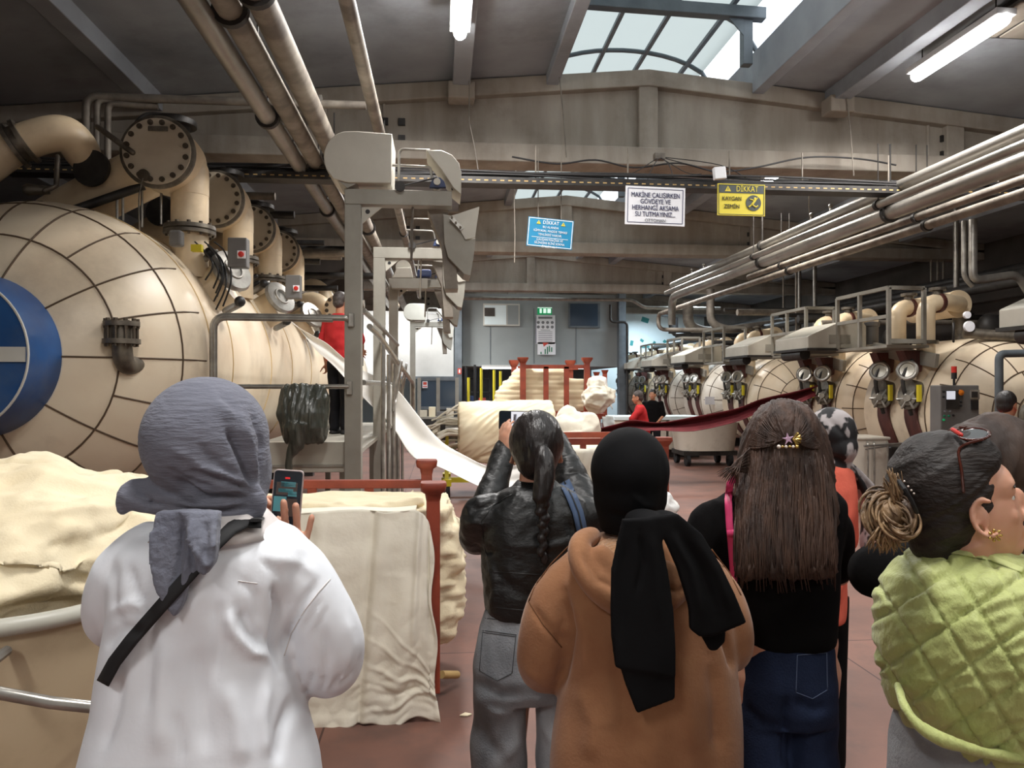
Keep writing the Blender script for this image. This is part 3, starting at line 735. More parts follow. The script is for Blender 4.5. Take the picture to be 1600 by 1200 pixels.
# thin risers above right row
for k, (u, v0, v1, Y) in enumerate(((1494, 372, 505, 14), (1455, 400, 455, 17), (1465, 402, 455, 17), (1474, 400, 455, 17), (1273, 420, 520, 19), (1249, 430, 520, 20.5), (1224, 455, 525, 21), (1244, 425, 560, 18))):
    a = P(u, v0, Y); b = P(u, v1, Y)
    tag(MB().cyl((a.x, Y, min(a.z + .8, ztop(a.x) - .05)), (a.x, Y, b.z), .05 if k in (0, 4, 5) else .025, seg=10).build('riser_pipe', 'galvanised' if k in (0, 5, 4) else 'dusty_pipe'), 'upright riser pipe in the dark above the right row of machines', 'pipe', 'riser pipes above the right row')
a = P(1520, 345, 11.5); b = P(1590, 440, 11.5)
pipe('steam_pipe', [(a.x, 11.5, 4.4), (a.x, 11.5, b.z), (b.x, 11.5, b.z + .12), (b.x + .4, 11.5, b.z - .5)], .065, 'galvanised', 'galvanised pipe dropping and bending right near the frame edge', br=.15)
a = P(1515, 345, 11.6)
pipe('steam_pipe', [(a.x - .1, 11.6, 4.4), (a.x - .1, 11.6, 3.5), (a.x + .05, 11.6, 3.35)], .04, 'galvanised', 'short thin pipe beside the galvanised drop at right', br=.1)
# dark horizontal clutter above right row
for k in range(9):
    z = 2.95 + .2 * (k % 5); Y = 14 + k * 1.4
    tag(MB().tube([(7.2 + .2 * (k % 3), Y, z), (12.3, Y, z + .05)], .05 + .03 * (k % 2), 10).build('wall_pipe', 'dark_steel' if k % 3 else 'dusty_pipe'), 'crosswise pipe in the dark above the right row of machines', 'pipe', 'crosswise pipes above the right row')
for k in range(3):
    tag(MB().tube([(9.6 + .7 * k, 10, 3.5 + .25 * k), (9.6 + .7 * k, 34, 3.5 + .25 * k)], .1, 12).build('header_pipe', 'dark_steel'), 'long dark header pipe high behind the right row of machines', 'pipe', 'header pipes behind the right row')

# ---------------- cable tray with cables, junction box, lace of wires
YT = 9.35
zt0 = P(900, 290, YT).z
t = thing('cable_tray', 'long perforated cable tray carrying dark cables across the hall', 'cable tray', (2, YT, zt0))
mb = MB(); mb.b2((-5, YT - .12, zt0 - .03), (9.5, YT + .12, zt0)); mb.b2((-5, YT - .13, zt0 - .03), (9.5, YT - .115, zt0 + .05)); mb.mi = 1
mb.grid(lambda s_, q: Vector((-5 + 14.5 * s_, YT - .1305, zt0 + .014 * q)), 300, 1)
mb.m = [m_ * (0 if i % 2 else 1) for i, m_ in enumerate(mb.m)]
mb.build('tray', ['dark_steel', 'wood_pale'], t, smooth=False)
for k in range(6):
    pts = [(-5 + j * .5, YT - .09 + .035 * (k % 4) + .01 * sin(j + k), zt0 + .05 + .028 * (k // 2) + .02 * sin(j * .7 + k * 2) + .02) for j in range(30)]
    MB().tube(curve_pts(pts, 3), .014, 7).build('cable', 'cable', t)
for x in (-3, -.6, 1.15, 2.3, 3.6, 4.55, 5.7, 7.2):
    MB().cyl((x, YT, zt0), (x, YT, 4.7), .01, seg=6).build('hanger_rod', 'dusty_pipe', t)
a = P(1124, 271, YT - .2)
tag(MB().box(a, (.15, .08, .15), rot=Matrix.Rotation(-.12, 3, 'Y')).build('junction_box', 'sign_white', smooth=False, bevel=.012), 'small white square junction box above the yellow sign', 'box')
a = P(1030, 245, 9.7); t = thing('conduit_box', 'grey conduit box with loose wires under the beam above the white sign', 'box', a)
MB().box(a, (.14, .1, .09)).build('box_body', 'dusty_pipe', t, smooth=False, bevel=.01)
for k in range(6):
    e = P(970 + k * 42, 272 + (k % 3) * 8, 9.4); mid = (a + e) / 2 + Vector((.05 * k - .1, -.1, -.12 + .08 * (k % 3)))
    MB().tube(curve_pts([a, mid, e], 6), .006, 6).build('wire', 'cable', t)
pts = [P(u, v, 9.8) for u, v in ((800, 245), (870, 256), (930, 250), (990, 262), (1060, 255), (1120, 268), (1180, 262), (1260, 246), (1340, 248), (1400, 258))]
tag(MB().tube(curve_pts(pts, 6), .012, 7).build('loose_cable', 'cable'), 'loose dark cable sagging along the foot of the first beam', 'cable')
for k, (u, v0, v1, Y) in enumerate(((1322, 140, 275, 9.7), (873, 110, 246, 9.75), (733, 190, 265, 9.6), (804, 322, 410, 14), (1264, 320, 372, 12), (1040, 560, 400, 14))):
    if k == 5: continue
    a = P(u, v0, Y); b = P(u + (12 if k in (0, 1) else 14 if k == 2 else 0), v1, Y)
    tag(MB().tube([(a.x, a.y, ztop(a.x) + .05), a, (a + b) / 2 + Vector((.01, 0, 0)), b], .008, 6).build('hanging_wire', 'dusty_pipe'), 'thin wire hanging from the roof, %s' % ('below the right beam bracket', 'at the left edge of the roof light', 'left of the beam centre by the gantry', 'left of the blue sign', 'right of the yellow sign')[k], 'wire')

# ---------------- signs
def sign_rot(deg): return Matrix.Rotation(radians(deg), 3, 'Y') @ FACE_CAM
def sign_board(name, label, u0, v0, u1, v1, Y, deg, mats):
    a = P(u0, v0, Y); b = P(u1, v1, Y); c = (a + b) / 2; c.y = Y; wd, ht = b.x - a.x, a.z - b.z
    t = thing(name, label, 'sign', c); R = Matrix.Rotation(radians(deg), 3, 'Y')
    MB().box(c, (wd, .012, ht), rot=R).build('board', mats[0], t, smooth=False)
    def put(x, z, sx, sz, m_, nm='panel', dy=.008, r=0):
        MB().box(c + R @ Vector((x, -dy, z)), (sx, .004, sz), rot=R @ Matrix.Rotation(r, 3, 'Y')).build(nm, m_, t, smooth=False)
    def txt(s, x, z, size, width, m_, bold=.0, nm='lettering'):
        text_mesh(s, size, c + R @ Vector((x, -.0115, z)), R @ FACE_CAM, m_, t, nm, ext=.0015, width=width, bold=bold)
    def tri(x, z, s_, m_, m2):
        MB().prism([c + R @ Vector((x - s_, -.011, z - s_ * .8)), c + R @ Vector((x + s_, -.011, z - s_ * .8)), c + R @ Vector((x, -.011, z + s_ * .9))], (0, -.002, 0)).build('warning_triangle', m_, t, smooth=False)
        MB().box(c + R @ Vector((x, -.015, z)), (s_ * .18, .002, s_ * .7), rot=R).build('exclamation', m2, t, smooth=False)
    return t, c, R, put, txt, tri, wd, ht
def border(put, wd, ht, m_, ins=.02, th=.006):
    for x, z, sx, sz in ((0, ht / 2 - ins, wd - 2 * ins, th), (0, -ht / 2 + ins, wd - 2 * ins, th), (-wd / 2 + ins, 0, th, ht - 2 * ins), (wd / 2 - ins, 0, th, ht - 2 * ins)): put(x, z, sx, sz, m_, 'border')
t, c, R, put, txt, tri, wd, ht = sign_board('warning_sign', 'white sign with dark blue capitals hanging below the cable tray', 977, 291, 1070, 353, 9.0, 1.2, ['sign_white'])
border(put, wd, ht, 'ink_navy', .028, .006)
for k, (s, w_) in enumerate((('MAKİNE ÇALIŞIRKEN', .59), ('GÖVDEYE VE', .37), ('HERHANGİ AKSAMA', .57), ('SU TUTMAYINIZ...', .49))): txt(s, 0, .125 - k * .076, .082, w_, 'ink_navy', .0)
txt('OTTOMAN', 0, -.175, .05, .25, 'ink_grey')
t, c, R, put, txt, tri, wd, ht = sign_board('warning_sign', 'yellow slippery floor sign with a grey band at its top', 1121, 287, 1195, 338, 9.0, .4, ['sign_yellow'])
put(0, ht * .34, wd * .93, ht * .26, 'sign_grey'); txt('DİKKAT', .07, ht * .34, .1, .27, 'sign_yellow', .0); tri(-.17, ht * .34, .04, 'sign_yellow', 'sign_grey')
border(put, wd, ht, 'sign_grey', .014, .005)
txt('KAYGAN', -.12, .01, .07, .235, 'ink_black', .0); txt('ZEMİN', -.12, -.085, .07, .19, 'ink_black', .0)
MB().lathe(c + R @ Vector((.15, -.0085, -.035)), (0, -1, 0), [(0, .095), (.003, .095)], 28).build('round_symbol', 'sign_grey', t, smooth=False)
mb = MB()
S = lambda x, z: c + R @ Vector((.15 + x, -.0135, -.035 + z))
mb.tube([S(-.02, -.02), S(.02, .035)], .014, 8).tube([S(-.02, -.02), S(-.06, -.05)], .009, 8).tube([S(-.02, -.02), S(.03, -.05), S(.055, -.03)], .009, 8).tube([S(.02, .03), S(.05, .065)], .007, 8).tube([S(.01, .03), S(-.045, .045)], .007, 8).ell(S(.018, .055), (.015, .004, .015))
mb.build('falling_figure', 'sign_yellow', t)
t, c, R, put, txt, tri, wd, ht = sign_board('warning_sign', 'blue caution sign with white capitals, hung askew on two wires', 824, 341, 895, 388, 9.5, 4.8, ['sign_blue'])
border(put, wd, ht, 'ink_white', .012, .008)
txt('DİKKAT', 0, .125, .062, .2, 'ink_white', .0); tri(-.155, .125, .028, 'sign_yellow', 'ink_black'); tri(.155, .125, .028, 'sign_yellow', 'ink_black')
for k, (s, w_) in enumerate((('BU ALANDA', .2), ('KİMYASAL MADDE TEMASI', .42), ('TEHLİKESİ VARDIR.', .3))): txt(s, 0, .068 - k * .048, .04, w_, 'ink_white', .0)
put(0, -.062, wd * .8, .005, 'ink_white', 'divider')
for k, (s, w_) in enumerate((('ÇALIŞAN MAKİNA VE', .33), ('SİLİNDİRE ELİNİ SOKMA', .38), ('ÖNLEM AL !', .19))): txt(s, 0, -.09 - k * .042, .038, w_, 'ink_white', .0)
for dx, z1 in ((-.15, 0), (.14, 0)): MB().cyl(c + Vector((dx, 0, ht / 2 - dx * .08)), (c.x + dx, c.y, 4.72), .006, seg=6).build('hanging_wire', 'dusty_pipe', t)
# ================================================================ LEFT MACHINE
K = 1.12
YB0 = 6.8; TR = 1.32; TX = -3.29; TZ = 1.96; DD = 1.14
def dome_pt(cx, cy, cz, R, D, r, a):
    # r: radius fraction, a: angle; dome bulges towards -y
    return Vector((cx + R * r * cos(a), cy - D * sqrt(max(0, 1 - r ** 2.15)), cz + R * r * sin(a)))
def build_dome(cx, cy, cz, R, D, r0=0.0, seg=64, rings=18):
    mb = MB(); vs = []; fs = []
    for i in range(rings + 1):
        t = i / rings; r = r0 + (1 - r0) * sin(t * pi / 2)
        for k in range(seg): vs.append(dome_pt(cx, cy, cz, R, D, r, 2 * pi * k / seg))
    for i in range(rings):
        for k in range(seg): l = (k + 1) % seg; fs.append((i * seg + k, (i + 1) * seg + k, (i + 1) * seg + l, i * seg + l))
    if r0 == 0: pass
    mb.add(vs, fs); return mb
def seam_lines(cx, cy, cz, R, D, rings, spokes, w=.008, a_off=0.0, a_rng=(0, 2 * pi)):
    mb = MB(); off = 0.002
    for r in rings:
        pts = [dome_pt(cx, cy - off, cz, R * 1.001, D, r, 2 * pi * k / 64) for k in range(64)]
        mb.tube(pts, w, 6, closed=True)
    for (ra, rb, n, o) in spokes:
        for k in range(n):
            a = a_off + o + 2 * pi * k / n
            pts = [dome_pt(cx, cy - off, cz, R * 1.001, D, ra + (rb - ra) * j / 8, a) for j in range(9)]
            mb.tube(pts, w, 6)
    return mb

LM = thing('dyeing_machine', 'huge cream dyeing kettle at left with a blue end cover and four pipe elbows', 'dyeing machine', (TX, 8.5, 0))
YE = 13.6
mb = MB(); mb.lathe((TX, YB0, TZ), (0, 1, 0), [(0, TR), (0.02, TR)] + [(k * .5, TR) for k in range(1, 14)] + [(YE - YB0, TR), (YE - YB0 + .3, TR * .9), (YE - YB0 + .6, TR * .6), (YE - YB0 + .7, 0.0)], 72)
mb.build('tank_body', 'cream_paint', LM)
dome = build_dome(TX, YB0, TZ, TR, DD, .3).build('domed_end', 'cream_paint', LM)
mb = seam_lines(TX, YB0, TZ, TR, DD, (.685, .93), ((.42, .685, 10, 0), (.685, .995, 20, 0)), .0075)
mb.build('panel_seams', 'seam', dome)
for y in (YB0 + .02, 7.5, 9.15, 10.4, 11.9): 
    MB().tube([(TX + (TR + .002) * cos(a), y, TZ + (TR + .002) * sin(a)) for a in np.linspace(0, 2 * pi, 72, endpoint=False)], .007, 6, closed=True).build('body_seam', 'seam_pale', LM)
# blue end cover
yc = YB0 - DD * .9; RC = .587
cov = MB().lathe((TX, yc + .12, TZ), (0, -1, 0), [(0, RC * 1.0), (.12, RC), (.5, RC * .93), (.5, RC * .9)], 64).build('end_cover', 'blue_paint', LM, angle=25)
MB().tube([(TX + RC * 1.0 * cos(a), yc - .0, TZ + RC * 1.0 * sin(a)) for a in np.linspace(0, 2 * pi, 64, endpoint=False)], .009, 6, closed=True).build('edge_ring', 'white_edge', cov)
MB().tube([(TX + RC * .93 * cos(a), yc - .38, TZ + RC * .93 * sin(a)) for a in np.linspace(0, 2 * pi, 64, endpoint=False)], .009, 6, closed=True).build('edge_ring', 'white_edge', cov)
MB().b2((TX - .53, yc - .395, TZ - .05), (TX + .53, yc - .378, TZ + .05)).build('stripe', 'white_edge', cov, smooth=False)
# lifting lug, upper left
a = dome_pt(TX, YB0, TZ, TR, DD, .88, radians(94))
MB().prism([a + Vector((-.13 + .12 * cos(q) - .0, -.16, .02 + .2 * sin(q))) for q in np.linspace(0, 2 * pi, 20, endpoint=False)], (0, .05, 0)).build('lifting_lug', 'guard_steel', LM)
MB().cyl(a + Vector((-.12, -.17, 0.02)), a + Vector((-.12, -.10, 0.02)), .035, seg=16).build('lug_hole', 'black', LM)
# sight glass stub with elbow
q = P(190, 515, 5.9)
e = P(207, 556, 6.05)
vt = MB().lathe(q + Vector((0, 0, .06)), (0, 0, -1), [(0, .0), (0, .125), (.035, .125), (.035, .085), (.13, .085), (.13, .13), (.165, .13), (.165, .0)], 28).build('sight_glass', 'flange_steel', LM)
bolt_ring(q + Vector((0, 0, .08)), (0, 0, -1), .105, 10, .011, .205, vt, 'tie_bolt')
MB().tube(bend([q + Vector((0, 0, -.1)), q + Vector((.01, .02, -.27)), e + Vector((.06, .5, -.02))], .12, 8), .07, 18).build('elbow', 'flange_steel', vt)
MB().lathe(e + Vector((.02, .1, -.04)), (.1, 1, 0), [(0, .1), (.06, .1)], 24).build('collar', 'flange_steel', vt)

def blind(o, rad, yf, par, nb=16, face='flange_face'):
    # bolted blank flange facing the aisle front (-y)
    f = MB().lathe((o[0], yf + .02, o[2]), (0, -1, 0), [(0, rad * .97), (.035, rad * .96), (.04, 0.0)], 40).build('blind_flange', face, par)
    MB().lathe((o[0], yf + .06, o[2]), (0, -1, 0), [(0, rad * 1.05), (.03, rad * 1.07), (.05, rad * 1.07), (.06, rad * 1.03)], 40).build('flange_rim', 'flange_steel', f)
    bolt_ring((o[0], yf - .02, o[2]), (0, -1, 0), rad * .84, nb, rad * .055, .03, f)
    return f
ZD = 3.81; XD = -2.49
for k, yd in enumerate((7.0, 8.7, 10.3, 12.0)):
    R_ = .302
    ch = MB().lathe((XD, yd + .05, ZD), (0, 1, 0), [(0, R_), (.28, R_), (.4, R_ * .97), (.52, R_ * .86), (.62, R_ * .68), (.7, R_ * .4), (.73, 0)], 40)
    ch.tube(bend([(XD + .0, yd + .36, ZD), (XD + .165, yd + .36, ZD - .02), (XD + .165, yd + .36, ZD - .3)], .15), .168, 24)
    ch.tube([(XD + .165, yd + .36, ZD - .05), (XD + .165, yd + .36, 2.75)], .165, 28)
    c_ = ch.build('pipe_elbow', 'pipe_cream', LM)
    blind((XD, 0, ZD), R_, yd, LM)
    fz = ZD - .58
    fl = MB().lathe((XD + .165, yd + .36, fz), (0, 0, -1), [(0, .17), (0, .225), (.035, .23), (.045, .215), (.05, .23), (.08, .23), (.08, .17)], 32).build('pipe_flange', 'flange_steel', LM)
    bolt_ring((XD + .165, yd + .36, fz + .02), (0, 0, -1), .2, 12, .012, .12, fl)
    # top cap
    MB().lathe((XD + .05, yd + .3, ZD + R_ - .03), (0, 0, 1), [(0, .13), (.05, .13), (.05, .19), (.1, .19), (.1, .15), (.12, .15), (.13, 0)], 26).build('top_flange', 'dark_steel', c_)
    # slanting duct to the back
    MB().tube([(XD - .15, yd + .42, ZD - .02), (XD - .55, yd + .5, ZD - .2), (XD - 1.15, yd + .62, ZD - .5)], .235, 28).build('slanting_duct', 'pipe_cream', c_)
    if k < 2:
        c2 = Vector((XD - .62, yd + .27, ZD - .12)); d_ = Vector((-.15, -1, .1)).normalized()
        MB().lathe(c2, d_, [(0, .1), (.06, .1), (.06, .165), (.1, .165), (.1, 0)], 28).build('side_flange', 'dark_steel', c_)
    MB().tube(bend([(XD - .35, yd + .2, ZD + .18), (XD - .2, yd + .25, ZD + .42), (XD + .05, yd + .3, ZD + .42), (XD + .06, yd + .3, ZD + .36)], .08), .02, 8).build('vent_tube', 'dark_steel', c_)
    if k == 0:
        MB().tube([(XD - .5, yd + .0, ZD + .2), (XD - .2, yd - .02, ZD - .02)], .026, 10, True).build('lever', 'flange_steel', c_)
        MB().tube(curve_pts([(XD - .1, yd - .05, ZD - .25), (XD - .12, yd - .09, ZD - .45), (XD - .12, yd - .05, ZD - .9)], 6), .006, 6).build('gauge_wire', 'flange_steel', c_)
        MB().lathe((XD - .1, yd - .02, ZD - .22), (0, -1, 0), [(0, .05), (.03, .05), (.035, 0)], 16).build('gauge', 'bolt', c_)
        MB().box((XD + .02, yd - .035, ZD + .19), (.17, .015, .045)).build('handle_plate', 'flange_steel', c_, bevel=.01, smooth=False)
# upper left elbow with clamp
a0, a1, a2, a3 = P(-25, 262, 7.0), P(30, 225, 7.05), P(90, 208, 7.1), P(128, 238, 7.2)
ub = MB().tube(curve_pts([a0, a1, a2, P(118, 222, 7.2), P(140, 262, 7.4)], 8), [.155] * 28 + [.15, .14, .13, .12, .11][:5], 24).build('bent_duct', 'pipe_cream', LM)
d_ = (a2 - a0).normalized()
MB().lathe(a1 - d_ * .06, d_, [(0, .155), (0, .2), (.035, .2), (.035, .16), (.09, .16), (.09, .2), (.125, .2), (.125, .155)], 26).build('clamp', 'flange_steel', ub)
MB().tube([P(90, 245, 6.9), P(88, 290, 6.9), P(70, 298, 6.85)], .022, 10, True).build('lever', 'flange_steel', LM)
MB().lathe(P(78, 297, 6.9), (-1, -.4, -.1), [(0, .035), (.16, .05), (.2, .03)], 14).build('hand_grip', 'flange_steel', LM)
for x0, y0 in ((-.25, 6.9), (-.1, 6.95), (.95, 7.05)):
    pass
MB().tube([P(110, 330, 7.2), P(225, 290, 7.3)], .04, 10).build('brace', 'dark_steel', LM)
for u, v0, v1 in ((183, 300, 345), (192, 300, 345), (252, 300, 350), (222, 290, 355)):
    MB().tube([P(u, v0, 7.3), P(u, v1, 7.3)], .012, 8).build('thin_pipe', 'steel', LM)

# loading doors along the shoulder
for k, yd in enumerate((7.45, 9.6, 11.9)):
    an = radians(31); n = Vector((cos(an), 0, sin(an))); sp = Vector((TX, yd, TZ)) + n * TR
    tg = Vector((0, 1, 0)); up = n.cross(tg) * -1
    nk = MB().tube([sp - n * .1, sp + n * .16], .2, 28).build('door_neck', 'pipe_cream', LM)
    n2 = (n + Vector((0, -.55, .0))).normalized()
    c0 = sp + n * .2 + Vector((.02, -.1, .06))
    rg = MB().lathe(c0, n2, [(0, 0), (0, .2), (.03, .215), (.06, .2), (.065, .14)], 36).build('door_ring', 'steel', nk)
    MB().lathe(c0 + n2 * .03, n2, [(0, .15), (.02, .12), (.03, 0)], 28).build('door_glass', 'glass_port', nk)
    MB().lathe(c0 + n2 * .035, n2, [(.02, .11), (.045, .1), (.045, .085), (.03, .08)], 28).build('inner_ring', 'steel', nk)
    for s_ in (-1, 1):
        q = sp + up * (.26 * s_) + n * .05 + tg * -.1; 
        MB().tube([q + tg * -.05, q + n * .14 + tg * -.02], .035, 12, True).build('clamp_arm', 'steel', nk)
        MB().ell(q + n * .16 + tg * -.1, .05).build('black_knob', 'black', nk)
    for j in range(3):
        q = sp - up * (.25 + .1 * j) + tg * (-.12 + .1 * j) + n * .04
        MB().tube([q, q + n * .1], .026, 10, True).build('bolt_knob', 'black', nk)
        MB().cyl(q - n * .02, q + n * .05, .018, seg=8).build('bolt_stud', 'steel', nk)
    MB().tube([c0 + up * .2, c0 + up * -.24], .022, 8).build('hinge_bar', 'steel', nk)
# switch box with red button, and small controls
for k, (u, v, Y) in enumerate(((373, 396, 7.2), (459, 449, 9.0))):
    q = P(u, v, Y); b_ = MB().box(q, (.17, .12, .27)).build('switch_box', 'panel_grey', LM, smooth=False, bevel=.01)
    MB().lathe(q + Vector((.04, -.06, -.02)), (0, -1, 0), [(0, .025), (.03, .025), (.035, 0)], 14).build('red_button', 'red_btn', b_)
    MB().box(q + Vector((.04, -.065, -.02)), (.07, .01, .07)).build('button_plate', 'sign_white', b_, smooth=False)
q = P(308, 388, 7.0); MB().box(q, (.09, .06, .06)).build('yellow_tag', 'yellow_paint', LM, smooth=False)
q = P(276, 373, 7.0); MB().box(q, (.11, .1, .14)).build('sensor', 'panel_grey', LM, smooth=False, bevel=.02)
mb = MB()
for k in range(7):
    a = P(322 + 5 * k, 395 + 6 * (k % 3), 7.2); b = a + Vector((.05 * sin(k), -.02, -.25 - .04 * k)); mb.tube(curve_pts([a + Vector((-.1, 0, .1)), a, (a + b) / 2 + Vector((.08, -.06, 0)), b], 5), .008, 6)
mb.build('cable_bundle', 'black', LM)
# saddle feet
for y in (7.4, 10.2, 12.6):
    MB().prism([(TX - .9, y, 0), (TX + .9, y, 0), (TX + .8, y, TZ - TR * .6), (TX - .8, y, TZ - TR * .6)], (0, .2, 0)).build('saddle', 'dark_steel', LM, smooth=False)

# second left machine further back, and lower clutter
t = thing('dyeing_machine', 'second cream kettle of the left row, mostly behind the gantry posts', 'dyeing machine', (TX, 17, 0))
MB().lathe((TX, 14.9, TZ), (0, 1, 0), [(0, TR * .3), (.25, TR * .75), (.7, TR), (6, TR), (6.5, 0)], 48).build('tank_body', 'cream_paint', t)
for y in (14.9, 16.2): 
    c_ = MB().tube(bend([(XD - .6, y + .3, ZD - .5), (XD, y + .3, ZD - .1), (XD + .25, y + .3, ZD - .3), (XD + .3, y + .3, 2.8)], .3), .17, 20).build('pipe_elbow', 'pipe_cream', t)
for y in (15.2, 19): MB().b2((TX - .8, y, 0), (TX + .8, y + .2, 1.0)).build('saddle', 'dark_steel', t, smooth=False)
# pale drum with bolted flange behind the worker
q = P(488, 478, 12.2)
t = thing('valve_drum', 'pale rounded pipe end with a toothed flange left of the worker head', 'pipe fitting', q)
MB().tube(curve_pts([q + Vector((-.3, .1, -.1)), q + Vector((0, 0, .05)), q + Vector((.3, .1, -.15))], 6), .17, 18, True).build('drum', 'pipe_cream', t)
f = q + Vector((.42, -.2, -.05)); MB().lathe(f, (0, -1, 0), [(0, .2), (.05, .2), (.05, .0)], 24).build('flange', 'pipe_cream', t)
bolt_ring(f + Vector((0, -.04, 0)), (0, -1, 0), .17, 12, .02, .04, t)

# ================================================================ PLATFORM, GANTRIES, RAILS
PX0, PX1, PZT = -1.98, -.78, 1.13
t = thing('work_platform', 'grey walkway platform with a pale front panel beside the left machine', 'platform', (-1.4, 9, 0))
MB().b2((PX0, 6.95, PZT - .04), (PX1, 13.2, PZT)).build('deck', 'steel_matte', t, smooth=False)
a, b = P(415, 694, 6.9), P(541, 737, 6.9)
MB().b2((a.x - .15, 6.86, b.z), (b.x, 6.96, a.z + .02)).build('front_panel', 'guard_steel', t, smooth=False, bevel=.006)
MB().b2((a.x - .1, 6.84, b.z + .05), (b.x - .02, 6.87, b.z + .07)).build('panel_edge', 'steel_matte', t, smooth=False)
for x in (PX0 + .1, PX1 - .1):
    for y in (7.1, 10, 13): MB().b2((x - .04, y - .04, 0), (x + .04, y + .04, PZT)).build('leg', 'steel_matte', t, smooth=False)
mb = MB()
for k in range(3): mb.tube([(PX0 + .1, 7.0 + .15 * k, .2 + .25 * k), (PX1 - .05, 7.0 + .15 * k, .22 + .25 * k)], .03, 8)
mb.build('lower_pipes', 'dark_steel', t)

def rail_tube(name, pts, r, label, br=.09):
    o = MB().tube(bend(pts, br), r, 14).build(name, 'steel'); return tag(o, label, 'handrail')
GY = 6.8; s = GY / 1200
def G2(u, v, dy=0.0):       # gantry drawing plane -> local coordinates of a gantry at its post foot
    p = P(u, v, GY); return Vector((p.x - GX, dy, p.z))
GX = P(552.5, 600, GY).x
def make_gantry(label):
    t = thing('fabric_gantry', label, 'gantry', (GX, GY, 0))
    L = dict(parent=t, local=True)
    MB().b2((-.071, -.07, 0), (.071, .07, G2(560, 322).z)).build('post', 'steel_matte', smooth=False, bevel=.006, **L)
    zt = G2(560, 298).z; zb = G2(560, 322).z; x1 = G2(706, 310).x
    MB().b2((-.071, -.07, zb), (x1, .07, zt)).build('arm', 'steel_matte', smooth=False, bevel=.006, **L)
    g = MB().prism([G2(565.5, 325, -.03), G2(597, 325, -.03), G2(567, 350, -.03)], (0, .02, 0)).build('gusset', 'guard_steel', smooth=False, **L)
    MB().cyl(G2(575, 332, -.034), G2(575, 332, -.028), .02, seg=14).build('hole', 'black', parent=g, local=True)
    # rounded guard housing
    pts = [G2(614, 216, -.12), G2(560, 212, -.12)] + [G2(545 + 36 * cos(q) - 0, 252 - 40 * sin(q), -.12) for q in np.linspace(pi * .55, pi * 1.15, 9)] + [G2(524, 285, -.12), G2(545, 290.5, -.12), G2(612, 292, -.12)]
    MB().prism(pts, (0, .52, 0)).build('guard_housing', 'guard_steel', smooth=True, bevel=.006, angle=30, **L)
    pts = [G2(526, 284, -.1), G2(560, 291, -.1), G2(545, 298, -.1)]
    MB().prism(pts, (0, .45, 0)).build('lower_lip', 'steel_matte', smooth=False, **L)
    # curved shield at right
    pts = [G2(666, 240, -.1), G2(690, 240, -.1), G2(706, 247, -.1), G2(717, 260, -.1), G2(720.5, 275, -.1), G2(720, 308, -.1), G2(708, 298, -.1), G2(690, 270, -.1)]
    MB().prism(pts, (0, .4, 0)).build('shield', 'guard_steel', smooth=True, bevel=.005, angle=30, **L)
    # bearing and roller
    b_ = G2(683, 289, -.1)
    be = MB().prism([G2(671, 297, -.1), G2(697, 297, -.1), G2(694, 288, -.1), G2(688, 282, -.1), G2(679, 282, -.1), G2(674, 288, -.1)], (0, .05, 0)).build('bearing', 'motor_blue', smooth=False, bevel=.004, **L)
    MB().lathe(b_ + Vector((0, 0, 0)), (0, -1, 0), [(0, .03), (.02, .03), (.02, 0)], 18).build('shaft_end', 'guard_steel', parent=be, local=True)
    MB().cyl(G2(683, 289, 0), G2(683, 289, .5), .04, seg=16).build('roller', 'steel', **L)
    MB().lathe(G2(626, 296, -.09), (0, -1, 0), [(0, .045), (.03, .045), (.03, 0)], 18).build('belt_wheel', 'dark_steel', **L)
    MB().tube([G2(626, 296, -.1), G2(683, 282, -.1)], .008, 6).build('belt', 'black', **L)
    MB().tube(bend([G2(623, 297, -.02), G2(624, 234, -.02), G2(672, 236, -.02)], .05), .012, 10).build('loop_pipe', 'steel', **L)
    MB().tube(bend([G2(612, 258, 0), G2(672, 261, 0), G2(676, 282, 0)], .03), .012, 10).build('air_pipe', 'steel', **L)
    MB().tube([G2(707, 298, -.02), G2(707, 262, -.02)], .01, 8).build('stay', 'dark_steel', **L)
    # slanting chute below the arm, with its pale end plate
    body = [G2(692, 334, .0), G2(708, 338, .0), G2(738, 373, .0), G2(743, 372, 0), G2(740, 402, 0), G2(735, 431, 0), G2(725, 428, 0), G2(700, 402, 0), G2(694, 380, 0)]
    MB().prism(body, (0, .38, 0)).build('chute', 'steel_matte', smooth=False, bevel=.004, **L)
    pl = MB().prism([G2(706, 338, -.03), G2(749, 324, -.03), G2(742, 372, -.03), G2(727, 375, -.03)], (0, .02, 0)).build('end_plate', 'guard_steel', smooth=False, **L)
    st = MB().bar(G2(704, 341, -.045), G2(722, 360, -.045), .012, .035).build('bolt_strip', 'steel', parent=pl, local=True, smooth=False)
    mb = MB()
    for q in ((706, 342), (712, 350), (719, 357)): mb.cyl(G2(q[0], q[1], -.052), G2(q[0], q[1], -.066), .01, seg=8)
    mb.build('bolts', 'bolt', parent=st, local=True)
    MB().prism([G2(668, 326, .05), G2(700, 330, .05), G2(712, 400, .05), G2(716, 450, .05), G2(696, 450, .05), G2(690, 380, .05)], (0, .3, 0)).build('funnel', 'dusty_pipe', smooth=False, **L)
    MB().tube([G2(645, 322, 0), G2(642, 405, .1)], .011, 8).build('drop_rod', 'steel', **L)
    MB().box((0, 0, .015), (.26, .24, .03)).build('base_plate', 'steel_matte', smooth=False, **L)
    return t
g0 = make_gantry('grey steel fabric gantry nearest the camera, whole rounded guard showing')
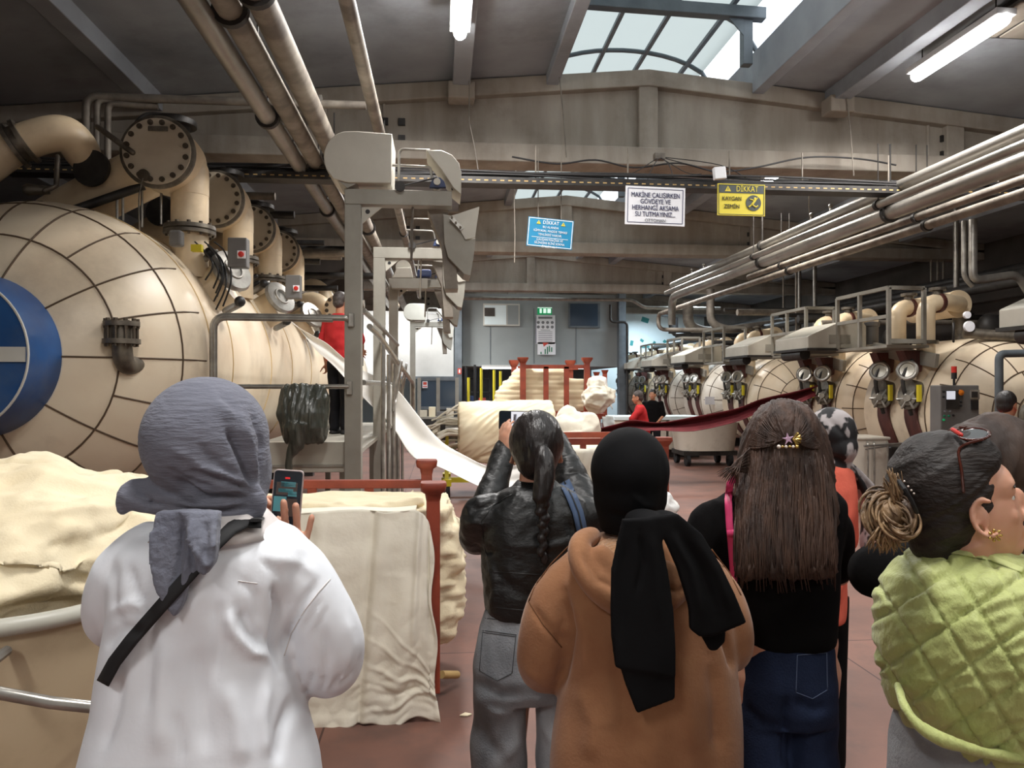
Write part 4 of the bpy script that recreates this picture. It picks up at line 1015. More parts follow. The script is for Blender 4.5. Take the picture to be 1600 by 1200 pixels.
for k, (y, lb) in enumerate(((9.6, 'second grey steel gantry from the camera, just behind the nearest one'), (12.4, 'third grey steel gantry, its short arm below the second one'), (20.6, 'farthest grey steel gantry, small rounded guard before the white partition'))):
    gd = dup(g0, (GX - .0, y, 0), lb)
    if k < 2:
        for ch in [o for o in ALL() if o.parent == gd and o.name.split('.')[0] in ('guard_housing', 'lower_lip')]: bpy.data.objects.remove(ch)
# small sloped hood between second and third gantry
q = P(627, 420, 12.0)
t = thing('reel_hood', 'small pale hood with sloped sides between the gantry posts', 'hood', q)
MB().prism([P(612, 434, 12), P(646, 434, 12), P(642, 418, 12), P(620, 418, 12)], (0, .5, 0)).build('hood_body', 'guard_steel', t, smooth=False, bevel=.01)
MB().lathe(P(630, 418, 12.1), (0, 1, 0), [(0, .12), (.3, .12)], 18).build('reel', 'guard_steel', t)
MB().box(P(663, 428, 12.1), (.22, .2, .12)).build('motor', 'motor_blue', t, smooth=False, bevel=.03)
MB().b2(P(612, 450, 12) , P(668, 435, 12) + Vector((0, .2, 0))).build('arm', 'steel_matte', t, smooth=False)
# handrails
a = P(334, 600, 6.72)
t = thing('handrail', 'bent steel guard rail in front of the platform, joined to the nearest post', 'handrail', (a.x, 6.72, 0))
MB().tube(bend([P(332, 640, 6.72), P(332, 493, 6.72), P(543, 497, 6.72), P(550, 506, 6.74)], .12), .026, 14).build('top_rail', 'steel', t)
MB().tube(bend([P(336, 590, 6.7), P(336, 497, 6.7), P(520, 500, 6.7)], .1), .02, 14).build('inner_rail', 'steel', t)
MB().tube([P(334, 604, 6.7), P(545, 604, 6.7)], .02, 12).build('lower_rail', 'steel', t)
for u, v in ((549, 500), (546, 606)):
    MB().box(P(u, v, 6.71), (.05, .04, .12)).build('bracket', 'steel', t, smooth=False, bevel=.006)
MB().tube([P(332, 640, 6.72), (a.x, 6.72, PZT - .1)], .026, 12).build('upright', 'steel', t)
for k, (z0, lb) in enumerate(((2.42, 'upper'), (1.78, 'lower'))):
    x = GX + .075
    rail_tube('handrail', [(x, 6.9, z0), (x, 9.4, z0), (x, 12.3, z0 - .02)], .025, '%s steel rail running back along the gantry posts' % lb)
x = GX + .2
t = thing('stair_rail', 'sloping bluish stair rail between the first and third posts', 'handrail', (x, 8, 0))
MB().tube(bend([(x - .1, 7.2, 2.3), (x - .05, 7.6, 2.25), (x + .05, 9.3, 2.02), (x + .12, 12.0, 1.8), (x + .12, 12.1, 1.2)], .15), .028, 12).build('top_rail', 'steel', t)
for y in (7.5, 8.3, 9.2, 10.2, 11.2): MB().tube([(x, y, 2.15 - .08 * (y - 7.5)), (x, y, .02)], .02, 10).build('baluster', 'steel', t)
for j in range(2):
    y = 9.2 + j * 1.3; MB().tube([(x + .04 + .05 * cos(q), y + .2 * sin(q), 1.75 + .3 * cos(q * 1.0)) for q in np.linspace(0, 2 * pi, 18, endpoint=False)], .014, 8, closed=True).build('rail_loop', 'steel', t)
# dark bin bag on the lower rail
mb = MB(); c = P(474, 652, 6.62)
rows = []
for v, hw, d in ((601, 27, .03), (606, 33, .05), (622, 37, .09), (645, 38, .12), (668, 37, .12), (682, 34, .1), (692, 27, .07)):
    p = P(474 + (2 if v > 650 else 0), v, 6.62); rows.append((p, hw * 6.62 / 1200, d))
mb.loft(rows, 28, 2.6)
mb.tube(curve_pts([P(468, 660, 6.55), P(462, 695, 6.55), P(455, 715, 6.56), P(453, 735, 6.56)], 5), [.09] * 3 + [.08, .07, .06, .055, .05, .045, .04, .035, .032, .03, .03, .028, .028], 12)
def bagw(co, no):
    return np.array([.022 * noise.noise(Vector((p[0] * 16, p[1] * 9, p[2] * 3))) + .012 * noise.noise(Vector((p[0] * 38, p[1] * 18, p[2] * 9))) for p in co])
t = melt(mb, .008, 3, .5, bagw)
tag(finish(t, 'bin_bag', 'bag_plastic'), 'crumpled dark grey plastic bag hanging on the lower platform rail', 'bag')
# ================================================================ RIGHT ROW OF MACHINES
RR, RZ, RXc, RD = 1.1, 1.36, 7.93, .78
def make_right(label, simple=False):
    t = thing('dyeing_machine', label, 'dyeing machine', (RXc, 10.3, 0))
    L = dict(parent=t, local=True); Ln = 1.6
    MB().lathe((0, 0, RZ), (0, 1, 0), [(0, RR), (.02, RR)] + [(.3 * j, RR) for j in range(1, 6)] + [(Ln, RR), (Ln + .02, RR * .8), (Ln + .06, 0)], 56).build('tank_body', 'cream_paint', **L)
    d = build_dome(0, 0, RZ, RR, RD, 0.001, 56, 12).build('domed_end', 'cream_paint', **L)
    seam_lines(0, 0, RZ, RR, RD, (.28, .55, .9), ((.28, .55, 8, .3), (.55, .98, 16, 0)), .009).build('panel_seams', 'seam', parent=d, local=True)
    MB().lathe((-.1, -RD * .98, RZ + .0), (0, -1, 0), [(0, .2), (.06, .2), (.08, .16), (.05, .13), (.06, 0)], 28).build('manhole', 'steel_matte', parent=d, local=True)
    MB().tube([(RR * 1.003 * cos(a), .02, RZ + RR * 1.003 * sin(a)) for a in np.linspace(0, 2 * pi, 56, endpoint=False)], .011, 6, closed=True).build('body_seam', 'seam', **L)
    for j, y in enumerate((.3, 1.0)):
        an = radians(166); n = Vector((cos(an), 0, sin(an))); sp = Vector((0, y, RZ)) + n * RR
        # stained saddle band below the door
        mb = MB(); mb.lathe((0, y - .17, RZ), (0, 1, 0), [(0, RR + .004), (.02, RR + .02), (.32, RR + .02), (.34, RR + .004)], 30, radians(0), radians(359.9)); 
        mb.build('wine_band', 'wine_stain', **L) if False else None
        vs = []; mb = MB()
        mb.grid(lambda s_, q: Vector(((RR + .012) * cos(radians(172 + 55 * q)), y - .16 + .32 * s_ + .03 * sin(9 * q), RZ + (RR + .012) * sin(radians(172 + 55 * q)))), 4, 14)
        mb.build('dye_stain', 'wine_stain', solid=.012, **L)
        nk = MB().tube([sp - n * .1, sp + n * .14], .2, 24).build('door_neck', 'flange_steel', **L)
        n2 = (n + Vector((0, -.9, .1))).normalized(); c0 = sp + n * .2 + Vector((0, -.12, .3))
        rg = MB().tube([c0 + frame_of(n2)[0] * .125 * cos(a) + frame_of(n2)[1] * .125 * sin(a) for a in np.linspace(0, 2 * pi, 28, endpoint=False)], .03, 8, closed=True).build('door_ring', 'steel', parent=nk, local=True)
        MB().lathe(c0, n2, [(0, .11), (.012, .1), (.015, 0)], 24).build('door_glass', 'glass_port', parent=nk, local=True)
        c1 = sp + n * .15 + Vector((0, -.1, -.12))
        MB().lathe(c1, n2, [(0, .145), (.04, .145), (.05, .1), (.09, .1), (.1, .05), (.14, .05), (.14, 0)], 16).build('door_lock', 'flange_steel', parent=nk, local=True)
        mb = MB()
        for q in range(6):
            a = 2 * pi * q / 6; x_, y_, z_ = frame_of(n2); e = c1 + n2 * .07 + x_ * .15 * cos(a) + y_ * .15 * sin(a); mb.tube([c1 + n2 * .1, e], .018, 8, True)
        mb.build('lock_arms', 'steel', parent=nk, local=True)
        MB().tube(curve_pts([sp + Vector((-.1, -.1, .5)), sp + Vector((-.25, -.1, .2)), sp + Vector((-.12, -.1, -.3))], 5), .03, 8).build('hose', 'dark_steel', parent=nk, local=True)
        MB().box(sp + Vector((-.12, -.28, .02)), (.05, .05, .24)).build('level_tag', 'yellow_paint', parent=nk, local=True, smooth=False)
        # elbow up and over
        xe = -.9
        el = MB().tube(bend([(xe, y, RZ + .45), (xe, y, RZ + 1.58), (xe + .35, y + .1, RZ + 1.64), (xe + .8, y + .4, RZ + 1.63)], .22), .125, 20).build('pipe_elbow', 'pipe_cream', **L)
        MB().lathe((xe, y, RZ + 1.0), (0, 0, 1), [(0, .12), (0, .17), (.05, .17), (.05, .12)], 20).build('flange', 'flange_steel', parent=el, local=True)
        MB().lathe((xe + .22, y + .05, RZ + 1.73), (0, 0, 1), [(0, .07), (.06, .07), (.06, .12), (.1, .12), (.1, .0)], 16).build('top_valve', 'flange_steel', parent=el, local=True)
        MB().lathe((xe + .2, y + .06, RZ + 1.61), (1, .3, .1), [(0, .125), (0, .15), (.06, .15), (.06, .125)], 20).build('pipe_clamp', 'wine_stain', parent=el, local=True)
    # header drum with its blank end towards us
    hd = MB().lathe((-.08, .75, RZ + 1.64), (0, 1, 0), [(0, .0), (0, .2), (1.1, .2), (1.2, .15), (1.22, 0)], 32).build('header_drum', 'pipe_cream', **L)
    MB().lathe((-.08, .77, RZ + 1.64), (0, -1, 0), [(0, .212), (.04, .212), (.04, .0)], 32).build('drum_end', 'pipe_cream', parent=hd, local=True)
    MB().tube([(.05, .9, RZ + 1.55), (.05, .9, RZ + .9)], .1, 18).build('drum_leg', 'flange_steel', **L)
    MB().ell((.4, .7, RZ + 1.3), (.2, .14, .2)).build('pump', 'dark_steel', **L)
    # catwalk beam and reel housing over the aisle
    MB().bar((-1.1, 1.3, RZ + .98), (-1.0, -.1, RZ + .74), .07, .2).build('catwalk_beam', 'steel_matte', smooth=False, bevel=.01, **L)
    MB().b2((-1.68, .0, RZ + .93), (-1.05, 1.4, RZ + .97)).build('catwalk_deck', 'steel_matte', smooth=False, **L)
    x0, x1, z0 = -2.17, -1.2, RZ + 1.0
    y0, y1 = 1.35, 2.55
    hz = [(x0, y0, z0 - .02), (x1, y0, z0 - .02), (x1, y0, z0 + .34), (x1 - .1, y0, z0 + .46), (x0 + .5, y0, z0 + .4), (x0, y0, z0 + .18)]
    ho = MB().prism(hz, (0, y1 - y0, 0)).build('reel_housing', 'guard_steel', smooth=False, bevel=.015, **L)
    MB().b2((x0 + .35, y0 - .015, z0 + .06), (x0 + .7, y0, z0 + .2)).build('name_plate', 'steel_matte', parent=ho, local=True, smooth=False)
    MB().b2((x0 - .02, y0 - .02, z0 - .05), (x1 + .02, y1 + .02, z0 - .01)).build('drip_edge', 'dark_steel', parent=ho, local=True, smooth=False)
    MB().lathe((x1 + .15, y0 + .1, z0 + .05), (0, 0, 1), [(0, .1), (.28, .1), (.3, .12), (.36, .12), (.38, 0)], 16).build('reel_motor', 'panel_grey', parent=ho, local=True)
    MB().tube([(x0 + .1, y0 + .3, z0 - .1), (x0 + .1, y1 - .2, z0 - .1)], .09, 14).build('reel', 'dark_steel', **L)
    # funnel down to the doors
    for y in (.3, 1.0): MB().prism([(-1.3, y - .1, RZ + .9), (-1.0, y - .1, RZ + .9), (-1.03, y - .1, RZ + .6), (-1.15, y - .1, RZ + .55)], (0, .2, 0)).build('funnel', 'wine_stain', smooth=False, **L)
    # guard frame
    fr = MB(); X0, X1, Z0, Z1 = -1.68, -1.16, RZ + .97, RZ + 1.77
    for (x, y) in ((X0, -.05), (X1, -.05), (X0, 1.35), (X0 - 0, .7)): fr.bar((x, y, Z0), (x, y, Z1), .05, .05)
    for z in (Z1, (Z0 + Z1) / 2): fr.bar((X0, -.05, z), (X0, 1.35, z), .05, .05)
    fr.bar((X0, -.05, Z1), (X1, -.05, Z1), .05, .05); fr.bar((X0, -.05, Z0 + .05), (X1, -.05, Z0 + .05), .06, .06)
    fr.build('guard_frame', 'steel_matte', smooth=False, **L)
    for y in (.3, 1.3): MB().b2((-.7, y, 0), (.7, y + .15, .45)).build('saddle', 'dark_steel', smooth=False, **L)
    MB().b2((-1.02, -.02, 1.02), (-.97, 1.6, 1.06)).build('side_rail', 'dark_steel', smooth=False, **L)
    return t
r0 = make_right('cream dyeing kettle of the right row, the one behind the grey control panel')
lbs = ['cream dyeing kettle of the right row, second behind the control panel', 'pale kettle of the right row where the burgundy cloth crosses, third behind the panel', 'white kettle of the right row, fourth behind the panel, a paper stuck to its dome', 'greyish white kettle of the right row, fifth behind the panel', 'small brownish kettle of the right row, sixth behind the panel', 'farthest kettle of the right row, bluish white beside the office corner']
for k, lb in enumerate(lbs):
    c = dup(r0, ((8.1, 8.3, 8.5, 8.6, 8.7, 8.8)[k], (13.1, 17.6, 21.4, 24.9, 27.9, 31.4)[k], 0), lb)
    if k >= 4:          # the last two carry no reel over the aisle
        for ch in [o for o in ALL() if o.parent == c and o.name.split('.')[0] in ('reel_housing', 'reel', 'guard_frame', 'catwalk_deck')]:
            for q in [o for o in ALL() if o.parent == ch]: bpy.data.objects.remove(q)
            bpy.data.objects.remove(ch)
    if k in (2, 3, 5):
        for ch in [o for o in ALL() if o.parent == c]:
            recolour(ch, 'cream_paint', 'white_paint_tank')
q = P(1100, 620, 22.2)
# nearest machine of the row: mostly beyond the frame, its reel housing shows
t = dup(r0, (RXc, 4.93, 0), 'dyeing kettle cut by the right frame edge, only its reel housing showing at top right')
# signal panel
Y = 9.1; a = P(1470, 662, Y); b = P(1530, 602, Y)
t = thing('control_panel', 'grey control cabinet with orange knob and red signal lamp at right', 'control panel', ((a.x + b.x) / 2, Y, 0))
MB().b2((a.x, Y, a.z - .25), (b.x, Y + .22, b.z)).build('cabinet', 'panel_grey', t, smooth=False, bevel=.012)
MB().b2((a.x + .15, Y + .05, 0), (b.x - .15, Y + .17, a.z - .25)).build('pedestal', 'panel_grey', t, smooth=False)
MB().b2(P(1478, 639, Y) - Vector((0, .02, 0)), P(1498, 610, Y)).build('door_left', 'dark_steel', t, smooth=False)
MB().b2(P(1479, 624, Y - .02) - Vector((0, .01, 0)), P(1492, 611, Y - .02)).build('display', 'screen_white', t, smooth=False)
MB().b2(P(1515, 624, Y) - Vector((0, .02, 0)), P(1529, 609, Y)).build('recorder', 'steel', t, smooth=False)
MB().b2(P(1518, 621, Y - .02) - Vector((0, .01, 0)), P(1527, 612, Y - .02)).build('recorder_screen', 'dark_steel', t, smooth=False)
MB().b2(P(1517, 640, Y) - Vector((0, .02, 0)), P(1527, 626, Y)).build('keypad', 'black', t, smooth=False)
MB().lathe(P(1500, 613.5, Y), (0, -1, 0), [(0, .035), (.03, .035), (.04, 0)], 16).build('knob', 'orange_btn', t)
for u, v, m_ in ((1501, 628, 'ink_black'), (1501, 634, 'ink_black'), (1475, 650, 'ink_green'), (1482, 650, 'ink_green'), (1474, 656, 'exit_green'), (1489, 649, 'ink_black'), (1474, 612, 'ink_black'), (1474, 620, 'ink_black'), (1476, 643, 'ink_grey'), (1484, 643, 'ink_grey')):
    MB().lathe(P(u, v, Y), (0, -1, 0), [(0, .014), (.015, .014), (.02, 0)], 10).build('button', m_, t)
q = P(1499, 602, Y); MB().cyl(q + Vector((0, .1, 0)), q + Vector((0, .1, .08)), .015, seg=8).build('lamp_stem', 'black', t)
MB().cyl(q + Vector((0, .1, .08)), q + Vector((0, .1, .16)), .033, seg=14).build('lamp_black', 'black', t); MB().cyl(q + Vector((0, .1, .16)), q + Vector((0, .1, .24)), .033, seg=14).build('lamp_red', 'red_btn', t)
# dark frame pipe right of the panel
pipe('frame_pipe', [P(1561, 640, 9.3), P(1561, 553, 9.3), P(1640, 551, 9.3)], .05, 'frame_blue_grey', 'dark grey square-cornered pipe frame right of the control panel', br=.08)
pts = [P(1561, 640, 9.3), Vector((P(1561, 640, 9.3).x, 9.3, 0))]
tag(MB().tube(pts, .05, 12).build('frame_post', 'frame_blue_grey'), 'lower part of the dark pipe frame, behind the man at right', 'post')
# slanting cream duct at far right under the housing
a, b = P(1505, 520, 10.2), P(1640, 530, 9.8)
t = thing('slanting_duct', 'long dull duct with a small gauge and wheel above the big right kettle', 'duct', a)
MB().tube([a, b], .075, 16).build('duct', 'flange_steel', t)
MB().lathe(a + Vector((0, -.1, .08)), (0, -1, 0), [(0, .075), (.04, .075), (.045, 0)], 18).build('gauge_face', 'sign_white', t)
MB().lathe(a + Vector((-.03, -.1, .24)), (0, -1, 0), [(0, .05), (.04, .05), (.045, 0)], 18).build('gauge_face', 'sign_white', t)
MB().tube([a + Vector((-.18 + .03 * cos(q), -.05 + .04 * cos(q), .0 + .13 * sin(q))) for q in np.linspace(0, 2 * pi, 20, endpoint=False)], .015, 8, closed=True).build('hand_wheel', 'dark_steel', t)
# paper on the fourth dome
q = P(1113, 626, 20.93)
tag(MB().box(q, (.42, .02, .22)).build('paper_notice', 'sign_white', smooth=False), 'pale paper notice before the white kettle dome, above the burgundy cloth', 'paper')
# blue-grey machine tops in the far corner
for k, (u, v, Y) in enumerate(((1000, 575, 33.5), (1012, 575, 31.5))): pass

# small far work table beside office corner
t = thing('far_bench', 'long pale trough counter behind the worker in the red shirt', 'trough', (5.2, 17.5, 0))
a, b = P(960, 651, 18.2), P(1100, 651, 18.2)
MB().b2((a.x, 18.2, a.z - .09), (b.x, 19.2, a.z)).build('counter_top', 'wall_bright', t, smooth=False, bevel=.01)
for k in range(5):
    x = a.x + (b.x - a.x) * k / 5; MB().b2((x + .03, 18.25, .2), (x + (b.x - a.x) / 5 - .03, 19.1, a.z - .09)).build('tub_side', 'tub_white', t, smooth=False, bevel=.02)
MB().b2((a.x + .05, 18.4, 0), (b.x - .05, 19.0, .2)).build('plinth', 'dark_steel', t, smooth=False)
# ================================================================ CLOTH AND WAGONS
def sheet(name, top, bot, m_, label, cat='cloth', nu=60, nv=24, amp=.012, sc=9, st=(1, 1, 1), wv=None, parent=None, solid=.004, seed=0.0):
    T = curve_pts(top, 10); B = curve_pts(bot, 10)
    def at(L_, s_):
        x = s_ * (len(L_) - 1); i = min(int(x), len(L_) - 2); return L_[i].lerp(L_[i + 1], x - i)
    def fn(s_, q):
        p = at(T, s_).lerp(at(B, s_), q)
        d = amp * noise.noise(Vector((p.x * sc * st[0] + seed, p.y * sc * st[1], p.z * sc * st[2])))
        n = Vector((0, -1, 0)) * d
        if wv: n += wv(s_, q)
        return p + n
    mb = MB().grid(fn, nu, nv); o = mb.build(name, m_, parent, solid=solid, angle=180)
    if label: tag(o, label, cat)
    return o

# ---- red steel cloth wagons
def wagon_frame(label, x0, x1, y0, y1, zr, ztp, zbase=.32, mid=2, name='cloth_wagon', legs=True, flare=True, base_rail=True):
    t = thing(name, label, 'wagon', ((x0 + x1) / 2, (y0 + y1) / 2, 0))
    for (x, y) in ((x0, y0), (x1, y0), (x0, y1), (x1, y1)):
        mb = MB().b2((x - .04, y - .04, .1), (x + .04, y + .04, ztp - .06))
        if flare: mb.prism([(x - .045, y - .045, ztp - .07), (x + .045, y - .045, ztp - .07), (x + .045, y + .045, ztp - .07), (x - .045, y + .045, ztp - .07)], (0, 0, .001))
        mb.build('post', 'red_oxide', t, smooth=False, bevel=.006)
        c = MB(); c.loft([((x, y, ztp - .09), .045, .045), ((x, y, ztp - .05), .075, .075), ((x, y, ztp - .012), .085, .085), ((x, y, ztp), .08, .08)], 20, 5)
        c.build('post_cap', 'red_oxide', t, angle=50)
    for y in (y0, y1):
        MB().bar((x0, y, zr), (x1, y, zr), .05, .055).build('top_rail', 'red_oxide', t, smooth=False, bevel=.004)
        if base_rail: MB().bar((x0, y, zbase), (x1, y, zbase), .06, .07).build('base_rail', 'red_oxide', t, smooth=False, bevel=.004)
        for k in range(mid):
            x = x0 + (x1 - x0) * (k + 1) / (mid + 1)
            MB().bar((x, y, zbase), (x, y, zr), .05, .045).build('bar', 'red_oxide', t, smooth=False, bevel=.004)
    for x in (x0, x1):
        if base_rail: MB().bar((x, y0, zbase), (x, y1, zbase), .06, .07).build('side_rail', 'red_oxide', t, smooth=False)
    MB().b2((x0, y0, zbase - .01), (x1, y1, zbase + .03)).build('deck', 'wood_pale', t, smooth=False)
    for (x, y) in ((x0 + .12, y0 + .12), (x1 - .12, y0 + .12), (x0 + .12, y1 - .12), (x1 - .12, y1 - .12)):
        w_ = MB().cyl((x - .025, y, .09), (x + .025, y, .09), .09, seg=20).build('wheel', 'rubber', t)
        MB().b2((x - .04, y - .05, .16), (x + .04, y + .05, .32)).build('wheel_fork', 'dark_steel', w_, smooth=False)
    return t
# foreground wagon
xr = P(677, 800, 4.12).x; xb = P(667, 757, 5.2).x
Y0, Y1 = 4.12, 5.15
wt = thing('cloth_wagon', 'rust-red steel wagon with flared post caps in the foreground, loaded with pale cloth', 'wagon', (-.6, 4.6, 0))
for (x, y, zt_) in ((xr, Y0, P(677, 753, Y0).z), (-1.32, Y0, 1.23), (xb, Y1, P(667, 718, Y1).z), (-1.32, Y1, 1.25)):
    MB().b2((x - .036, y - .036, .12), (x + .036, y + .036, zt_ - .05)).build('post', 'red_oxide', wt, smooth=False, bevel=.005)
    MB().loft([((x, y, zt_ - .1), .037, .037), ((x, y, zt_ - .06), .045, .045), ((x, y, zt_ - .045), .066, .066), ((x, y, zt_ - .012), .072, .072), ((x, y, zt_), .066, .066)], 24, 5).build('post_cap', 'red_oxide', wt, angle=50)
zr = P(560, 757, Y1).z
MB().bar((-1.32, Y1, zr + .01), (xb, Y1, zr), .05, .055).build('top_rail', 'red_oxide', wt, smooth=False, bevel=.004)
MB().bar((-1.32, Y0, .95), (xr, Y0, .95), .05, .055).build('top_rail', 'red_oxide', wt, smooth=False, bevel=.004)
for u in (488, 577, 400): x = P(u, 780, Y1).x; MB().bar((x, Y1, .3), (x, Y1, zr), .06, .045).build('bar', 'red_oxide', wt, smooth=False, bevel=.004)
MB().b2((-1.32, Y0, .22), (xr, Y1, .28)).build('deck', 'red_oxide', wt, smooth=False)
MB().tube([P(690, 1054, 4.3), P(714, 1054, 4.45)], .022, 12).build('wood_pole', 'wood_pale', wt)
MB().bar((xr - .01, Y0 - .06, 0.02), (xr - .01, Y0 - .06, .32), .035, .03).build('wood_leg', 'wood_pale', wt, smooth=False)
for x in (-1.2, xr - .1):
    for y in (Y0 + .15, Y1 - .15):
        w_ = MB().cyl((x - .025, y, .08), (x + .025, y, .08), .08, seg=20).build('wheel', 'rubber', wt)
        MB().b2((x - .04, y - .04, .12), (x + .04, y + .04, .22)).build('wheel_fork', 'dark_steel', w_, smooth=False)
# pleated pile filling the wagon: folded layers with wavy side
def pile_def(co, no):
    out = np.zeros((len(co), 3))
    for i, p in enumerate(co):
        n_ = no[i]
        w_ = noise.noise(Vector((p[0] * 5, p[1] * 7, p[2] * 4))); f = .03 * noise.noise(Vector((p[0] * 4, p[1] * 9, p[2] * 12 + 2 * w_))) + .05 * crumple(p, 5, (1, 1, 3.2)) + .022 * crumple(p, 13, (1, 1, 3)) - .03
        if n_[2] > .6: f = .02 * noise.noise(Vector((p[0] * 7, p[1] * 9, 0)))
        out[i] = n_ * f
    return out
mb = MB(); zt_ = P(560, 789, 4.5).z
rows = []
xe = P(712, 900, 4.65).x; z0p = .3
for k in range(14):
    q = k / 13; z = zt_ + (z0p - zt_) * q
    r_ = P(697 + 22 * min(1, q * 3.5) - 14 * max(0, q - .75) * 4, 900, 4.65).x
    rows.append((Vector(((-1.25 + r_) / 2, 4.66, z)), (r_ + 1.25) / 2, .40))
mb.loft(rows, 40, 7)
tag(finish(melt(mb, .016, 2, .5, pile_def), 'cloth_pile', 'cloth_cream', angle=180), 'pleated cream cloth stacked inside the foreground red wagon, ruffled at its right side', 'cloth pile')
# loose roll of cloth on the top
mb = MB(); pts = [P(u, v, 4.35) + Vector((0, .0, 0)) for u, v in ((470, 792), (520, 794), (580, 796), (630, 790), (655, 784))]
mb.tube(curve_pts(pts, 5), .035, 12, True)
tag(finish(melt(mb, .01, 2, .5, lambda co, no: np.array([.012 * noise.noise(Vector((p[0] * 14, p[1] * 30, p[2] * 30))) for p in co])), 'cloth_fold', 'cloth_cream'), 'thin rolled edge of cream cloth along the top of the foreground pile', 'cloth')
# draped front sheet
Yf = 4.02
top = [P(u, v, Yf + .04) for u, v in ((440, 806), (500, 800), (560, 797), (610, 800), (650, 797), (668, 812), (674, 838))]
bot = [P(u, v, Yf) for u, v in ((440, 1118), (490, 1137), (530, 1138), (575, 1129), (612, 1138), (650, 1120), (685, 1131))]
def drape(s_, q):
    d = .0
    x, z = s_, q
    for (cx, w_, a_, q0, q1) in ((.17, .03, .015, 0, .5), (.42, .02, -.02, 0, 1), (.47, .05, .02, 0, .9), (.74, .03, .018, .0, .6), (.9, .03, -.02, .1, .55), (.62, .08, .02, .3, .8)):
        f = math.exp(-((x - cx - .1 * (z - .3) * (1 if cx > .5 else .3)) / w_) ** 2) * (1 if q0 <= z <= q1 else math.exp(-min(abs(z - q0), abs(z - q1)) * 14)); d += a_ * f
    for (q_, a_, w_, sl) in ((.78, .012, .012, .22), (.84, -.010, .010, .14), (.9, .014, .014, -.2), (.7, .007, .010, .42), (.62, .006, .008, .6)):
        d += a_ * math.exp(-((z - q_ - sl * (x - .7)) / w_) ** 2) * min(1, max(0, (x - .35) * 3))
    d += .010 * abs(noise.noise(Vector((x * 5, z * 7, 2)))) + (.02 * abs(noise.noise(Vector((x * 9 + z * 4, z * 13, 7)))) * min(1, max(0, (z - .5) * 3)))
    return Vector((.012 * sin(z * 14) * (x > .93), -d - .03 * sin(pi * min(1, z * 1.2)) * .6, 0))
sh = sheet('draped_sheet', top, bot, 'cloth_raw', 'off-white cotton sheet hanging over the front of the foreground red wagon', nu=120, nv=120, amp=.016, sc=5, wv=drape)
# fringe thread line on the right selvedge
sheet('top_fold', [P(u, v, Yf + .04) for u, v in ((440, 806), (500, 800), (560, 797), (610, 800), (650, 797))], [P(u, v - 3, 4.5) for u, v in ((452, 792), (505, 792), (560, 792), (610, 792), (652, 788))], 'cloth_raw', None, nu=40, nv=8, amp=.01, parent=sh)

# ---- big tub at left with heaped cloth
Yt = 2.15
zr_ = P(80, 992, Yt).z
t = thing('cloth_tub', 'large beige plastic tub in the left foreground, full of heaped cloth', 'tub', (-1.95, 2.85, 0))
mb = MB(); cx, cy = -2.0, 2.95
outer = [(Vector((cx, cy, .12)), .9, .68), (Vector((cx, cy, .5)), .97, .73), (Vector((cx, cy, zr_ - .02)), 1.04, .8), (Vector((cx, cy, zr_)), 1.04, .8), (Vector((cx, cy, zr_)), .99, .75), (Vector((cx, cy, .5)), .93, .69), (Vector((cx, cy, .2)), .86, .64)]
mb.loft(outer, 56, 4); mb.build('tub_shell', 'tub_plastic', t, angle=60)
ring = [Vector((cx + 1.045 * math.copysign(abs(cos(a)) ** .5, cos(a)), cy + .805 * math.copysign(abs(sin(a)) ** .5, sin(a)), zr_)) for a in np.linspace(0, 2 * pi, 80, endpoint=False)]
MB().tube(ring, .026, 12, closed=True, side=(0, 0, 1)).build('rim', 'tub_rim', t)
for x in (cx - .6, cx + .6):
    for y in (cy - .4, cy + .4): MB().cyl((x - .03, y, .07), (x + .03, y, .07), .07, seg=18).build('wheel', 'rubber', t)
MB().tube([P(-60, 1072, 2.0), P(0, 1083, 2.05), P(80, 1098, 2.08), P(165, 1107, 2.1), P(240, 1112, 2.3)], .016, 12).build('push_bar', 'steel', t)
for u in (-60, 230): a = P(u, 1072 if u < 0 else 1111, 2.02 if u < 0 else 2.3); MB().tube([a, a + Vector((0, .2, .02))], .014, 8).build('bar_bracket', 'steel', t)
def heap(co, no):
    return np.array([.06 * noise.noise(Vector((p[0] * 2.4, p[1] * 2.4, p[2] * 2.8 + 4))) + .11 * crumple(p, 2.6, (1, 1, 1.7)) + .06 * crumple(p, 6, (.8, 1, 1.9)) + .018 * crumple(p, 14, (.8, 1, 1.6)) + .006 * noise.noise(Vector((p[0] * 22, p[1] * 22, p[2] * 30))) - .08 for p in co])
mb = MB(); mb.ell((cx, cy, zr_ - .02), (.95, .7, .3), seg=40).ell((cx + .35, cy - .05, zr_ + .12), (.55, .5, .23)).ell((cx - .2, cy + .1, zr_ + .2), (.5, .4, .17)).ell((cx + .7, cy + .1, zr_ + .06), (.32, .45, .17)).ell((cx + .2, cy - .35, zr_ + .02), (.6, .3, .16)).ell((cx + .45, cy + .2, zr_ + .25), (.4, .3, .12))
tag(finish(melt(mb, .011, 2, .5, heap), 'cloth_heap', 'cloth_cream', angle=180), 'crumpled heap of cream cloth rising above the beige tub at left', 'cloth heap')

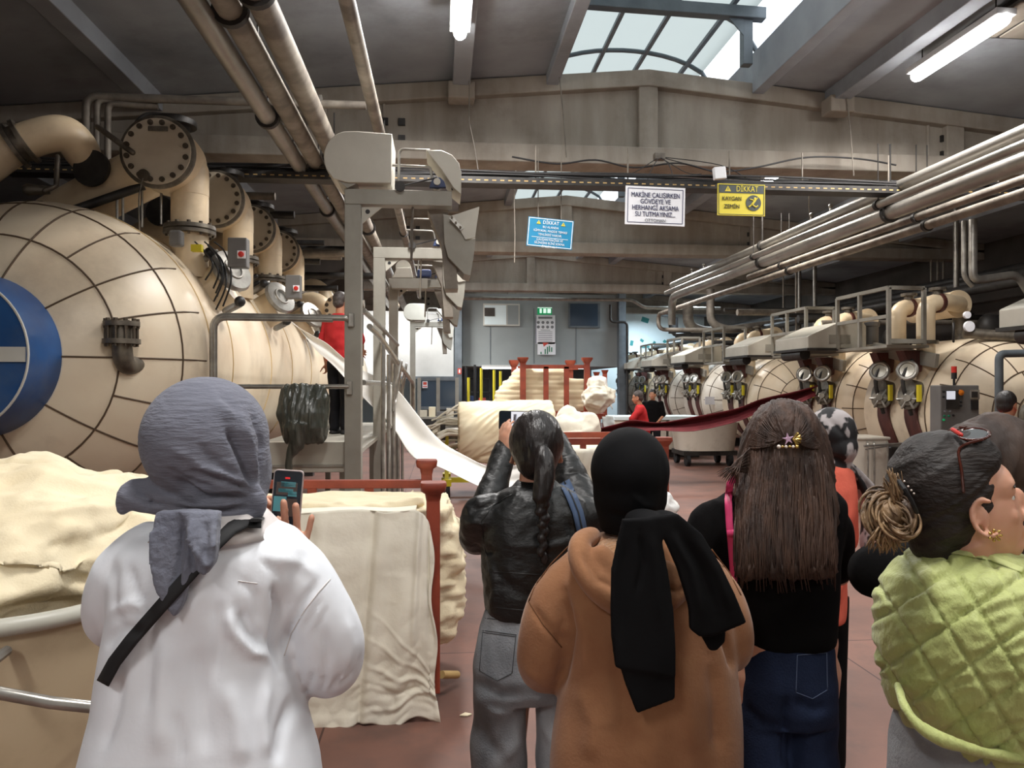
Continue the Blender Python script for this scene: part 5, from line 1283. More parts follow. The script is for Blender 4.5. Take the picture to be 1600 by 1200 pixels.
# ---- white web of cloth from the machine to the right
top = [P(453, 501, 10.3), P(500, 530, 9.9), P(540, 562, 9.75), P(605, 597, 9.75), P(650, 645, 9.2), P(700, 697, 8.4), P(745, 722, 7.8), P(800, 728, 7.2), P(880, 722, 6.9)]
bot = [P(470, 514, 10.15), P(500, 553, 9.85), P(540, 592, 9.7), P(603, 655, 9.5), P(636, 703, 8.9), P(665, 722, 8.2), P(730, 752, 7.5), P(800, 768, 7.0), P(880, 768, 6.7)]
def web(s_, q): return Vector((0, .10 * sin(pi * q) * (1 if s_ > .35 else .3) - .02 * sin(q * 9 + s_ * 12) * (.4 + s_), -.02 * sin(s_ * 25)))
sheet('cloth_web', top, bot, 'cloth_white', 'long white cloth web running from the left machine door down past the gantry posts', nu=110, nv=30, amp=.01, sc=4, wv=web)

# ---- large batch roll on a trolley
YR = 12.4
c = P(790, 674, YR); r_ = 46 * YR / 1200
t = thing('batch_trolley', 'yellow wheeled trolley carrying the big wrapped cloth roll', 'trolley', (c.x, YR, 0))
xl, xr2 = P(690, 670, YR).x, P(880, 670, YR).x
for x in (xl + .05, xr2 - .1):
    MB().prism([(x, YR - .5, .12), (x, YR + .5, .12), (x, YR + .1, c.z + .05), (x, YR - .1, c.z + .05)], (.06, 0, 0)).build('end_frame', 'yellow_paint', t, smooth=False)
    for y in (YR - .42, YR + .42): 
        w_ = MB().cyl((x - .02, y, .12), (x + .08, y, .12), .12, seg=22).build('wheel', 'rubber', t)
        MB().b2((x - .03, y - .1, .2), (x + .1, y + .1, .3)).build('wheel_guard', 'yellow_paint', w_, smooth=False)
MB().cyl((xl - .02, YR, c.z), (xl + .35, YR, c.z), .15, seg=24).build('roll_core', 'steel', t)
MB().b2((xl - .02, YR - .2, c.z - .12), (xl + .06, YR - .1, c.z + .12)).build('bearing_block', 'dark_steel', t, smooth=False)
MB().b2((xl, YR - .04, .2), (xr2, YR + .04, .28)).build('spine', 'yellow_paint', t, smooth=False)
mb = MB(); x0, x1 = P(717, 670, YR).x, P(862, 670, YR).x
mb.lathe((x0, YR, c.z), (1, 0, 0), [(0, 0), (0, r_), (.2, r_ * 1.0), (.8, r_ * 1.03), (1.2, r_ * 1.06), (x1 - x0, r_ * 1.02), (x1 - x0, 0)], 56)
def wrap(co, no):
    o_ = np.zeros(len(co))
    for i, p in enumerate(co):
        a = atan2(p[2] - c.z, p[1] - YR); o_[i] = .03 * noise.noise(Vector((p[0] * 3 + a * 1.6, a * 1.2, 0))) + .014 * (1 - 2 * abs(noise.noise(Vector((p[0] * 8 + a * 4, a * 2, 3)))))
    return o_
tag(finish(melt(mb, .02, 1, .5, wrap), 'cloth_roll', 'cloth_cream', angle=180), 'big roll of cream cloth wrapped in a loose sheet, behind the woman in leather', 'cloth roll')
bt = [P(u, v, YR - .45) for u, v in ((700, 700), (722, 716), (760, 724), (800, 725), (860, 724))]
sheet('roll_skirt', [P(u, v, YR - .38) for u, v in ((718, 690), (760, 700), (800, 705), (862, 702))], [P(u, v, YR - .25) for u, v in ((745, 722), (775, 726), (810, 726), (862, 724))], 'cloth_cream', 'loose hem of cloth hanging under the big roll', 'cloth', nu=30, nv=10, amp=.04)
# frayed end
mb = MB()
for k in range(26):
    a = random.random() * 2 * pi; r0_ = r_ * random.uniform(.3, .95); p = Vector((x0, YR + r0_ * cos(a) * .8, c.z + r0_ * sin(a)))
    q = p + Vector((-random.uniform(.15, .6), random.uniform(-.2, .05), -random.uniform(0, .2))); mb.tube(curve_pts([p, (p + q) / 2 + Vector((0, 0, random.uniform(0, .12))), q], 4), random.uniform(.012, .03), 6)
tag(mb.build('frayed_strips', 'cloth_raw'), 'loose strips of cloth trailing from the left end of the big roll', 'cloth strips')

# ---- tall red wagon with folded cloth
YW = 14.0
t = thing('cloth_wagon', 'tall rust-red steel wagon behind the big roll, with flared posts and three upright bars', 'wagon', (2.0, YW + .4, 0))
xs = [P(u, 600, YW).x for u in (817, 853, 885, 917)]; zt_ = P(817, 561, YW).z; zrl = P(817, 573, YW).z; zb_ = P(817, 647, YW).z
for i, x in enumerate(xs):
    if i in (0, 3):
        MB().b2((x - .05, YW - .05, 0.1), (x + .05, YW + .05, zt_)).build('post', 'red_oxide', t, smooth=False)
        MB().loft([((x, YW, zt_ - .08), .05, .05), ((x, YW, zt_), .1, .1), ((x, YW, zt_ + .03), .1, .1)], 16, 5).build('post_cap', 'red_oxide', t)
    else: MB().b2((x - .045, YW - .03, zb_), (x + .045, YW + .03, zrl)).build('bar', 'red_oxide', t, smooth=False)
for y in (YW, YW + .95):
    MB().bar((xs[0], y, zrl), (xs[3], y, zrl), .06, .07).build('top_rail', 'red_oxide', t, smooth=False)
    MB().bar((xs[0] - .5, y, zb_), (xs[3] + .1, y, zb_), .07, .1).build('base_rail', 'red_oxide', t, smooth=False)
for x in (P(803, 600, YW + 1).x, P(891, 600, YW + 1).x):
    MB().b2((x - .05, YW + .95, .1), (x + .05, YW + 1.05, P(803, 570, YW + 1).z)).build('post', 'red_oxide', t, smooth=False)
    zz = P(803, 566, YW + 1).z; MB().loft([((x, YW + 1, zz - .1), .05, .05), ((x, YW + 1, zz), .1, .1), ((x, YW + 1, zz + .04), .1, .1)], 16, 5).build('post_cap', 'red_oxide', t)
MB().b2((xs[0] - .5, YW, zb_ - .05), (xs[3] + .35, YW + .95, zb_)).build('deck', 'red_oxide', t, smooth=False)
for x in (xs[0] - .3, xs[3]):
    for y in (YW + .1, YW + .8): MB().cyl((x - .04, y, .1), (x + .04, y, .1), .1, seg=18).build('wheel', 'rubber', t)
mb = MB(); rows = []
for v, ul, ur in ((577, 803, 880), (592, 796, 885), (594, 790, 932), (610, 778, 938), (625, 772, 938), (643, 772, 934)):
    a, b = P(ul, v, YW + .5), P(ur, v, YW + .5); rows.append((Vector(((a.x + b.x) / 2, YW + .5, a.z)), (b.x - a.x) / 2, .4))
mb.loft(rows, 40, 5)
tag(finish(melt(mb, .03, 2, .5, lambda co, no: np.array([.04 * noise.noise(Vector((p[0] * 2.5, p[1] * 4, p[2] * 9))) + .01 * sin(p[2] * 70) for p in co])), 'cloth_pile', 'cloth_cream', angle=180), 'thick folded cream cloth held in the tall red wagon', 'cloth pile')
# crumpled bundle overflowing at right, with a second small wagon
mb = MB(); q = P(932, 622, 13.6); mb.ell(q, (.24, .3, .24)).ell(q + Vector((.14, .1, .02)), (.2, .3, .2)).ell(q + Vector((-.02, 0, .2)), (.12, .2, .14))
tag(finish(melt(mb, .02, 1, .5, lambda co, no: np.array([.12 * crumple(p, 4, (1, 1, 2)) + .03 * crumple(p, 11, (1, 1, 2)) - .06 for p in co])), 'cloth_bundle', 'cloth_raw', angle=180), 'ruffled bundle of off-white cloth spilling at the right end of the tall wagon', 'cloth bundle')
Y2 = 15.2
t = thing('cloth_wagon', 'small red wagon with thin posts right of the tall one', 'wagon', (P(935, 640, Y2).x, Y2, 0))
for u, v in ((925, 592), (945, 582), (932, 585)):
    a = P(u, v, Y2 + (.5 if u == 932 else 0)); MB().b2((a.x - .04, a.y - .04, 0), (a.x + .04, a.y + .04, a.z)).build('post', 'red_oxide', t, smooth=False)
    MB().loft([((a.x, a.y, a.z - .03), .04, .04), ((a.x, a.y, a.z + .05), .07, .07)], 12, 5).build('post_cap', 'red_oxide', t)
for v in (652, 676): a, b = P(922, v, Y2), P(948, v, Y2); MB().bar(a, b, .06, .07).build('rail', 'red_oxide', t, smooth=False)
for u in (928, 936): a, b = P(u, 650, Y2), P(u, 680, Y2); MB().bar(a, b, .05, .05).build('bar', 'red_oxide', t, smooth=False)
sheet('hung_cloth', [P(924, 588, 15.1), P(938, 587, 15.1), P(947, 590, 15.1)], [P(927, 610, 15.0), P(945, 625, 15.0), P(957, 640, 15.2)], 'cloth_white', 'white cloth hung over the small red wagon near the office corner', 'cloth', nu=16, nv=12, amp=.05)
sheet('hung_cloth', [P(940, 648, 15.14), P(958, 650, 15.14)], [P(944, 672, 15.14), P(962, 672, 15.14)], 'wall_bright', 'pale blue cloth hanging low beside the small red wagon', 'cloth', nu=10, nv=10, amp=.04)

# ---- middle wagon behind the black headscarf
Y3 = 6.6
t = thing('cloth_wagon', 'low red wagon behind the black headscarf, white cloth over its front', 'wagon', (1.6, 7.1, 0))
xa, xb_ = P(866, 700, Y3).x, P(1037, 700, Y3).x
for (x, y) in ((xa, Y3), (xb_, Y3), (xa, Y3 + .9), (xb_, Y3 + .9)):
    z = P(1037, 683, Y3).z
    MB().b2((x - .036, y - .036, .1), (x + .036, y + .036, z - .03)).build('post', 'red_oxide', t, smooth=False)
    MB().loft([((x, y, z - .08), .037, .037), ((x, y, z - .03), .07, .07), ((x, y, z), .066, .066)], 16, 5).build('post_cap', 'red_oxide', t)
for y in (Y3, Y3 + .9): MB().bar((xa, y, P(900, 690, Y3).z), (xb_, y, P(900, 690, Y3).z), .05, .055).build('top_rail', 'red_oxide', t, smooth=False)
x = P(911, 700, Y3).x; MB().bar((x, Y3, .3), (x, Y3, P(900, 690, Y3).z), .05, .045).build('bar', 'red_oxide', t, smooth=False)
MB().b2((xa, Y3, .25), (xb_, Y3 + .9, .3)).build('deck', 'red_oxide', t, smooth=False)
for x in (xa + .1, xb_ - .1):
    for y in (Y3 + .1, Y3 + .8): MB().cyl((x - .03, y, .1), (x + .03, y, .1), .1, seg=18).build('wheel', 'rubber', t)
mb = MB().b2((xa + .08, Y3 + .1, .32), (xb_ - .1, Y3 + .8, P(900, 702, Y3).z))
tag(finish(melt(mb, .025, 4, .5, lambda co, no: np.array([.03 * noise.noise(Vector((p[0] * 4, p[1] * 5, p[2] * 12))) for p in co])), 'cloth_pile', 'cloth_cream', angle=180), 'cream cloth packed in the low red wagon behind the black headscarf', 'cloth pile')
sheet('draped_sheet', [P(u, 700 + (u - 885) * .03, Y3 - .06) for u in (872, 905, 940, 985, 1030)], [P(u, 850 + (u % 7), Y3 - .08) for u in (872, 905, 940, 985, 1040)], 'cloth_raw', 'white sheet with two long folds over the low red wagon', 'cloth', nu=50, nv=20, amp=.03, sc=4, wv=lambda s_, q: Vector((0, -.025 * sin(s_ * 26), 0)))
mb = MB(); q = P(898, 664, 10.5); mb.ell(q, (.3, .25, .16)).ell(P(918, 680, 10.4), (.16, .2, .3)).ell(P(885, 655, 10.6), (.16, .2, .16)).ell(P(905, 690, 10.4), (.28, .2, .2))
for dz in (.3, .6, .9): mb.ell(P(903, 690, 10.5) - Vector((0, 0, dz)), (.3, .25, .22))
tag(finish(melt(mb, .02, 1, .5, lambda co, no: np.array([.13 * crumple(p, 3.5, (1, 1, 1.3)) + .03 * crumple(p, 9) - .07 for p in co])), 'cloth_bundle', 'cloth_raw', angle=180), 'twisted pile of raw cloth right of the ponytailed woman, behind the low wagon', 'cloth bundle')
mb = MB(); q = P(1047, 800, 5.2)
for k in range(9): mb.ell((q.x - .12 + .015 * k, 5.2 + .03 * k, q.z - .12 * k + .05), (.16 + .015 * k, .2, .1))
tag(finish(melt(mb, .014, 1, .5, lambda co, no: np.array([.04 * crumple(p, 9, (1, 1, 2.4)) + .012 * crumple(p, 24, (1, 1, 2)) - .02 for p in co])), 'cloth_pile', 'cloth_white', angle=180), 'white frilled cloth pile just right of the black headscarf', 'cloth pile')

# ---- burgundy cloth carried across the aisle
top = [P(924, 672, 13.1), P(965, 662, 13.2), P(990, 656, 13.3), P(1030, 660, 13.4), P(1090, 650, 13.4), P(1150, 638, 13.4), P(1190, 623, 13.4), P(1240, 612, 13.35), P(1278, 602, 13.3)]
bot = [P(924, 690, 12.9), P(965, 684, 13.0), P(990, 676, 13.1), P(1030, 673, 13.2), P(1085, 674, 13.3), P(1150, 660, 13.3), P(1190, 645, 13.3), P(1240, 634, 13.25), P(1278, 618, 13.2)]
sheet('burgundy_cloth', top, bot, 'cloth_burgundy', 'wine red length of cloth stretched across the aisle by the worker in a red shirt', nu=90, nv=22, amp=.02, sc=3, wv=lambda s_, q: Vector((0, .22 * sin(q * pi) * (1 - .2 * s_) - .05 * sin(q * 11), 0)))
# ---- wheeled white tub under it
Yq = 16.2
t = thing('cloth_tub', 'white oval tub on four black wheels below the burgundy cloth', 'tub', (P(1112, 700, Yq).x, Yq + .5, 0))
mb = MB(); c = Vector((P(1112, 680, Yq).x, Yq + .5, 0)); zt_ = P(1112, 660, Yq).z; zb_ = P(1112, 705, Yq).z
mb.loft([(c + Vector((0, 0, zb_)), .62, .5), (c + Vector((0, 0, zt_ - .05)), .7, .55), (c + Vector((0, 0, zt_)), .72, .57), (c + Vector((0, 0, zt_)), .66, .52), (c + Vector((0, 0, zb_ + .1)), .58, .45)], 40, 3.2); mb.build('tub_shell', 'tub_white', t, angle=60)
MB().b2(c + Vector((-.6, -.45, zb_ - .1)), c + Vector((.6, .45, zb_))).build('chassis', 'dark_steel', t, smooth=False)
for x in (-.5, .45):
    for y in (-.38, .38): MB().cyl(c + Vector((x - .04, y, .13)), c + Vector((x + .04, y, .13)), .13, seg=18).build('wheel', 'rubber', t); MB().b2(c + Vector((x - .05, y - .05, .15)), c + Vector((x + .05, y + .05, zb_))).build('fork', 'dark_steel', t, smooth=False)
# ---- white bin with bars at right
Yv = 10.2
a, b = P(1322, 760, Yv), P(1389, 685, Yv)
t = thing('plastic_bin', 'tall off-white bin with wire bars behind the patterned scarf', 'bin', ((a.x + b.x) / 2, Yv, 0))
MB().b2((a.x, Yv, .05), (b.x, Yv + .6, b.z)).build('bin_body', 'tub_white', t, smooth=False, bevel=.03)
MB().b2((a.x - .02, Yv - .02, b.z - .02), (b.x + .02, Yv + .62, b.z + .02)).build('bin_rim', 'tub_white', t, smooth=False, bevel=.015)
for u in (1356, 1366, 1387):
    MB().tube(bend([P(u, 765, Yv - .1), P(u, 692, Yv - .1), P(u - 4, 688, Yv + .3)], .05), .013, 8).build('wire_bar', 'steel', t)
MB().tube([P(1350, 697, Yv - .1), P(1420, 692, Yv - .1)], .014, 8).build('wire_rail', 'steel', t); MB().tube([P(1352, 702, Yv - .1), P(1387, 697, Yv - .1)], .012, 8).build('wire_rail', 'steel', t)
tag(MB().b2((P(1392, 700, 10.6).x, 10.6, .0), (P(1440, 700, 10.6).x, 11.0, P(1392, 698, 10.6).z)).build('machine_plinth', 'dark_steel', smooth=False, bevel=.02), 'dark low cabinet between the white bin and the big kettle', 'cabinet')
# scrap on the floor
q = PZ(727, 1118, 0); tag(MB().prism([q + Vector((-.03, -.01, .003)), q + Vector((.0, .02, .003)), q + Vector((.035, .0, .003)), q + Vector((.01, -.02, .003))], (0, 0, .006)).build('cloth_scrap', 'cloth_cream', smooth=False), 'tiny cream scrap on the floor near the foreground wagon', 'scrap')

# ---- far window band, shelf and goods left of the office
YF = 25.6
t = thing('window_partition', 'low grey glazed partition left of the office, far behind the gantries', 'partition', (P(690, 640, YF).x, YF, 0))
a, b = P(655, 640, YF), P(714, 590, YF)
MB().b2((a.x, YF, b.z - .1), (b.x, YF + .08, b.z)).build('top_frame', 'frame_blue_grey', t, smooth=False)
MB().b2((a.x, YF, a.z), (b.x, YF + .08, a.z + .1)).build('sill', 'frame_blue_grey', t, smooth=False)
for k in range(3): x = a.x + (b.x - a.x) * k / 2; MB().b2((x - .06, YF - .02, 0), (x + .06, YF + .1, b.z)).build('mullion', 'steel_matte', t, smooth=False)
MB().b2((a.x, YF + .03, a.z + .1), (b.x, YF + .05, b.z - .1)).build('glazing', 'glass_dark', t, smooth=False)
MB().b2((a.x, YF + .02, 0), (b.x, YF + .06, a.z)).build('lower_panel', 'dark_steel', t, smooth=False)
q = P(664, 601, YF - .1); t2 = thing('notice', 'small red and white notice left of the far glazed partition', 'sign', q)
MB().box(q, (.17, .02, .22)).build('sheet', 'sign_white', t2, smooth=False); MB().box(q + Vector((0, -.012, .04)), (.12, .006, .09)).build('symbol', 'ink_red', t2, smooth=False); MB().box(q + Vector((0, -.012, -.06)), (.14, .006, .03)).build('text_line', 'ink_red', t2, smooth=False)
q = P(718, 580, 26.5); t2 = thing('notice', 'small dull red notice on the left column of the office', 'sign', q)
MB().box(q, (.13, .02, .2)).build('sheet', 'ink_red', t2, smooth=False); MB().box(q + Vector((0, -.012, 0)), (.05, .006, .12)).build('mark', 'ink_white', t2, smooth=False)
t = thing('goods_table', 'long low table with stacked pale goods left of the big cloth roll', 'table', (P(690, 650, 23).x, 23, 0))
a, b = P(655, 652, 23), P(716, 652, 23)
MB().b2((a.x, 23, a.z - .05), (b.x, 23.8, a.z)).build('table_top', 'steel_matte', t, smooth=False)
for x in (a.x + .05, b.x - .05):
    for y in (23.05, 23.75): MB().b2((x - .03, y - .03, 0), (x + .03, y + .03, a.z - .05)).build('leg', 'dark_steel', t, smooth=False)
for k, (dx, w_, h_, m_) in enumerate(((.12, .22, .2, 'box_card'), (.38, .2, .3, 'cloth_cream'), (.64, .24, .16, 'panel_grey'), (.92, .22, .26, 'box_card'), (1.08, .12, .14, 'ink_black'))):
    tag(MB().box((a.x + dx, 23.3, a.z + h_ / 2), (w_, .3, h_)).build('parcel', m_, smooth=False, bevel=.01), '%s parcel on the far goods table' % ('leftmost card', 'tall cream', 'low grey', 'second card', 'little black')[k], 'parcel')
# ================================================================ PEOPLE
def V(*a): return Vector(a)
def head_parts(mb, Cc, R, s=1.0):
    def e(c, r): mb.ell(Cc + R @ (Vector(c) * s), [k * s for k in r], rot=R.to_3x3(), seg=24, rings=16)
    e((0, -.015, .035), (.075, .093, .098)); e((0, .02, -.022), (.064, .072, .096)); e((0, .045, .03), (.058, .046, .05)); e((0, .052, -.082), (.034, .034, .03))
    e((0, .015, -.055), (.052, .055, .045)); e((0, .070, .03), (.05, .02, .024)); e((.031, .069, .0165), (.018, .013, .0065)); e((-.031, .069, .0165), (.018, .013, .0065)); e((.031, .067, -.006), (.016, .012, .005)); e((-.031, .067, -.006), (.016, .012, .005))
    e((0, .094, -.008), (.009, .014, .026)); e((0, .103, -.03), (.013, .016, .012)); e((.012, .093, -.034), (.009, .011, .008)); e((-.012, .093, -.034), (.009, .011, .008))
    e((0, .085, -.06), (.022, .011, .007)); e((0, .083, -.068), (.019, .011, .007)); e((.036, .062, -.026), (.018, .016, .02)); e((-.036, .062, -.026), (.018, .016, .02))
    for sg in (-1, 1):
        pts = [Cc + R @ (Vector((sg * .079, .008 - .021 * sin(a) * 1, -.012 + .032 * cos(a))) * s) + R @ Vector((sg * .006 * (1 - cos(a - .3)) * s, 0, 0)) for a in np.linspace(-.6, 3.6, 12)]
        mb.tube(pts, .0055 * s, 8, True); e((sg * .076, .006, -.012), (.006, .012, .022)); e((sg * .08, .006, -.042), (.006, .008, .008))
def face_extras(Cc, R, root, s=1.0, iris=True):
    for sg in (-1, 1):
        c = Cc + R @ (Vector((sg * .031, .0665, .006)) * s)
        ey = MB().ell(c, .0118 * s, seg=16, rings=10).build('eye', 'eye_white', root)
        MB().ell(c + R @ Vector((0, .0065 * s, 0)), (.0065 * s,) * 3, seg=12, rings=8).build('iris', 'iris', ey)
        MB().tube([c + R @ (Vector((sg * dx, .012 - abs(dx) * .35 + .004, .02 + .004 * cos(dx * 80))) * s) for dx in (-.018, -.006, .006, .02)], [.002 * s, .003 * s, .003 * s, .0015 * s], 6).build('eyebrow', 'hair_black', root)
    MB().ell(Cc + R @ (Vector((0, .0905, -.0635)) * s), (.021 * s, .007 * s, .0075 * s), rot=R.to_3x3()).build('lips', 'lips', root)
def hand(mb, W, d, n, side=1, curl=.5, s=1.0, spread=.08, curls=None):
    # W wrist, d finger direction, n palm normal (fingers curl towards n), side: +1 puts the thumb on d x n
    d = Vector(d).normalized(); n = Vector(n); n = (n - d * n.dot(d)).normalized(); t = d.cross(n) * side
    R = Matrix((t, d, n)).transposed()
    mb.ell(W + d * .045 * s, (.04 * s, .052 * s, .0165 * s), rot=R, seg=16, rings=10); mb.ell(W + d * .07 * s, (.041 * s, .03 * s, .0135 * s), rot=R, seg=16, rings=10)
    mb.tube([W - d * .02 * s, W + d * .03 * s], [.026 * s, .027 * s], 14, flat=.7, side=t)
    for k, (off, ln, r) in enumerate(((.029, .074, .0088), (.0095, .083, .009), (-.0105, .077, .0086), (-.029, .06, .0078))):
        cu = (curls[k] if curls else curl * (1 + .12 * k)); p = W + d * (.084 - abs(off) * .25) * s + t * off * s
        dd = (d + t * spread * (1.5 - k) * .9).normalized(); pts = [p - dd * .02 * s, p]; a = 0
        for q, f in enumerate((.45, .31, .24)):
            a += cu * (.7, 1.0, .8)[q]; w_ = dd * cos(a) + n * sin(a); p = p + w_ * ln * f * s; pts.append(p)
        mb.tube(pts, [r * s, r * s, r * .96 * s, r * .88 * s, r * .76 * s], 10, True)
    p = W + d * .022 * s + t * .03 * s + n * .006 * s; d1 = (d * .55 + t * .75 + n * .35).normalized(); p1 = p + d1 * .04 * s; d2 = (d * .85 + t * .3 + n * (.35 + .3 * curl)).normalized(); p2 = p1 + d2 * .032 * s; p3 = p2 + (d2 + n * .2 * curl).normalized() * .024 * s
    mb.tube([W + d * .015 * s + t * .01 * s, p, p1, p2, p3], [.015 * s, .0135 * s, .011 * s, .0098 * s, .008 * s], 10, True)
def limb(mb, a, b, c, r):
    a, b, c = Vector(a), Vector(b), Vector(c); mb.tube(bend([a, b, c], .05, 4), [r[0], r[0] * .95] + [r[1]] * 4 + [r[1] * 1.02, r[2]][:2], 14, True)
def body(mb, J, sc=1.0):
    nk, Cc = Vector(J['neck']), Vector(J['C'])
    mb.tube([nk - V(0, 0, .05) * sc, nk, Cc + V(0, -.01, -.05) * sc], [.07 * sc, .055 * sc, .054 * sc], 20)
    hp = Vector(J['hip']); ch = nk.lerp(hp, .35); sr = Vector(J['shR']); sl = Vector(J['shL']); w_ = (sr - sl).length / 2; mid = (sr + sl) / 2
    ax = (sr - sl).normalized(); rz = atan2(ax.y, ax.x); R = Matrix.Rotation(rz, 3, 'Z')
    o = len(mb.v)
    rows = [(nk + V(0, 0, -.01), .06 * sc, .055 * sc), (mid - V(0, 0, .03), w_ * .66, .065 * sc), (ch, w_ * .74, .085 * sc), (nk.lerp(hp, .68), .135 * sc, .095 * sc), (hp + V(0, 0, .05), .165 * sc, .115 * sc), (hp - V(0, 0, .08), .15 * sc, .11 * sc)]
    mb.loft(rows, 28, 2.3)
    for i in range(o, len(mb.v)):
        pass
    for S_, E_, W_ in (('shL', 'elL', 'wrL'), ('shR', 'elR', 'wrR')):
        s_, e_, w2 = Vector(J[S_]).lerp(mid, .2) - V(0, 0, .035 * sc), Vector(J[E_]), Vector(J[W_])
        mb.ell(s_, .048 * sc); mb.tube([s_, s_.lerp(e_, .4), e_], [.043 * sc, .04 * sc, .033 * sc], 14, True); mb.tube([e_, e_.lerp(w2, .3), w2], [.033 * sc, .032 * sc, .025 * sc], 14, True)
    for H_, K_, A_ in (('hiL', 'knL', 'anL'), ('hiR', 'knR', 'anR')):
        h_, k_, a_ = Vector(J[H_]), Vector(J[K_]), Vector(J[A_])
        mb.tube([h_, h_.lerp(k_, .5), k_], [.085 * sc, .07 * sc, .052 * sc], 16, True); mb.tube([k_, k_.lerp(a_, .3), a_], [.052 * sc, .053 * sc, .034 * sc], 16, True)
def legs_for(J, x, y, hipz, fwd=V(0, 1, 0), w_=.095):
    r = V(fwd.y, -fwd.x, 0)
    J['hip'] = V(x, y, hipz)
    for k, sg in (('L', -1), ('R', 1)):
        b = V(x, y, 0) + r * w_ * sg
        J['hi' + k] = b + V(0, 0, hipz - .05); J['kn' + k] = b + V(0, 0, .48) + fwd * .02; J['an' + k] = b + V(0, 0, .09)
def shoes(J, root, m_='ink_white', fwd=V(0, 1, 0)):
    for k in 'LR':
        a = Vector(J['an' + k]); R = Matrix.Rotation(atan2(-fwd.x, fwd.y), 3, 'Z')
        mb = MB(); mb.ell(a + fwd * .06 + V(0, 0, -.05), (.045, .13, .04), rot=R).ell(a + V(0, 0, -.03), (.042, .055, .055), rot=R); mb.box(a + fwd * .055 + V(0, 0, -.078), (.075, .25, .022), rot=R)
        finish(melt(mb, .01, 3), 'shoe', m_, root)
def px_rows(rows, Y, dy=0.0):
    out = []
    for r in rows:
        v, ul, ur, ry = r[:4]; o = r[4] if len(r) > 4 else 0
        a, b = P(ul, v, Y + o), P(ur, v, Y + o); out.append((V((a.x + b.x) / 2, Y + o, a.z), abs(b.x - a.x) / 2, ry))
    return out
def px_tube(mb, pts, Yref=None, seg=22, flat=1.0, n=4):
    c = curve_pts([P(u, v, Y) for u, v, Y, r in pts], n); rr = []
    for i in range(len(pts) - 1):
        for k in range(n): t = k / n; rr.append((pts[i][3] * (1 - t) + pts[i + 1][3] * t) * (pts[i][2] * (1 - t) + pts[i + 1][2] * t) / 1200)
    rr.append(pts[-1][3] * pts[-1][2] / 1200); mb.tube(c, rr, seg, True, flat=flat); return mb
def px_slab(mb, poly, Y, th, yf=None):
    pts = [P(u, v, Y + (yf(u, v) if yf else 0)) for u, v in poly]; mb.prism(pts, (0, th, 0)); return mb
def skin_of(mb, root, voxel, m_='skin', name='body', smooth=2):
    return finish(melt(mb, voxel, smooth, .5), name, m_, root, angle=180)
def fine(amp, sc, st=(1, 1, 1), ridged=False, seed=0):
    def f(co, no):
        if ridged: return np.array([amp * (1 - 2 * abs(noise.noise(Vector((p[0] * sc * st[0] + seed, p[1] * sc * st[1], p[2] * sc * st[2]))))) for p in co])
        return np.array([amp * noise.noise(Vector((p[0] * sc * st[0] + seed, p[1] * sc * st[1], p[2] * sc * st[2]))) for p in co])
    return f
def both(*fs): return lambda co, no: sum(f(co, no) for f in fs)

# ---------------------------------------------------------------- 1 woman in white shirt, grey headscarf
Y = 1.5
base = P(320, 1200, Y)
r1 = thing('person', 'woman in a loose white shirt and grey crinkled headscarf filming with a phone', 'person', (base.x, Y, 0))
J = dict(C=P(330, 715, Y + .02), neck=P(335, 800, Y + .01), shL=P(215, 860, Y), shR=P(450, 860, Y), elL=P(180, 960, 1.62), elR=P(512, 1035, 1.6), wrL=P(395, 845, 1.93), wrR=P(462, 905, 1.86))
legs_for(J, base.x, Y, .95)
mb = MB(); body(mb, J); head_parts(mb, J['C'], Matrix.Rotation(-.25, 3, 'Z'))
# right hand, fingers up, seen against the phone
YH = 1.865
def fing(pts, r): px_tube(mb, [(u, v, y, r) for u, v, y in pts], seg=12, n=3)
mb.ell(P(457, 868, YH), (.042, .02, .05)); mb.ell(P(455, 845, YH), (.04, .017, .03))
fing([(446, 850, YH), (446, 822, YH), (444, 800, YH - .012), (443, 785, YH - .016)], 6.0)
fing([(462, 850, YH), (464, 825, YH), (463, 803, YH - .01), (462, 790, YH - .014)], 5.9)
fing([(474, 858, YH), (480, 838, YH), (485, 818, YH), (487, 808, YH)], 5.2)
fing([(434, 850, YH), (428, 822, YH), (420, 806, YH - .01), (417, 799, YH - .01)], 5.6)
fing([(425, 858, YH + .01), (424, 828, YH + .012), (432, 812, YH + .01), (438, 812, YH + .012)], 5.4)
px_tube(mb, [(462, 905, 1.86, 17), (458, 870, YH, 20)], seg=14)
# left hand behind the phone holding it
hand(mb, P(404, 845, 1.95), P(413, 800, 1.95) - P(404, 845, 1.95), V(.7, -.6, 0), -1, .75)
skin_of(mb, r1, .0048)
face_extras(J['C'], Matrix.Rotation(-.25, 3, 'Z'), r1)
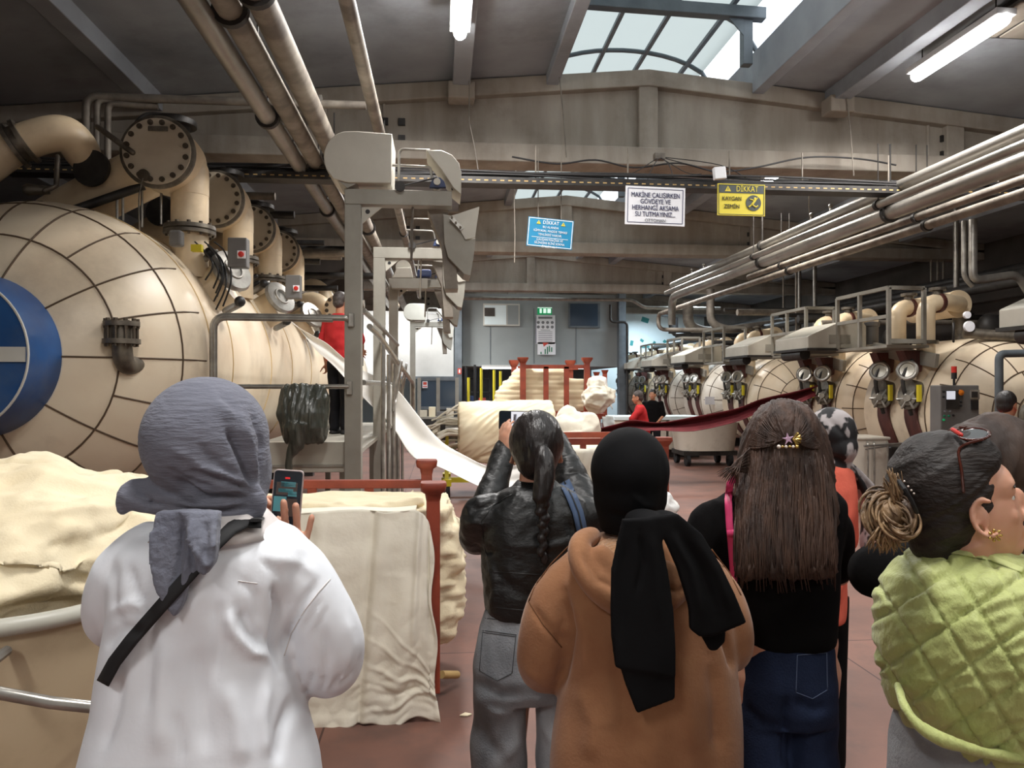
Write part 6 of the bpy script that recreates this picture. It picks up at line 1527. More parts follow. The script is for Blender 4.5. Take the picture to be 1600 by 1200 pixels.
# shirt
mb = MB()
mb.loft(px_rows([(806, 300, 400, .062), (816, 258, 432, .085), (830, 222, 462, .10), (858, 190, 486, .122), (900, 175, 482, .135), (950, 176, 462, .14), (1000, 168, 452, .142), (1050, 162, 458, .145), (1100, 156, 468, .15), (1150, 142, 482, .155), (1200, 128, 496, .16), (1290, 112, 508, .165), (1360, 108, 512, .165)], Y), 44, 2.35)
px_tube(mb, [(235, 855, Y, 40), (196, 900, Y, 50), (176, 945, 1.53, 42), (185, 970, 1.62, 40), (225, 930, 1.76, 34), (330, 865, 1.9, 28), (385, 850, 1.93, 20)])
px_tube(mb, [(425, 858, Y, 42), (462, 895, Y, 50), (492, 945, Y, 50), (512, 1000, 1.52, 54), (515, 1032, 1.57, 52), (512, 1030, 1.66, 46), (495, 985, 1.76, 38), (468, 915, 1.84, 24)])
fd = folds([([(428, 905), (436, 950), (428, 1000), (436, 1050)], 6, -.020), ([(352, 945), (362, 985), (392, 1018), (425, 1028)], 9, .014), ([(372, 950), (392, 990), (420, 1008)], 8, -.010),
            ([(500, 905), (470, 945), (450, 990), (440, 1020)], 5, -.009), ([(236, 935), (232, 1010), (228, 1120)], 9, -.006), ([(262, 985), (255, 1060), (250, 1190)], 15, .010), ([(305, 1000), (318, 1100), (325, 1190)], 16, -.009),
            ([(350, 1060), (372, 1130), (380, 1200)], 16, .009), ([(168, 960), (205, 942), (238, 950)], 8, .008), ([(158, 1010), (190, 985), (225, 985)], 8, -.008), ([(465, 1080), (440, 1140), (430, 1200)], 10, -.012),
            ([(420, 870), (470, 880), (500, 905)], 8, .005), ([(370, 900), (400, 930), (405, 980)], 8, -.005), ([(180, 870), (175, 930), (190, 985)], 9, -.006),
            ([(530, 1070), (545, 1060), (556, 1048)], 3, -.006), ([(515, 1080), (525, 1066), (532, 1052)], 3, -.006), ([(498, 1085), (505, 1070), (508, 1055)], 3, -.006), ([(548, 1058), (558, 1040), (563, 1020)], 3, -.006),
            ([(480, 1083), (485, 1066), (488, 1050)], 3, -.006), ([(330, 850), (310, 930), (280, 980)], 12, .006), ([(400, 870), (440, 900), (450, 960)], 6, -.006), ([(340, 930), (345, 1000), (335, 1080)], 10, -.007), ([(420, 1060), (410, 1120), (415, 1190)], 9, .008), ([(190, 1050), (180, 1110), (160, 1180)], 9, -.008), ([(200, 880), (215, 930), (240, 960)], 7, -.006), ([(270, 1110), (282, 1150), (285, 1195)], 6, -.006), ([(500, 980), (512, 1020), (508, 1060)], 7, -.005), ([(540, 960), (548, 1010), (540, 1050)], 7, .005), ([(505, 930), (490, 960), (470, 990)], 3, -.004), ([(515, 945), (500, 975), (485, 1000)], 3, -.004)], amp=.007, scale=6, st=(1.4, 1, .7))
sm = melt(mb, .0075, 8, .6, fd)
shirt = finish(sm, 'shirt', 'shirt_white', r1, angle=180); W1 = WM[r1.name]; bv = bvh_of(shirt, W1)
# gathered armhole seam
def seam(bv, pts, wd, m_, par, nm='seam', off=.0015, th=.002, step=6): return strip_on(bv, pts, wd, off, step, thick=th, sub=1).build(nm, m_, par, angle=180)
seam(bv, [(516, 905), (498, 925), (475, 955), (455, 990), (444, 1025)], 1.6, 'shirt_lining', shirt)
seam(bv, [(372, 908), (402, 912)], 1.2, 'shirt_lining', shirt)
# collar
MB().loft(px_rows([(797, 292, 412, .083), (806, 272, 420, .098), (820, 252, 432, .118), (834, 236, 446, .13)], Y), 36, 2.2).build('collar', 'shirt_lining', shirt, angle=180)
# trousers & shoes (below the frame)
mb = MB(); hx_ = base.x
mb.loft([(V(hx_, Y, 1.0), .17, .13), (V(hx_, Y, .85), .18, .14), (V(hx_, Y, .76), .17, .13)], 30)
for sg in (-1, 1): mb.tube([(hx_ + .095 * sg, Y, .85), (hx_ + .1 * sg, Y, .5), (hx_ + .1 * sg, Y, .1)], [.095, .085, .085], 20)
finish(melt(mb, .014, 3), 'trousers', 'knit_black', r1); shoes(J, r1)
# headscarf
mb = MB()
mb.ell(P(322, 686, Y), (.114, .132, .118), seg=36, rings=24); mb.ell(P(345, 715, Y + .0), (.088, .12, .105), seg=30, rings=20); mb.ell(P(362, 738, Y - .01), (.06, .10, .075)); mb.ell(P(385, 735, Y + .03), (.045, .09, .09))
mb.loft(px_rows([(750, 262, 412, .10), (775, 285, 414, .09), (800, 300, 412, .078), (812, 306, 408, .074)], Y), 36, 2.2)
px_tube(mb, [(330, 788, Y - .05, 22), (280, 786, Y - .05, 22), (235, 782, Y - .04, 20), (205, 778, Y - .03, 18)])
px_tube(mb, [(250, 765, Y - .03, 14), (215, 760, Y - .02, 13), (198, 772, Y - .02, 14), (192, 795, Y - .03, 10)])
px_tube(mb, [(395, 765, Y - .05, 12), (402, 785, Y - .04, 16), (398, 805, Y - .04, 12)])
hf = folds([([(352, 665), (370, 695), (388, 735), (400, 765)], 7, -.018), ([(368, 650), (392, 700), (402, 760)], 6, .008), ([(300, 735), (350, 750), (402, 770)], 5, -.009), ([(290, 722), (340, 738), (395, 760)], 6, .006),
            ([(262, 745), (320, 778), (392, 778)], 5, -.014), ([(330, 625), (375, 655), (402, 700)], 10, .006), ([(305, 690), (335, 720), (385, 755)], 6, -.006), ([(392, 640), (408, 690), (405, 750)], 4, -.008),
            ([(212, 762), (232, 780), (225, 800)], 5, -.012), ([(268, 790), (330, 800), (395, 792)], 4, -.008), ([(240, 775), (300, 790), (380, 785)], 5, .006), ([(262, 700), (300, 715), (340, 745)], 6, .005), ([(255, 730), (290, 750), (340, 765)], 5, -.006), ([(340, 610), (365, 640), (380, 690)], 6, -.005), ([(200, 770), (225, 785), (262, 790)], 4, -.008), ([(235, 760), (262, 775), (290, 778)], 4, .006)])
crk = fine(.0006, 75, (.5, 1, 2.2), True)
sc1 = finish(melt(mb, .005, 6, .6, both(hf, crk)), 'headscarf', 'scarf_grey', r1, angle=180)
bv2 = bvh_of(sc1, W1)
mb = MB(); Yt_ = Y - .165
px_slab(mb, [(243, 800), (300, 797), (332, 800), (330, 840), (318, 880), (292, 915), (285, 945), (272, 966), (262, 955), (242, 925), (231, 880), (231, 840)], Yt_, .022, lambda u, v: .02 * (v < 830))
px_slab(mb, [(280, 798), (340, 800), (336, 850), (334, 880), (318, 902), (306, 893), (300, 860)], Yt_ - .015, .028, lambda u, v: .03 * (v < 830))
tf = folds([([(286, 805), (282, 860), (270, 940)], 6, -.010), ([(300, 805), (296, 860), (285, 920)], 5, .008), ([(320, 810), (322, 850), (312, 890)], 5, -.008), ([(255, 810), (250, 870), (262, 940)], 10, .005), ([(308, 860), (318, 880), (330, 885)], 5, .008)])
finish(melt(mb, .004, 5, .6, both(tf, fine(.0008, 70, (1, 1, 1.5), True))), 'scarf_tail', 'scarf_grey_plain', sc1, angle=180)
bb = BVHTree.FromPolygons([W1 @ v.co for v in shirt.data.vertices] + [W1 @ v.co for o in (sc1.children[0] if sc1.children else sc1,) for v in []], [tuple(p.vertices) for p in shirt.data.polygons])
bag = thing('shoulder_bag', 'black strap of a shoulder bag running diagonally over the white shirt', 'bag', P(300, 900, Y - .15))
so = strip_on(bv, [(408, 815), (385, 814), (362, 825), (335, 852), (300, 893), (255, 943), (205, 1000), (178, 1035), (160, 1068)], 21, .034, 6, thick=.004).build('strap', 'rubber', bag, angle=180)
MB().tube([P(399, 813, Y - .10), P(404, 809, Y - .02), P(402, 822, Y + .09)], .012, 10, flat=.25, side=(1, 0, 0)).build('strap', 'rubber', bag)
px = P(260, 1180, Y + .2); MB().box(px, (.24, .08, .18)).build('bag_body', 'rubber', bag, smooth=False, bevel=.02)
# phone
def phone(label, corners, Y, mats=('phone_body',), tiltY=0, screen=None):
    tl, tr, br, bl = [P(u, v, Y) for u, v in corners]; c = (tl + tr + br + bl) / 4; ux = ((tr - tl) + (br - bl)) / 2; uz = ((tl - bl) + (tr - br)) / 2
    t = thing('phone', label, 'phone', c); w_, h_ = ux.length, uz.length; x_ = ux.normalized(); z_ = (uz - x_ * uz.dot(x_)).normalized(); y_ = z_.cross(x_)
    R = Matrix((x_, y_, z_)).transposed()
    def rr(w2, h2, rad, yoff, th):
        pts = []
        for cx_, cz_, a0 in ((w2 / 2 - rad, h2 / 2 - rad, 0), (-w2 / 2 + rad, h2 / 2 - rad, pi / 2), (-w2 / 2 + rad, -h2 / 2 + rad, pi), (w2 / 2 - rad, -h2 / 2 + rad, 1.5 * pi)):
            for q in np.linspace(0, pi / 2, 5): pts.append(c + R @ V(cx_ + rad * cos(a0 + q), yoff, cz_ + rad * sin(a0 + q)))
        return MB().prism(pts, R @ V(0, th, 0))
    rr(w_, h_, .009, -.004, .009).build('case', mats[0], t, smooth=False, bevel=.001)
    g = rr(w_ * .93, h_ * .965, .007, -.0052, .001).build('screen', 'screen_dark', t, smooth=False)
    return t, g, c, R, w_, h_
t, g, c, R, w_, h_ = phone('phone in a pale case held up by the woman in the white shirt', ((433, 733), (479, 736), (464, 832), (417, 829)), 1.9)
def blot(x, z, a, b, m_, nm='picture'):
    MB().box(c + R @ V(x * w_, -.0057, z * h_), (a * w_, .0006, b * h_), rot=R).build(nm, m_, g, smooth=False)
for x, z, a, b, m_ in ((-.02, .2, .7, .2, 'screen_brown'), (.02, .27, .5, .08, 'screen_teal'), (-.05, .17, .5, .06, 'screen_teal'), (.18, .12, .3, .08, 'screen_teal'), (-.22, -.05, .42, .24, 'screen_teal'), (.18, -.1, .34, .28, 'screen_brown'), (-.02, .37, .16, .03, 'screen_red')): blot(x, z, a, b, m_)

# ---------------------------------------------------------------- 2 woman in black leather jacket with ponytail
Y = 2.6; base = P(838, 1200, Y)
r2 = thing('person', 'woman in a black leather jacket and grey jeans with a long dark ponytail', 'person', (base.x, Y, 0))
J = dict(C=P(838, 703, Y + .02), neck=P(838, 762, Y + .01), shL=P(765, 795, Y), shR=P(908, 795, Y), elL=P(742, 838, 2.75), elR=P(925, 835, 2.75), wrL=P(788, 708, 3.02), wrR=P(868, 690, 3.06))
legs_for(J, base.x, Y, .92, w_=.09)
mb = MB(); body(mb, J); head_parts(mb, J['C'], Matrix.Rotation(0, 3, 'Z'), 1.0)
mb.tube([P(838, 735, Y), P(838, 765, Y)], [.056, .062], 20)
hand(mb, P(790, 712, 3.0), V(-.05, .1, 1), V(.8, .5, 0), 1, .35, .95); hand(mb, P(868, 695, 3.04), V(-.3, .1, 1), V(-.8, .3, 0), 1, .8, .95)
skin_of(mb, r2, .0065); face_extras(J['C'], Matrix(((1, 0, 0), (0, 1, 0), (0, 0, 1))), r2)
mb = MB()
mb.loft(px_rows([(758, 806, 874, .065), (766, 790, 888, .085), (778, 768, 908, .10), (800, 755, 920, .12), (840, 752, 922, .135), (880, 753, 922, .135), (920, 755, 920, .13), (945, 757, 918, .13), (962, 762, 912, .12)], Y), 40, 2.4)
px_tube(mb, [(778, 800, Y, 28), (752, 805, 2.6, 31), (745, 832, 2.66, 27), (748, 838, 2.755, 26), (765, 782, 2.862, 25), (779, 735, 2.962, 21), (789, 700, 3.03, 17)])
px_tube(mb, [(898, 800, Y, 28), (922, 810, 2.62, 30), (926, 836, 2.72, 28), (914, 800, 2.815, 30), (896, 755, 2.92, 29), (879, 715, 3.01, 23), (868, 686, 3.07, 17)])
fd = folds([([(728, 800), (760, 790), (790, 775)], 6, -.014), ([(735, 850), (755, 862), (775, 862)], 5, -.014), ([(770, 880), (800, 920), (850, 940)], 8, -.006), ([(762, 870), (775, 920), (770, 955)], 6, .008), ([(795, 850), (860, 855), (900, 840)], 6, .006), ([(880, 795), (905, 850), (915, 900)], 8, -.008), ([(812, 765), (800, 790), (780, 800)], 4, .006), ([(725, 822), (742, 815), (760, 822)], 4, .008),
            ([(880, 740), (905, 735), (925, 745)], 4, -.012), ([(875, 720), (900, 715), (915, 725)], 4, .008)], amp=.008, scale=8)
jk = finish(melt(mb, .008, 6, .6, both(fd, fine(.003, 18, (1, 1, 1.5), True))), 'leather_jacket', 'leather', r2, angle=180); W2 = WM[r2.name]; bv = bvh_of(jk, W2)
for pts in ([(800, 772), (770, 790), (752, 815), (757, 855), (765, 900)], [(760, 893), (840, 898), (910, 893)], [(758, 948), (830, 955), (912, 950)], [(876, 772), (900, 790), (912, 830)]): seam(bv, pts, 1.1, 'leather_seam', jk)
MB().loft(px_rows([(751, 808, 868, .06), (760, 800, 878, .07), (770, 786, 892, .09)], Y), 30, 2.2).build('collar', 'leather', jk, angle=180)
bk = thing('backpack', 'blue shoulder strap with dark edges over the leather jacket', 'bag', P(905, 800, Y - .12))
strip_on(bv, [(882, 752), (893, 775), (903, 800), (911, 835), (916, 872)], 17, .008, 5).build('strap', 'strap_blue', bk, angle=180); strip_on(bv, [(882, 752), (894, 775), (904, 800), (912, 835), (916, 872)], 2.0, .0125, 5).build('strap_cord', 'rubber', bk, angle=180)
MB().box(P(918, 890, Y - .08), (.05, .12, .07)).build('bag_body', 'strap_blue', bk, smooth=False, bevel=.02)
# hair: slick cap, tie and braided tail
mb = MB(); mb.ell(P(838, 690, Y - .005), (.092, .108, .108), seg=36, rings=24).ell(P(838, 712, Y - .03), (.074, .085, .085)).ell(P(842, 705, Y - .095), (.035, .03, .035))
hc = finish(melt(mb, .006, 4, .6, fine(.0025, 30, (2.2, .6, .6), True)), 'hair', 'hair_slick', r2, angle=180)
mb = MB(); px_tube(mb, [(845, 702, Y - .10, 12), (850, 718, Y - .13, 15), (851, 745, Y - .15, 16), (846, 775, Y - .16, 14)])
for k in range(9):
    v = 778 + k * 10.5; r_ = 11 - k * .75; u = 845 + 4 * sin(k * .35) ; mb.ell(P(u + (2.2 if k % 2 else -2.2), v, Y - .165), (r_ * .0021, .017, .0165))
mb.ell(P(850, 872, Y - .155), (.012, .01, .02))
finish(melt(mb, .0045, 2, .5, fine(.002, 40, (2, 1, .5), True)), 'braid', 'hair_slick', hc, angle=180)
MB().lathe(P(846, 704, Y - .105), (.1, -1, -.3), [(0, .022), (.018, .022)], 16).build('hair_tie', 'rubber', hc)
# jeans
def jeans(root, rows, Y, legs, m_, foldlist, amp=.006, seed=0, name='jeans'):
    mb = MB(); mb.loft(px_rows(rows, Y), 40, 2.4)
    for lp in legs: px_tube(mb, lp, seg=26)
    return finish(melt(mb, .0085, 5, .6, folds(foldlist, amp=amp, scale=9, seed=seed)), name, m_, root, angle=180)
jn = jeans(r2, [(950, 757, 905, .12), (980, 748, 910, .125), (1010, 742, 914, .13), (1045, 738, 917, .135), (1075, 738, 917, .125), (1092, 740, 915, .10)], Y,
           [[(783, 1040, Y, 42), (781, 1100, Y, 43), (779, 1200, Y, 43), (780, 1300, Y, 42), (782, 1395, Y, 38)], [(873, 1040, Y, 42), (877, 1100, Y, 42), (880, 1200, Y, 41), (882, 1300, Y, 40), (882, 1395, Y, 38)]], 'denim_grey',
           [([(742, 1062), (785, 1085), (822, 1085)], 8, -.012), ([(740, 1085), (775, 1112), (815, 1110)], 9, .010), ([(745, 1120), (760, 1160), (790, 1190)], 10, -.010), ([(830, 1078), (860, 1095), (900, 1092)], 7, -.010), ([(815, 1110), (805, 1160), (780, 1195)], 10, .008), ([(842, 1120), (865, 1160), (870, 1195)], 8, .008)], .010)
bv = bvh_of(jn, W2)
for pts in ([(754, 985), (807, 992)], [(754, 988), (807, 995)], [(754, 987), (749, 1048)], [(806, 993), (800, 1052)], [(749, 1048), (777, 1064), (800, 1052)], [(758, 966), (830, 974), (900, 972)]): seam(bv, pts, 1.0, 'denim_stitch', jn, 'stitching')
shoes(J, r2)
t, g, c, R, w_, h_ = phone('dark phone held sideways by the woman in the leather jacket', ((780, 641), (832, 643), (831, 672), (779, 672)), 3.08, ('phone_dark',))
blot(.12, 0, .52, .92, 'screen_white'); blot(-.02, .08, .1, .5, 'screen_brown'); blot(.1, -.1, .12, .4, 'screen_dark'); blot(.22, .2, .1, .3, 'screen_brown')

# ---------------------------------------------------------------- 3 woman in brown hoodie, black headscarf
Y = 2.05; base = P(1005, 1200, Y)
r3 = thing('person', 'woman in a brown hoodie with a black headscarf tied in two hanging ends', 'person', (base.x, Y, 0))
J = dict(C=P(985, 745, Y + .02), neck=P(988, 830, Y), shL=P(885, 895, Y), shR=P(1115, 895, Y), elL=P(848, 1045, 2.12), elR=P(1140, 1020, 2.12), wrL=P(930, 985, 2.42), wrR=P(1060, 960, 2.42))
legs_for(J, base.x, Y, .9)
mb = MB(); body(mb, J); head_parts(mb, J['C'], Matrix.Rotation(0, 3, 'Z')); hand(mb, J['wrL'], V(.6, .4, .5), V(.3, .3, .8), 1, .7); hand(mb, J['wrR'], V(-.6, .4, .5), V(-.3, .3, .8), -1, .7)
skin_of(mb, r3, .0075); face_extras(J['C'], Matrix(((1, 0, 0), (0, 1, 0), (0, 0, 1))), r3)
mb = MB()
mb.loft(px_rows([(836, 938, 1050, .08), (850, 905, 1085, .105), (870, 882, 1112, .125), (900, 868, 1130, .145), (950, 868, 1138, .15), (1000, 872, 1142, .152), (1050, 876, 1146, .155), (1100, 872, 1150, .16), (1150, 865, 1153, .165), (1200, 860, 1156, .168), (1262, 862, 1158, .165), (1275, 872, 1148, .155)], Y), 44, 2.4)
px_tube(mb, [(905, 890, Y, 34), (872, 925, Y, 36), (850, 975, Y, 38), (846, 1025, 2.08, 40), (858, 1045, 2.16, 38), (885, 1030, 2.28, 33), (922, 992, 2.4, 26)])
px_tube(mb, [(1098, 890, Y, 34), (1124, 930, Y, 36), (1138, 975, Y, 36), (1140, 1010, 2.08, 35), (1130, 1015, 2.18, 34), (1100, 990, 2.3, 30), (1070, 965, 2.4, 26)])
fd = folds([([(884, 925), (892, 985), (880, 1050), (872, 1090)], 7, -.024), ([(898, 930), (915, 990), (915, 1060)], 12, .010), ([(900, 1060), (930, 1130), (920, 1195)], 16, .012), ([(960, 1020), (972, 1100), (965, 1190)], 14, -.010), ([(1050, 1010), (1075, 1100), (1085, 1190)], 16, .010), ([(1110, 1030), (1120, 1100), (1125, 1190)], 12, -.014),
            ([(1148, 1050), (1140, 1020), (1128, 985)], 6, -.016), ([(830, 945), (850, 975), (885, 1010)], 6, -.008), ([(1000, 1120), (1020, 1160), (1010, 1200)], 14, .006), ([(815, 1040), (850, 1070), (872, 1090)], 8, .006)], amp=.010, scale=6, st=(1.5, 1, .7))
hd_ = finish(melt(mb, .0085, 8, .6, fd), 'hoodie', 'fleece_brown', r3, angle=180); W3 = WM[r3.name]; bv = bvh_of(hd_, W3)
for pts in ([(890, 852), (862, 880), (836, 915), (826, 940)], [(826, 940), (848, 975), (878, 1012)], [(1112, 858), (1140, 895), (1158, 930)]): seam(bv, pts, 1.8, 'fleece_seam', hd_)
# hood lying on the back
mb = MB(); px_tube(mb, [(925, 838, Y - .02, 14), (905, 852, Y - .09, 17), (912, 885, Y - .125, 22), (940, 920, Y - .145, 26), (985, 945, Y - .15, 28), (1030, 938, Y - .15, 26), (1066, 905, Y - .14, 24), (1090, 865, Y - .11, 19), (1075, 840, Y - .04, 14)])
px_tube(mb, [(940, 868, Y - .12, 18), (985, 915, Y - .14, 22), (1040, 895, Y - .14, 20)])
finish(melt(mb, .007, 6, .6, folds([([(905, 855), (935, 905), (985, 930)], 6, -.01), ([(1040, 915), (1060, 925), (1075, 915)], 5, -.012), ([(1030, 950), (1060, 955), (1080, 940)], 5, -.008)], amp=.006, scale=9)), 'hood', 'fleece_brown', hd_, angle=180)
mb = MB(); mb.ell(P(985, 856, Y - .05), (.095, .09, .03)).ell(P(985, 872, Y - .10), (.085, .05, .045))
finish(melt(mb, .005, 3, .5, fine(.0012, 60, (1, 1, 1), True)), 'hood_lining', 'fleece_inner', hd_, angle=180)
# trousers
mb = MB(); mb.loft([(V(base.x, Y, .95), .17, .13), (V(base.x, Y, .8), .18, .14), (V(base.x, Y, .74), .17, .13)], 30)
for sg in (-1, 1): mb.tube([(base.x + .095 * sg, Y, .85), (base.x + .1 * sg, Y, .5), (base.x + .1 * sg, Y, .1)], [.095, .09, .085], 20)
finish(melt(mb, .014, 3), 'trousers', 'knit_black', r3); shoes(J, r3)
# black headscarf
mb = MB(); mb.ell(P(984, 736, Y), (.105, .125, .120), seg=36, rings=24).ell(P(984, 765, Y), (.100, .115, .105), seg=32, rings=20); mb.loft(px_rows([(780, 928, 1040, .1), (805, 934, 1033, .085), (832, 940, 1030, .075)], Y), 32, 2.2); mb.ell(P(1006, 826, Y - .09), (.05, .025, .025))
hs = finish(melt(mb, .0055, 7, .6, folds([([(945, 800), (985, 812), (1030, 800)], 5, -.006), ([(1035, 700), (1040, 760), (1030, 810)], 6, -.004), ([(985, 770), (1005, 790), (1030, 795)], 5, .004)], amp=.002, scale=12)), 'headscarf', 'scarf_black', r3, angle=180)
mb = MB(); Yq_ = Y - .252
dz_ = lambda u, v: 0
mb.ell(P(1008, 815, Y - .17), (.05, .085, .03)).ell(P(1040, 812, Y - .18), (.035, .07, .022))
px_slab(mb, [(974, 812), (1030, 808), (1036, 850), (1046, 900), (1054, 960), (1057, 1020), (1056, 1060), (963, 1045), (957, 1000), (955, 950), (957, 890), (965, 850)], Yq_, .02, dz_)
px_slab(mb, [(966, 1030), (1056, 1040), (1056, 1093), (996, 1116), (978, 1070)], Yq_ + .006, .018)
px_slab(mb, [(1020, 808), (1060, 803), (1098, 835), (1128, 885), (1150, 930), (1168, 974), (1140, 986), (1112, 997), (1094, 996), (1080, 985), (1078, 950), (1060, 890), (1036, 835)], Yq_ + .012, .022, lambda u, v: -.012)
px_slab(mb, [(1092, 985), (1136, 984), (1134, 1004), (1120, 1019), (1110, 1018), (1100, 1000)], Yq_ + .03, .018)
finish(melt(mb, .0045, 6, .6, folds([([(1000, 830), (1004, 880), (995, 930)], 4, -.008), ([(1015, 820), (1025, 900), (1030, 980)], 7, .006), ([(980, 830), (970, 920), (972, 1020)], 8, -.005), ([(1060, 830), (1095, 890), (1120, 960)], 7, -.008), ([(1045, 825), (1080, 890), (1098, 970)], 7, .007), ([(1080, 830), (1120, 895), (1145, 960)], 7, .006)])), 'scarf_ends', 'scarf_black', hs, angle=180)

# ---------------------------------------------------------------- 4 woman with long brown hair
Y = 2.35; base = P(1226, 1200, Y)
r4 = thing('person', 'woman with very long brown hair, black top and dark blue jeans', 'person', (base.x, Y, 0))
J = dict(C=P(1225, 692, Y + .02), neck=P(1225, 765, Y), shL=P(1125, 810, Y), shR=P(1310, 812, Y), elL=P(1092, 930, 2.4), elR=P(1312, 900, 2.45), wrL=P(1130, 850, 2.68), wrR=P(1270, 830, 2.72))
legs_for(J, base.x, Y, .9)
mb = MB(); body(mb, J); head_parts(mb, J['C'], Matrix.Rotation(0, 3, 'Z')); hand(mb, J['wrL'], V(.5, .5, .6), V(.3, .3, .8), 1, .7); hand(mb, J['wrR'], V(-.5, .5, .6), V(-.3, .3, .8), -1, .7)
skin_of(mb, r4, .0085); face_extras(J['C'], Matrix(((1, 0, 0), (0, 1, 0), (0, 0, 1))), r4)
mb = MB()
mb.loft(px_rows([(757, 1180, 1275, .07), (768, 1140, 1302, .09), (785, 1115, 1318, .11), (820, 1105, 1318, .125), (880, 1120, 1304, .13), (940, 1140, 1302, .125), (990, 1150, 1302, .125), (1008, 1154, 1300, .12)], Y), 40, 2.5)
px_tube(mb, [(1140, 800, Y, 26), (1108, 820, Y, 34), (1095, 870, 2.36, 34), (1092, 925, 2.42, 33), (1100, 915, 2.5, 30), (1125, 865, 2.64, 24)])
px_tube(mb, [(1292, 800, Y, 24), (1306, 825, Y, 28), (1310, 860, 2.38, 26), (1308, 890, 2.44, 25), (1298, 880, 2.54, 24), (1275, 840, 2.68, 20)])
tp = finish(melt(mb, .0095, 6, .6, folds([([(1110, 770), (1120, 790), (1115, 820)], 6, .006), ([(1095, 785), (1125, 778), (1145, 775)], 5, -.005)], amp=.008, scale=8)), 'black_top', 'knit_black', r4, angle=180)
W4 = WM[r4.name]; bv = bvh_of(tp, W4)
jn = jeans(r4, [(996, 1156, 1297, .115), (1020, 1152, 1298, .125), (1060, 1149, 1301, .135), (1100, 1148, 1303, .13), (1125, 1150, 1302, .11)], Y,
           [[(1188, 1070, Y, 43), (1187, 1130, Y, 44), (1186, 1200, Y, 44), (1186, 1300, Y, 44), (1188, 1450, Y, 42)], [(1264, 1070, Y, 42), (1266, 1130, Y, 44), (1267, 1200, Y, 44), (1268, 1300, Y, 44), (1268, 1450, Y, 42)]], 'denim_blue',
           [([(1228, 1080), (1226, 1140), (1228, 1200)], 6, -.016), ([(1240, 1095), (1275, 1110), (1295, 1100)], 8, -.008), ([(1160, 1100), (1190, 1130), (1215, 1140)], 9, -.008), ([(1255, 1130), (1265, 1165), (1250, 1198)], 10, .006)], .009, 3)
bvj = bvh_of(jn, W4)
for pts in ([(1246, 1024), (1292, 1020)], [(1246, 1024), (1244, 1082)], [(1292, 1020), (1293, 1078)], [(1244, 1082), (1270, 1092), (1293, 1078)], [(1152, 1045), (1168, 1038)], [(1250, 1014), (1292, 1013)]): seam(bvj, pts, 1.1, 'denim_stitch_blue', jn, 'stitching')
shoes(J, r4)
sb = thing('shoulder_bag', 'bright pink bag strap over the black top, left of the long hair', 'bag', P(1140, 800, Y - .1))
strip_on(bv, [(1150, 742), (1141, 756), (1138, 780), (1140, 820), (1143, 850), (1146, 890), (1146, 940)], 11, .008, 5).build('strap', 'pink', sb, angle=180)
strip_on(bv, [(1142, 828), (1143, 840)], 13, .013, 5).build('buckle', 'pink', sb, angle=180)
MB().box(P(1160, 1010, Y + .16), (.16, .06, .12)).build('bag_body', 'pink', sb, smooth=False, bevel=.015)
# hair
mb = MB(); mb.ell(P(1225, 678, Y), (.108, .118, .110), seg=36, rings=24)
mb.loft(px_rows([(650, 1180, 1270, .08), (675, 1168, 1284, .105), (705, 1160, 1292, .11), (740, 1154, 1298, .105, -.02), (780, 1148, 1304, .085, -.06), (820, 1147, 1307, .06, -.10), (860, 1150, 1308, .05, -.125), (890, 1154, 1306, .042, -.135), (903, 1160, 1302, .03, -.14)], Y), 44, 2.3)
def hairgroove(co, no):
    u, v = to_px(co); out = np.zeros(len(co))
    for i, p in enumerate(co):
        t = (u[i] - 1226) / max(20, 30 + (v[i] - 640) * .35)
        out[i] = .0045 * (1 - 2 * abs(noise.noise(Vector((t * 11, v[i] * .006, 0))))) + .0028 * noise.noise(Vector((t * 34, v[i] * .008, 5))) + .004 * noise.noise(Vector((t * 3, v[i] * .012, 9)))
        if v[i] > 885: out[i] *= 2
    return out
hr = finish(melt(mb, .0055, 4, .5, hairgroove), 'hair', 'hair_brown', r4, angle=180); bvh4 = bvh_of(hr, W4)
for k in range(120):
    t0 = random.uniform(-1, 1); v0 = random.uniform(700, 800); v1 = random.uniform(880, 925); pts = []
    for j in range(7):
        q = j / 6; v = v0 + (v1 - v0) * q; hw = 66 + 16 * min(1, (v - 700) / 100); u = 1227 + t0 * hw * .97 + 3 * sin(q * 5 + k); h = bvh4.ray_cast(CAM, ray(u, v).normalized())
        pts.append((h[0] if h[0] is not None else P(u, v, Y - .14)) + V(0, -.003, 0))
    for j in range(1, 7): pts[j].y = min(pts[j].y, pts[j - 1].y + .02)
    if k == 0: lock = MB()
    lock.tube(curve_pts(pts, 2), [.001 + .0022 * sin(pi * min(.96, max(.05, i / 12))) for i in range(13)], 5)
lock.build('loose_strands', 'hair_brown', hr, angle=180)
mb = MB()      # upper half drawn back to the clip
for sg in (-1, 1):
    for k in range(46):
        u0 = 1226 + sg * (58 - k * .9) + random.uniform(-2, 2); v0 = 700 - k * 1.6; pts = []
        for j in range(7):
            q = j / 6; u = u0 + (1230 + sg * 6 - u0) * q; v = v0 + (684 + random.uniform(-1, 1) - v0) * q + 6 * sin(pi * q); h = bvh4.ray_cast(CAM, ray(u, v).normalized())
            if h[0] is not None: pts.append(h[0] + V(0, -.003 - .014 * q * q, 0))
        if len(pts) == 7: mb.tube(curve_pts(pts, 2), [.001 + .0022 * sin(pi * min(.95, max(.05, i / 12))) for i in range(13)], 5)
mb.build('gathered_hair', 'hair_brown', hr, angle=180)
mb = MB()
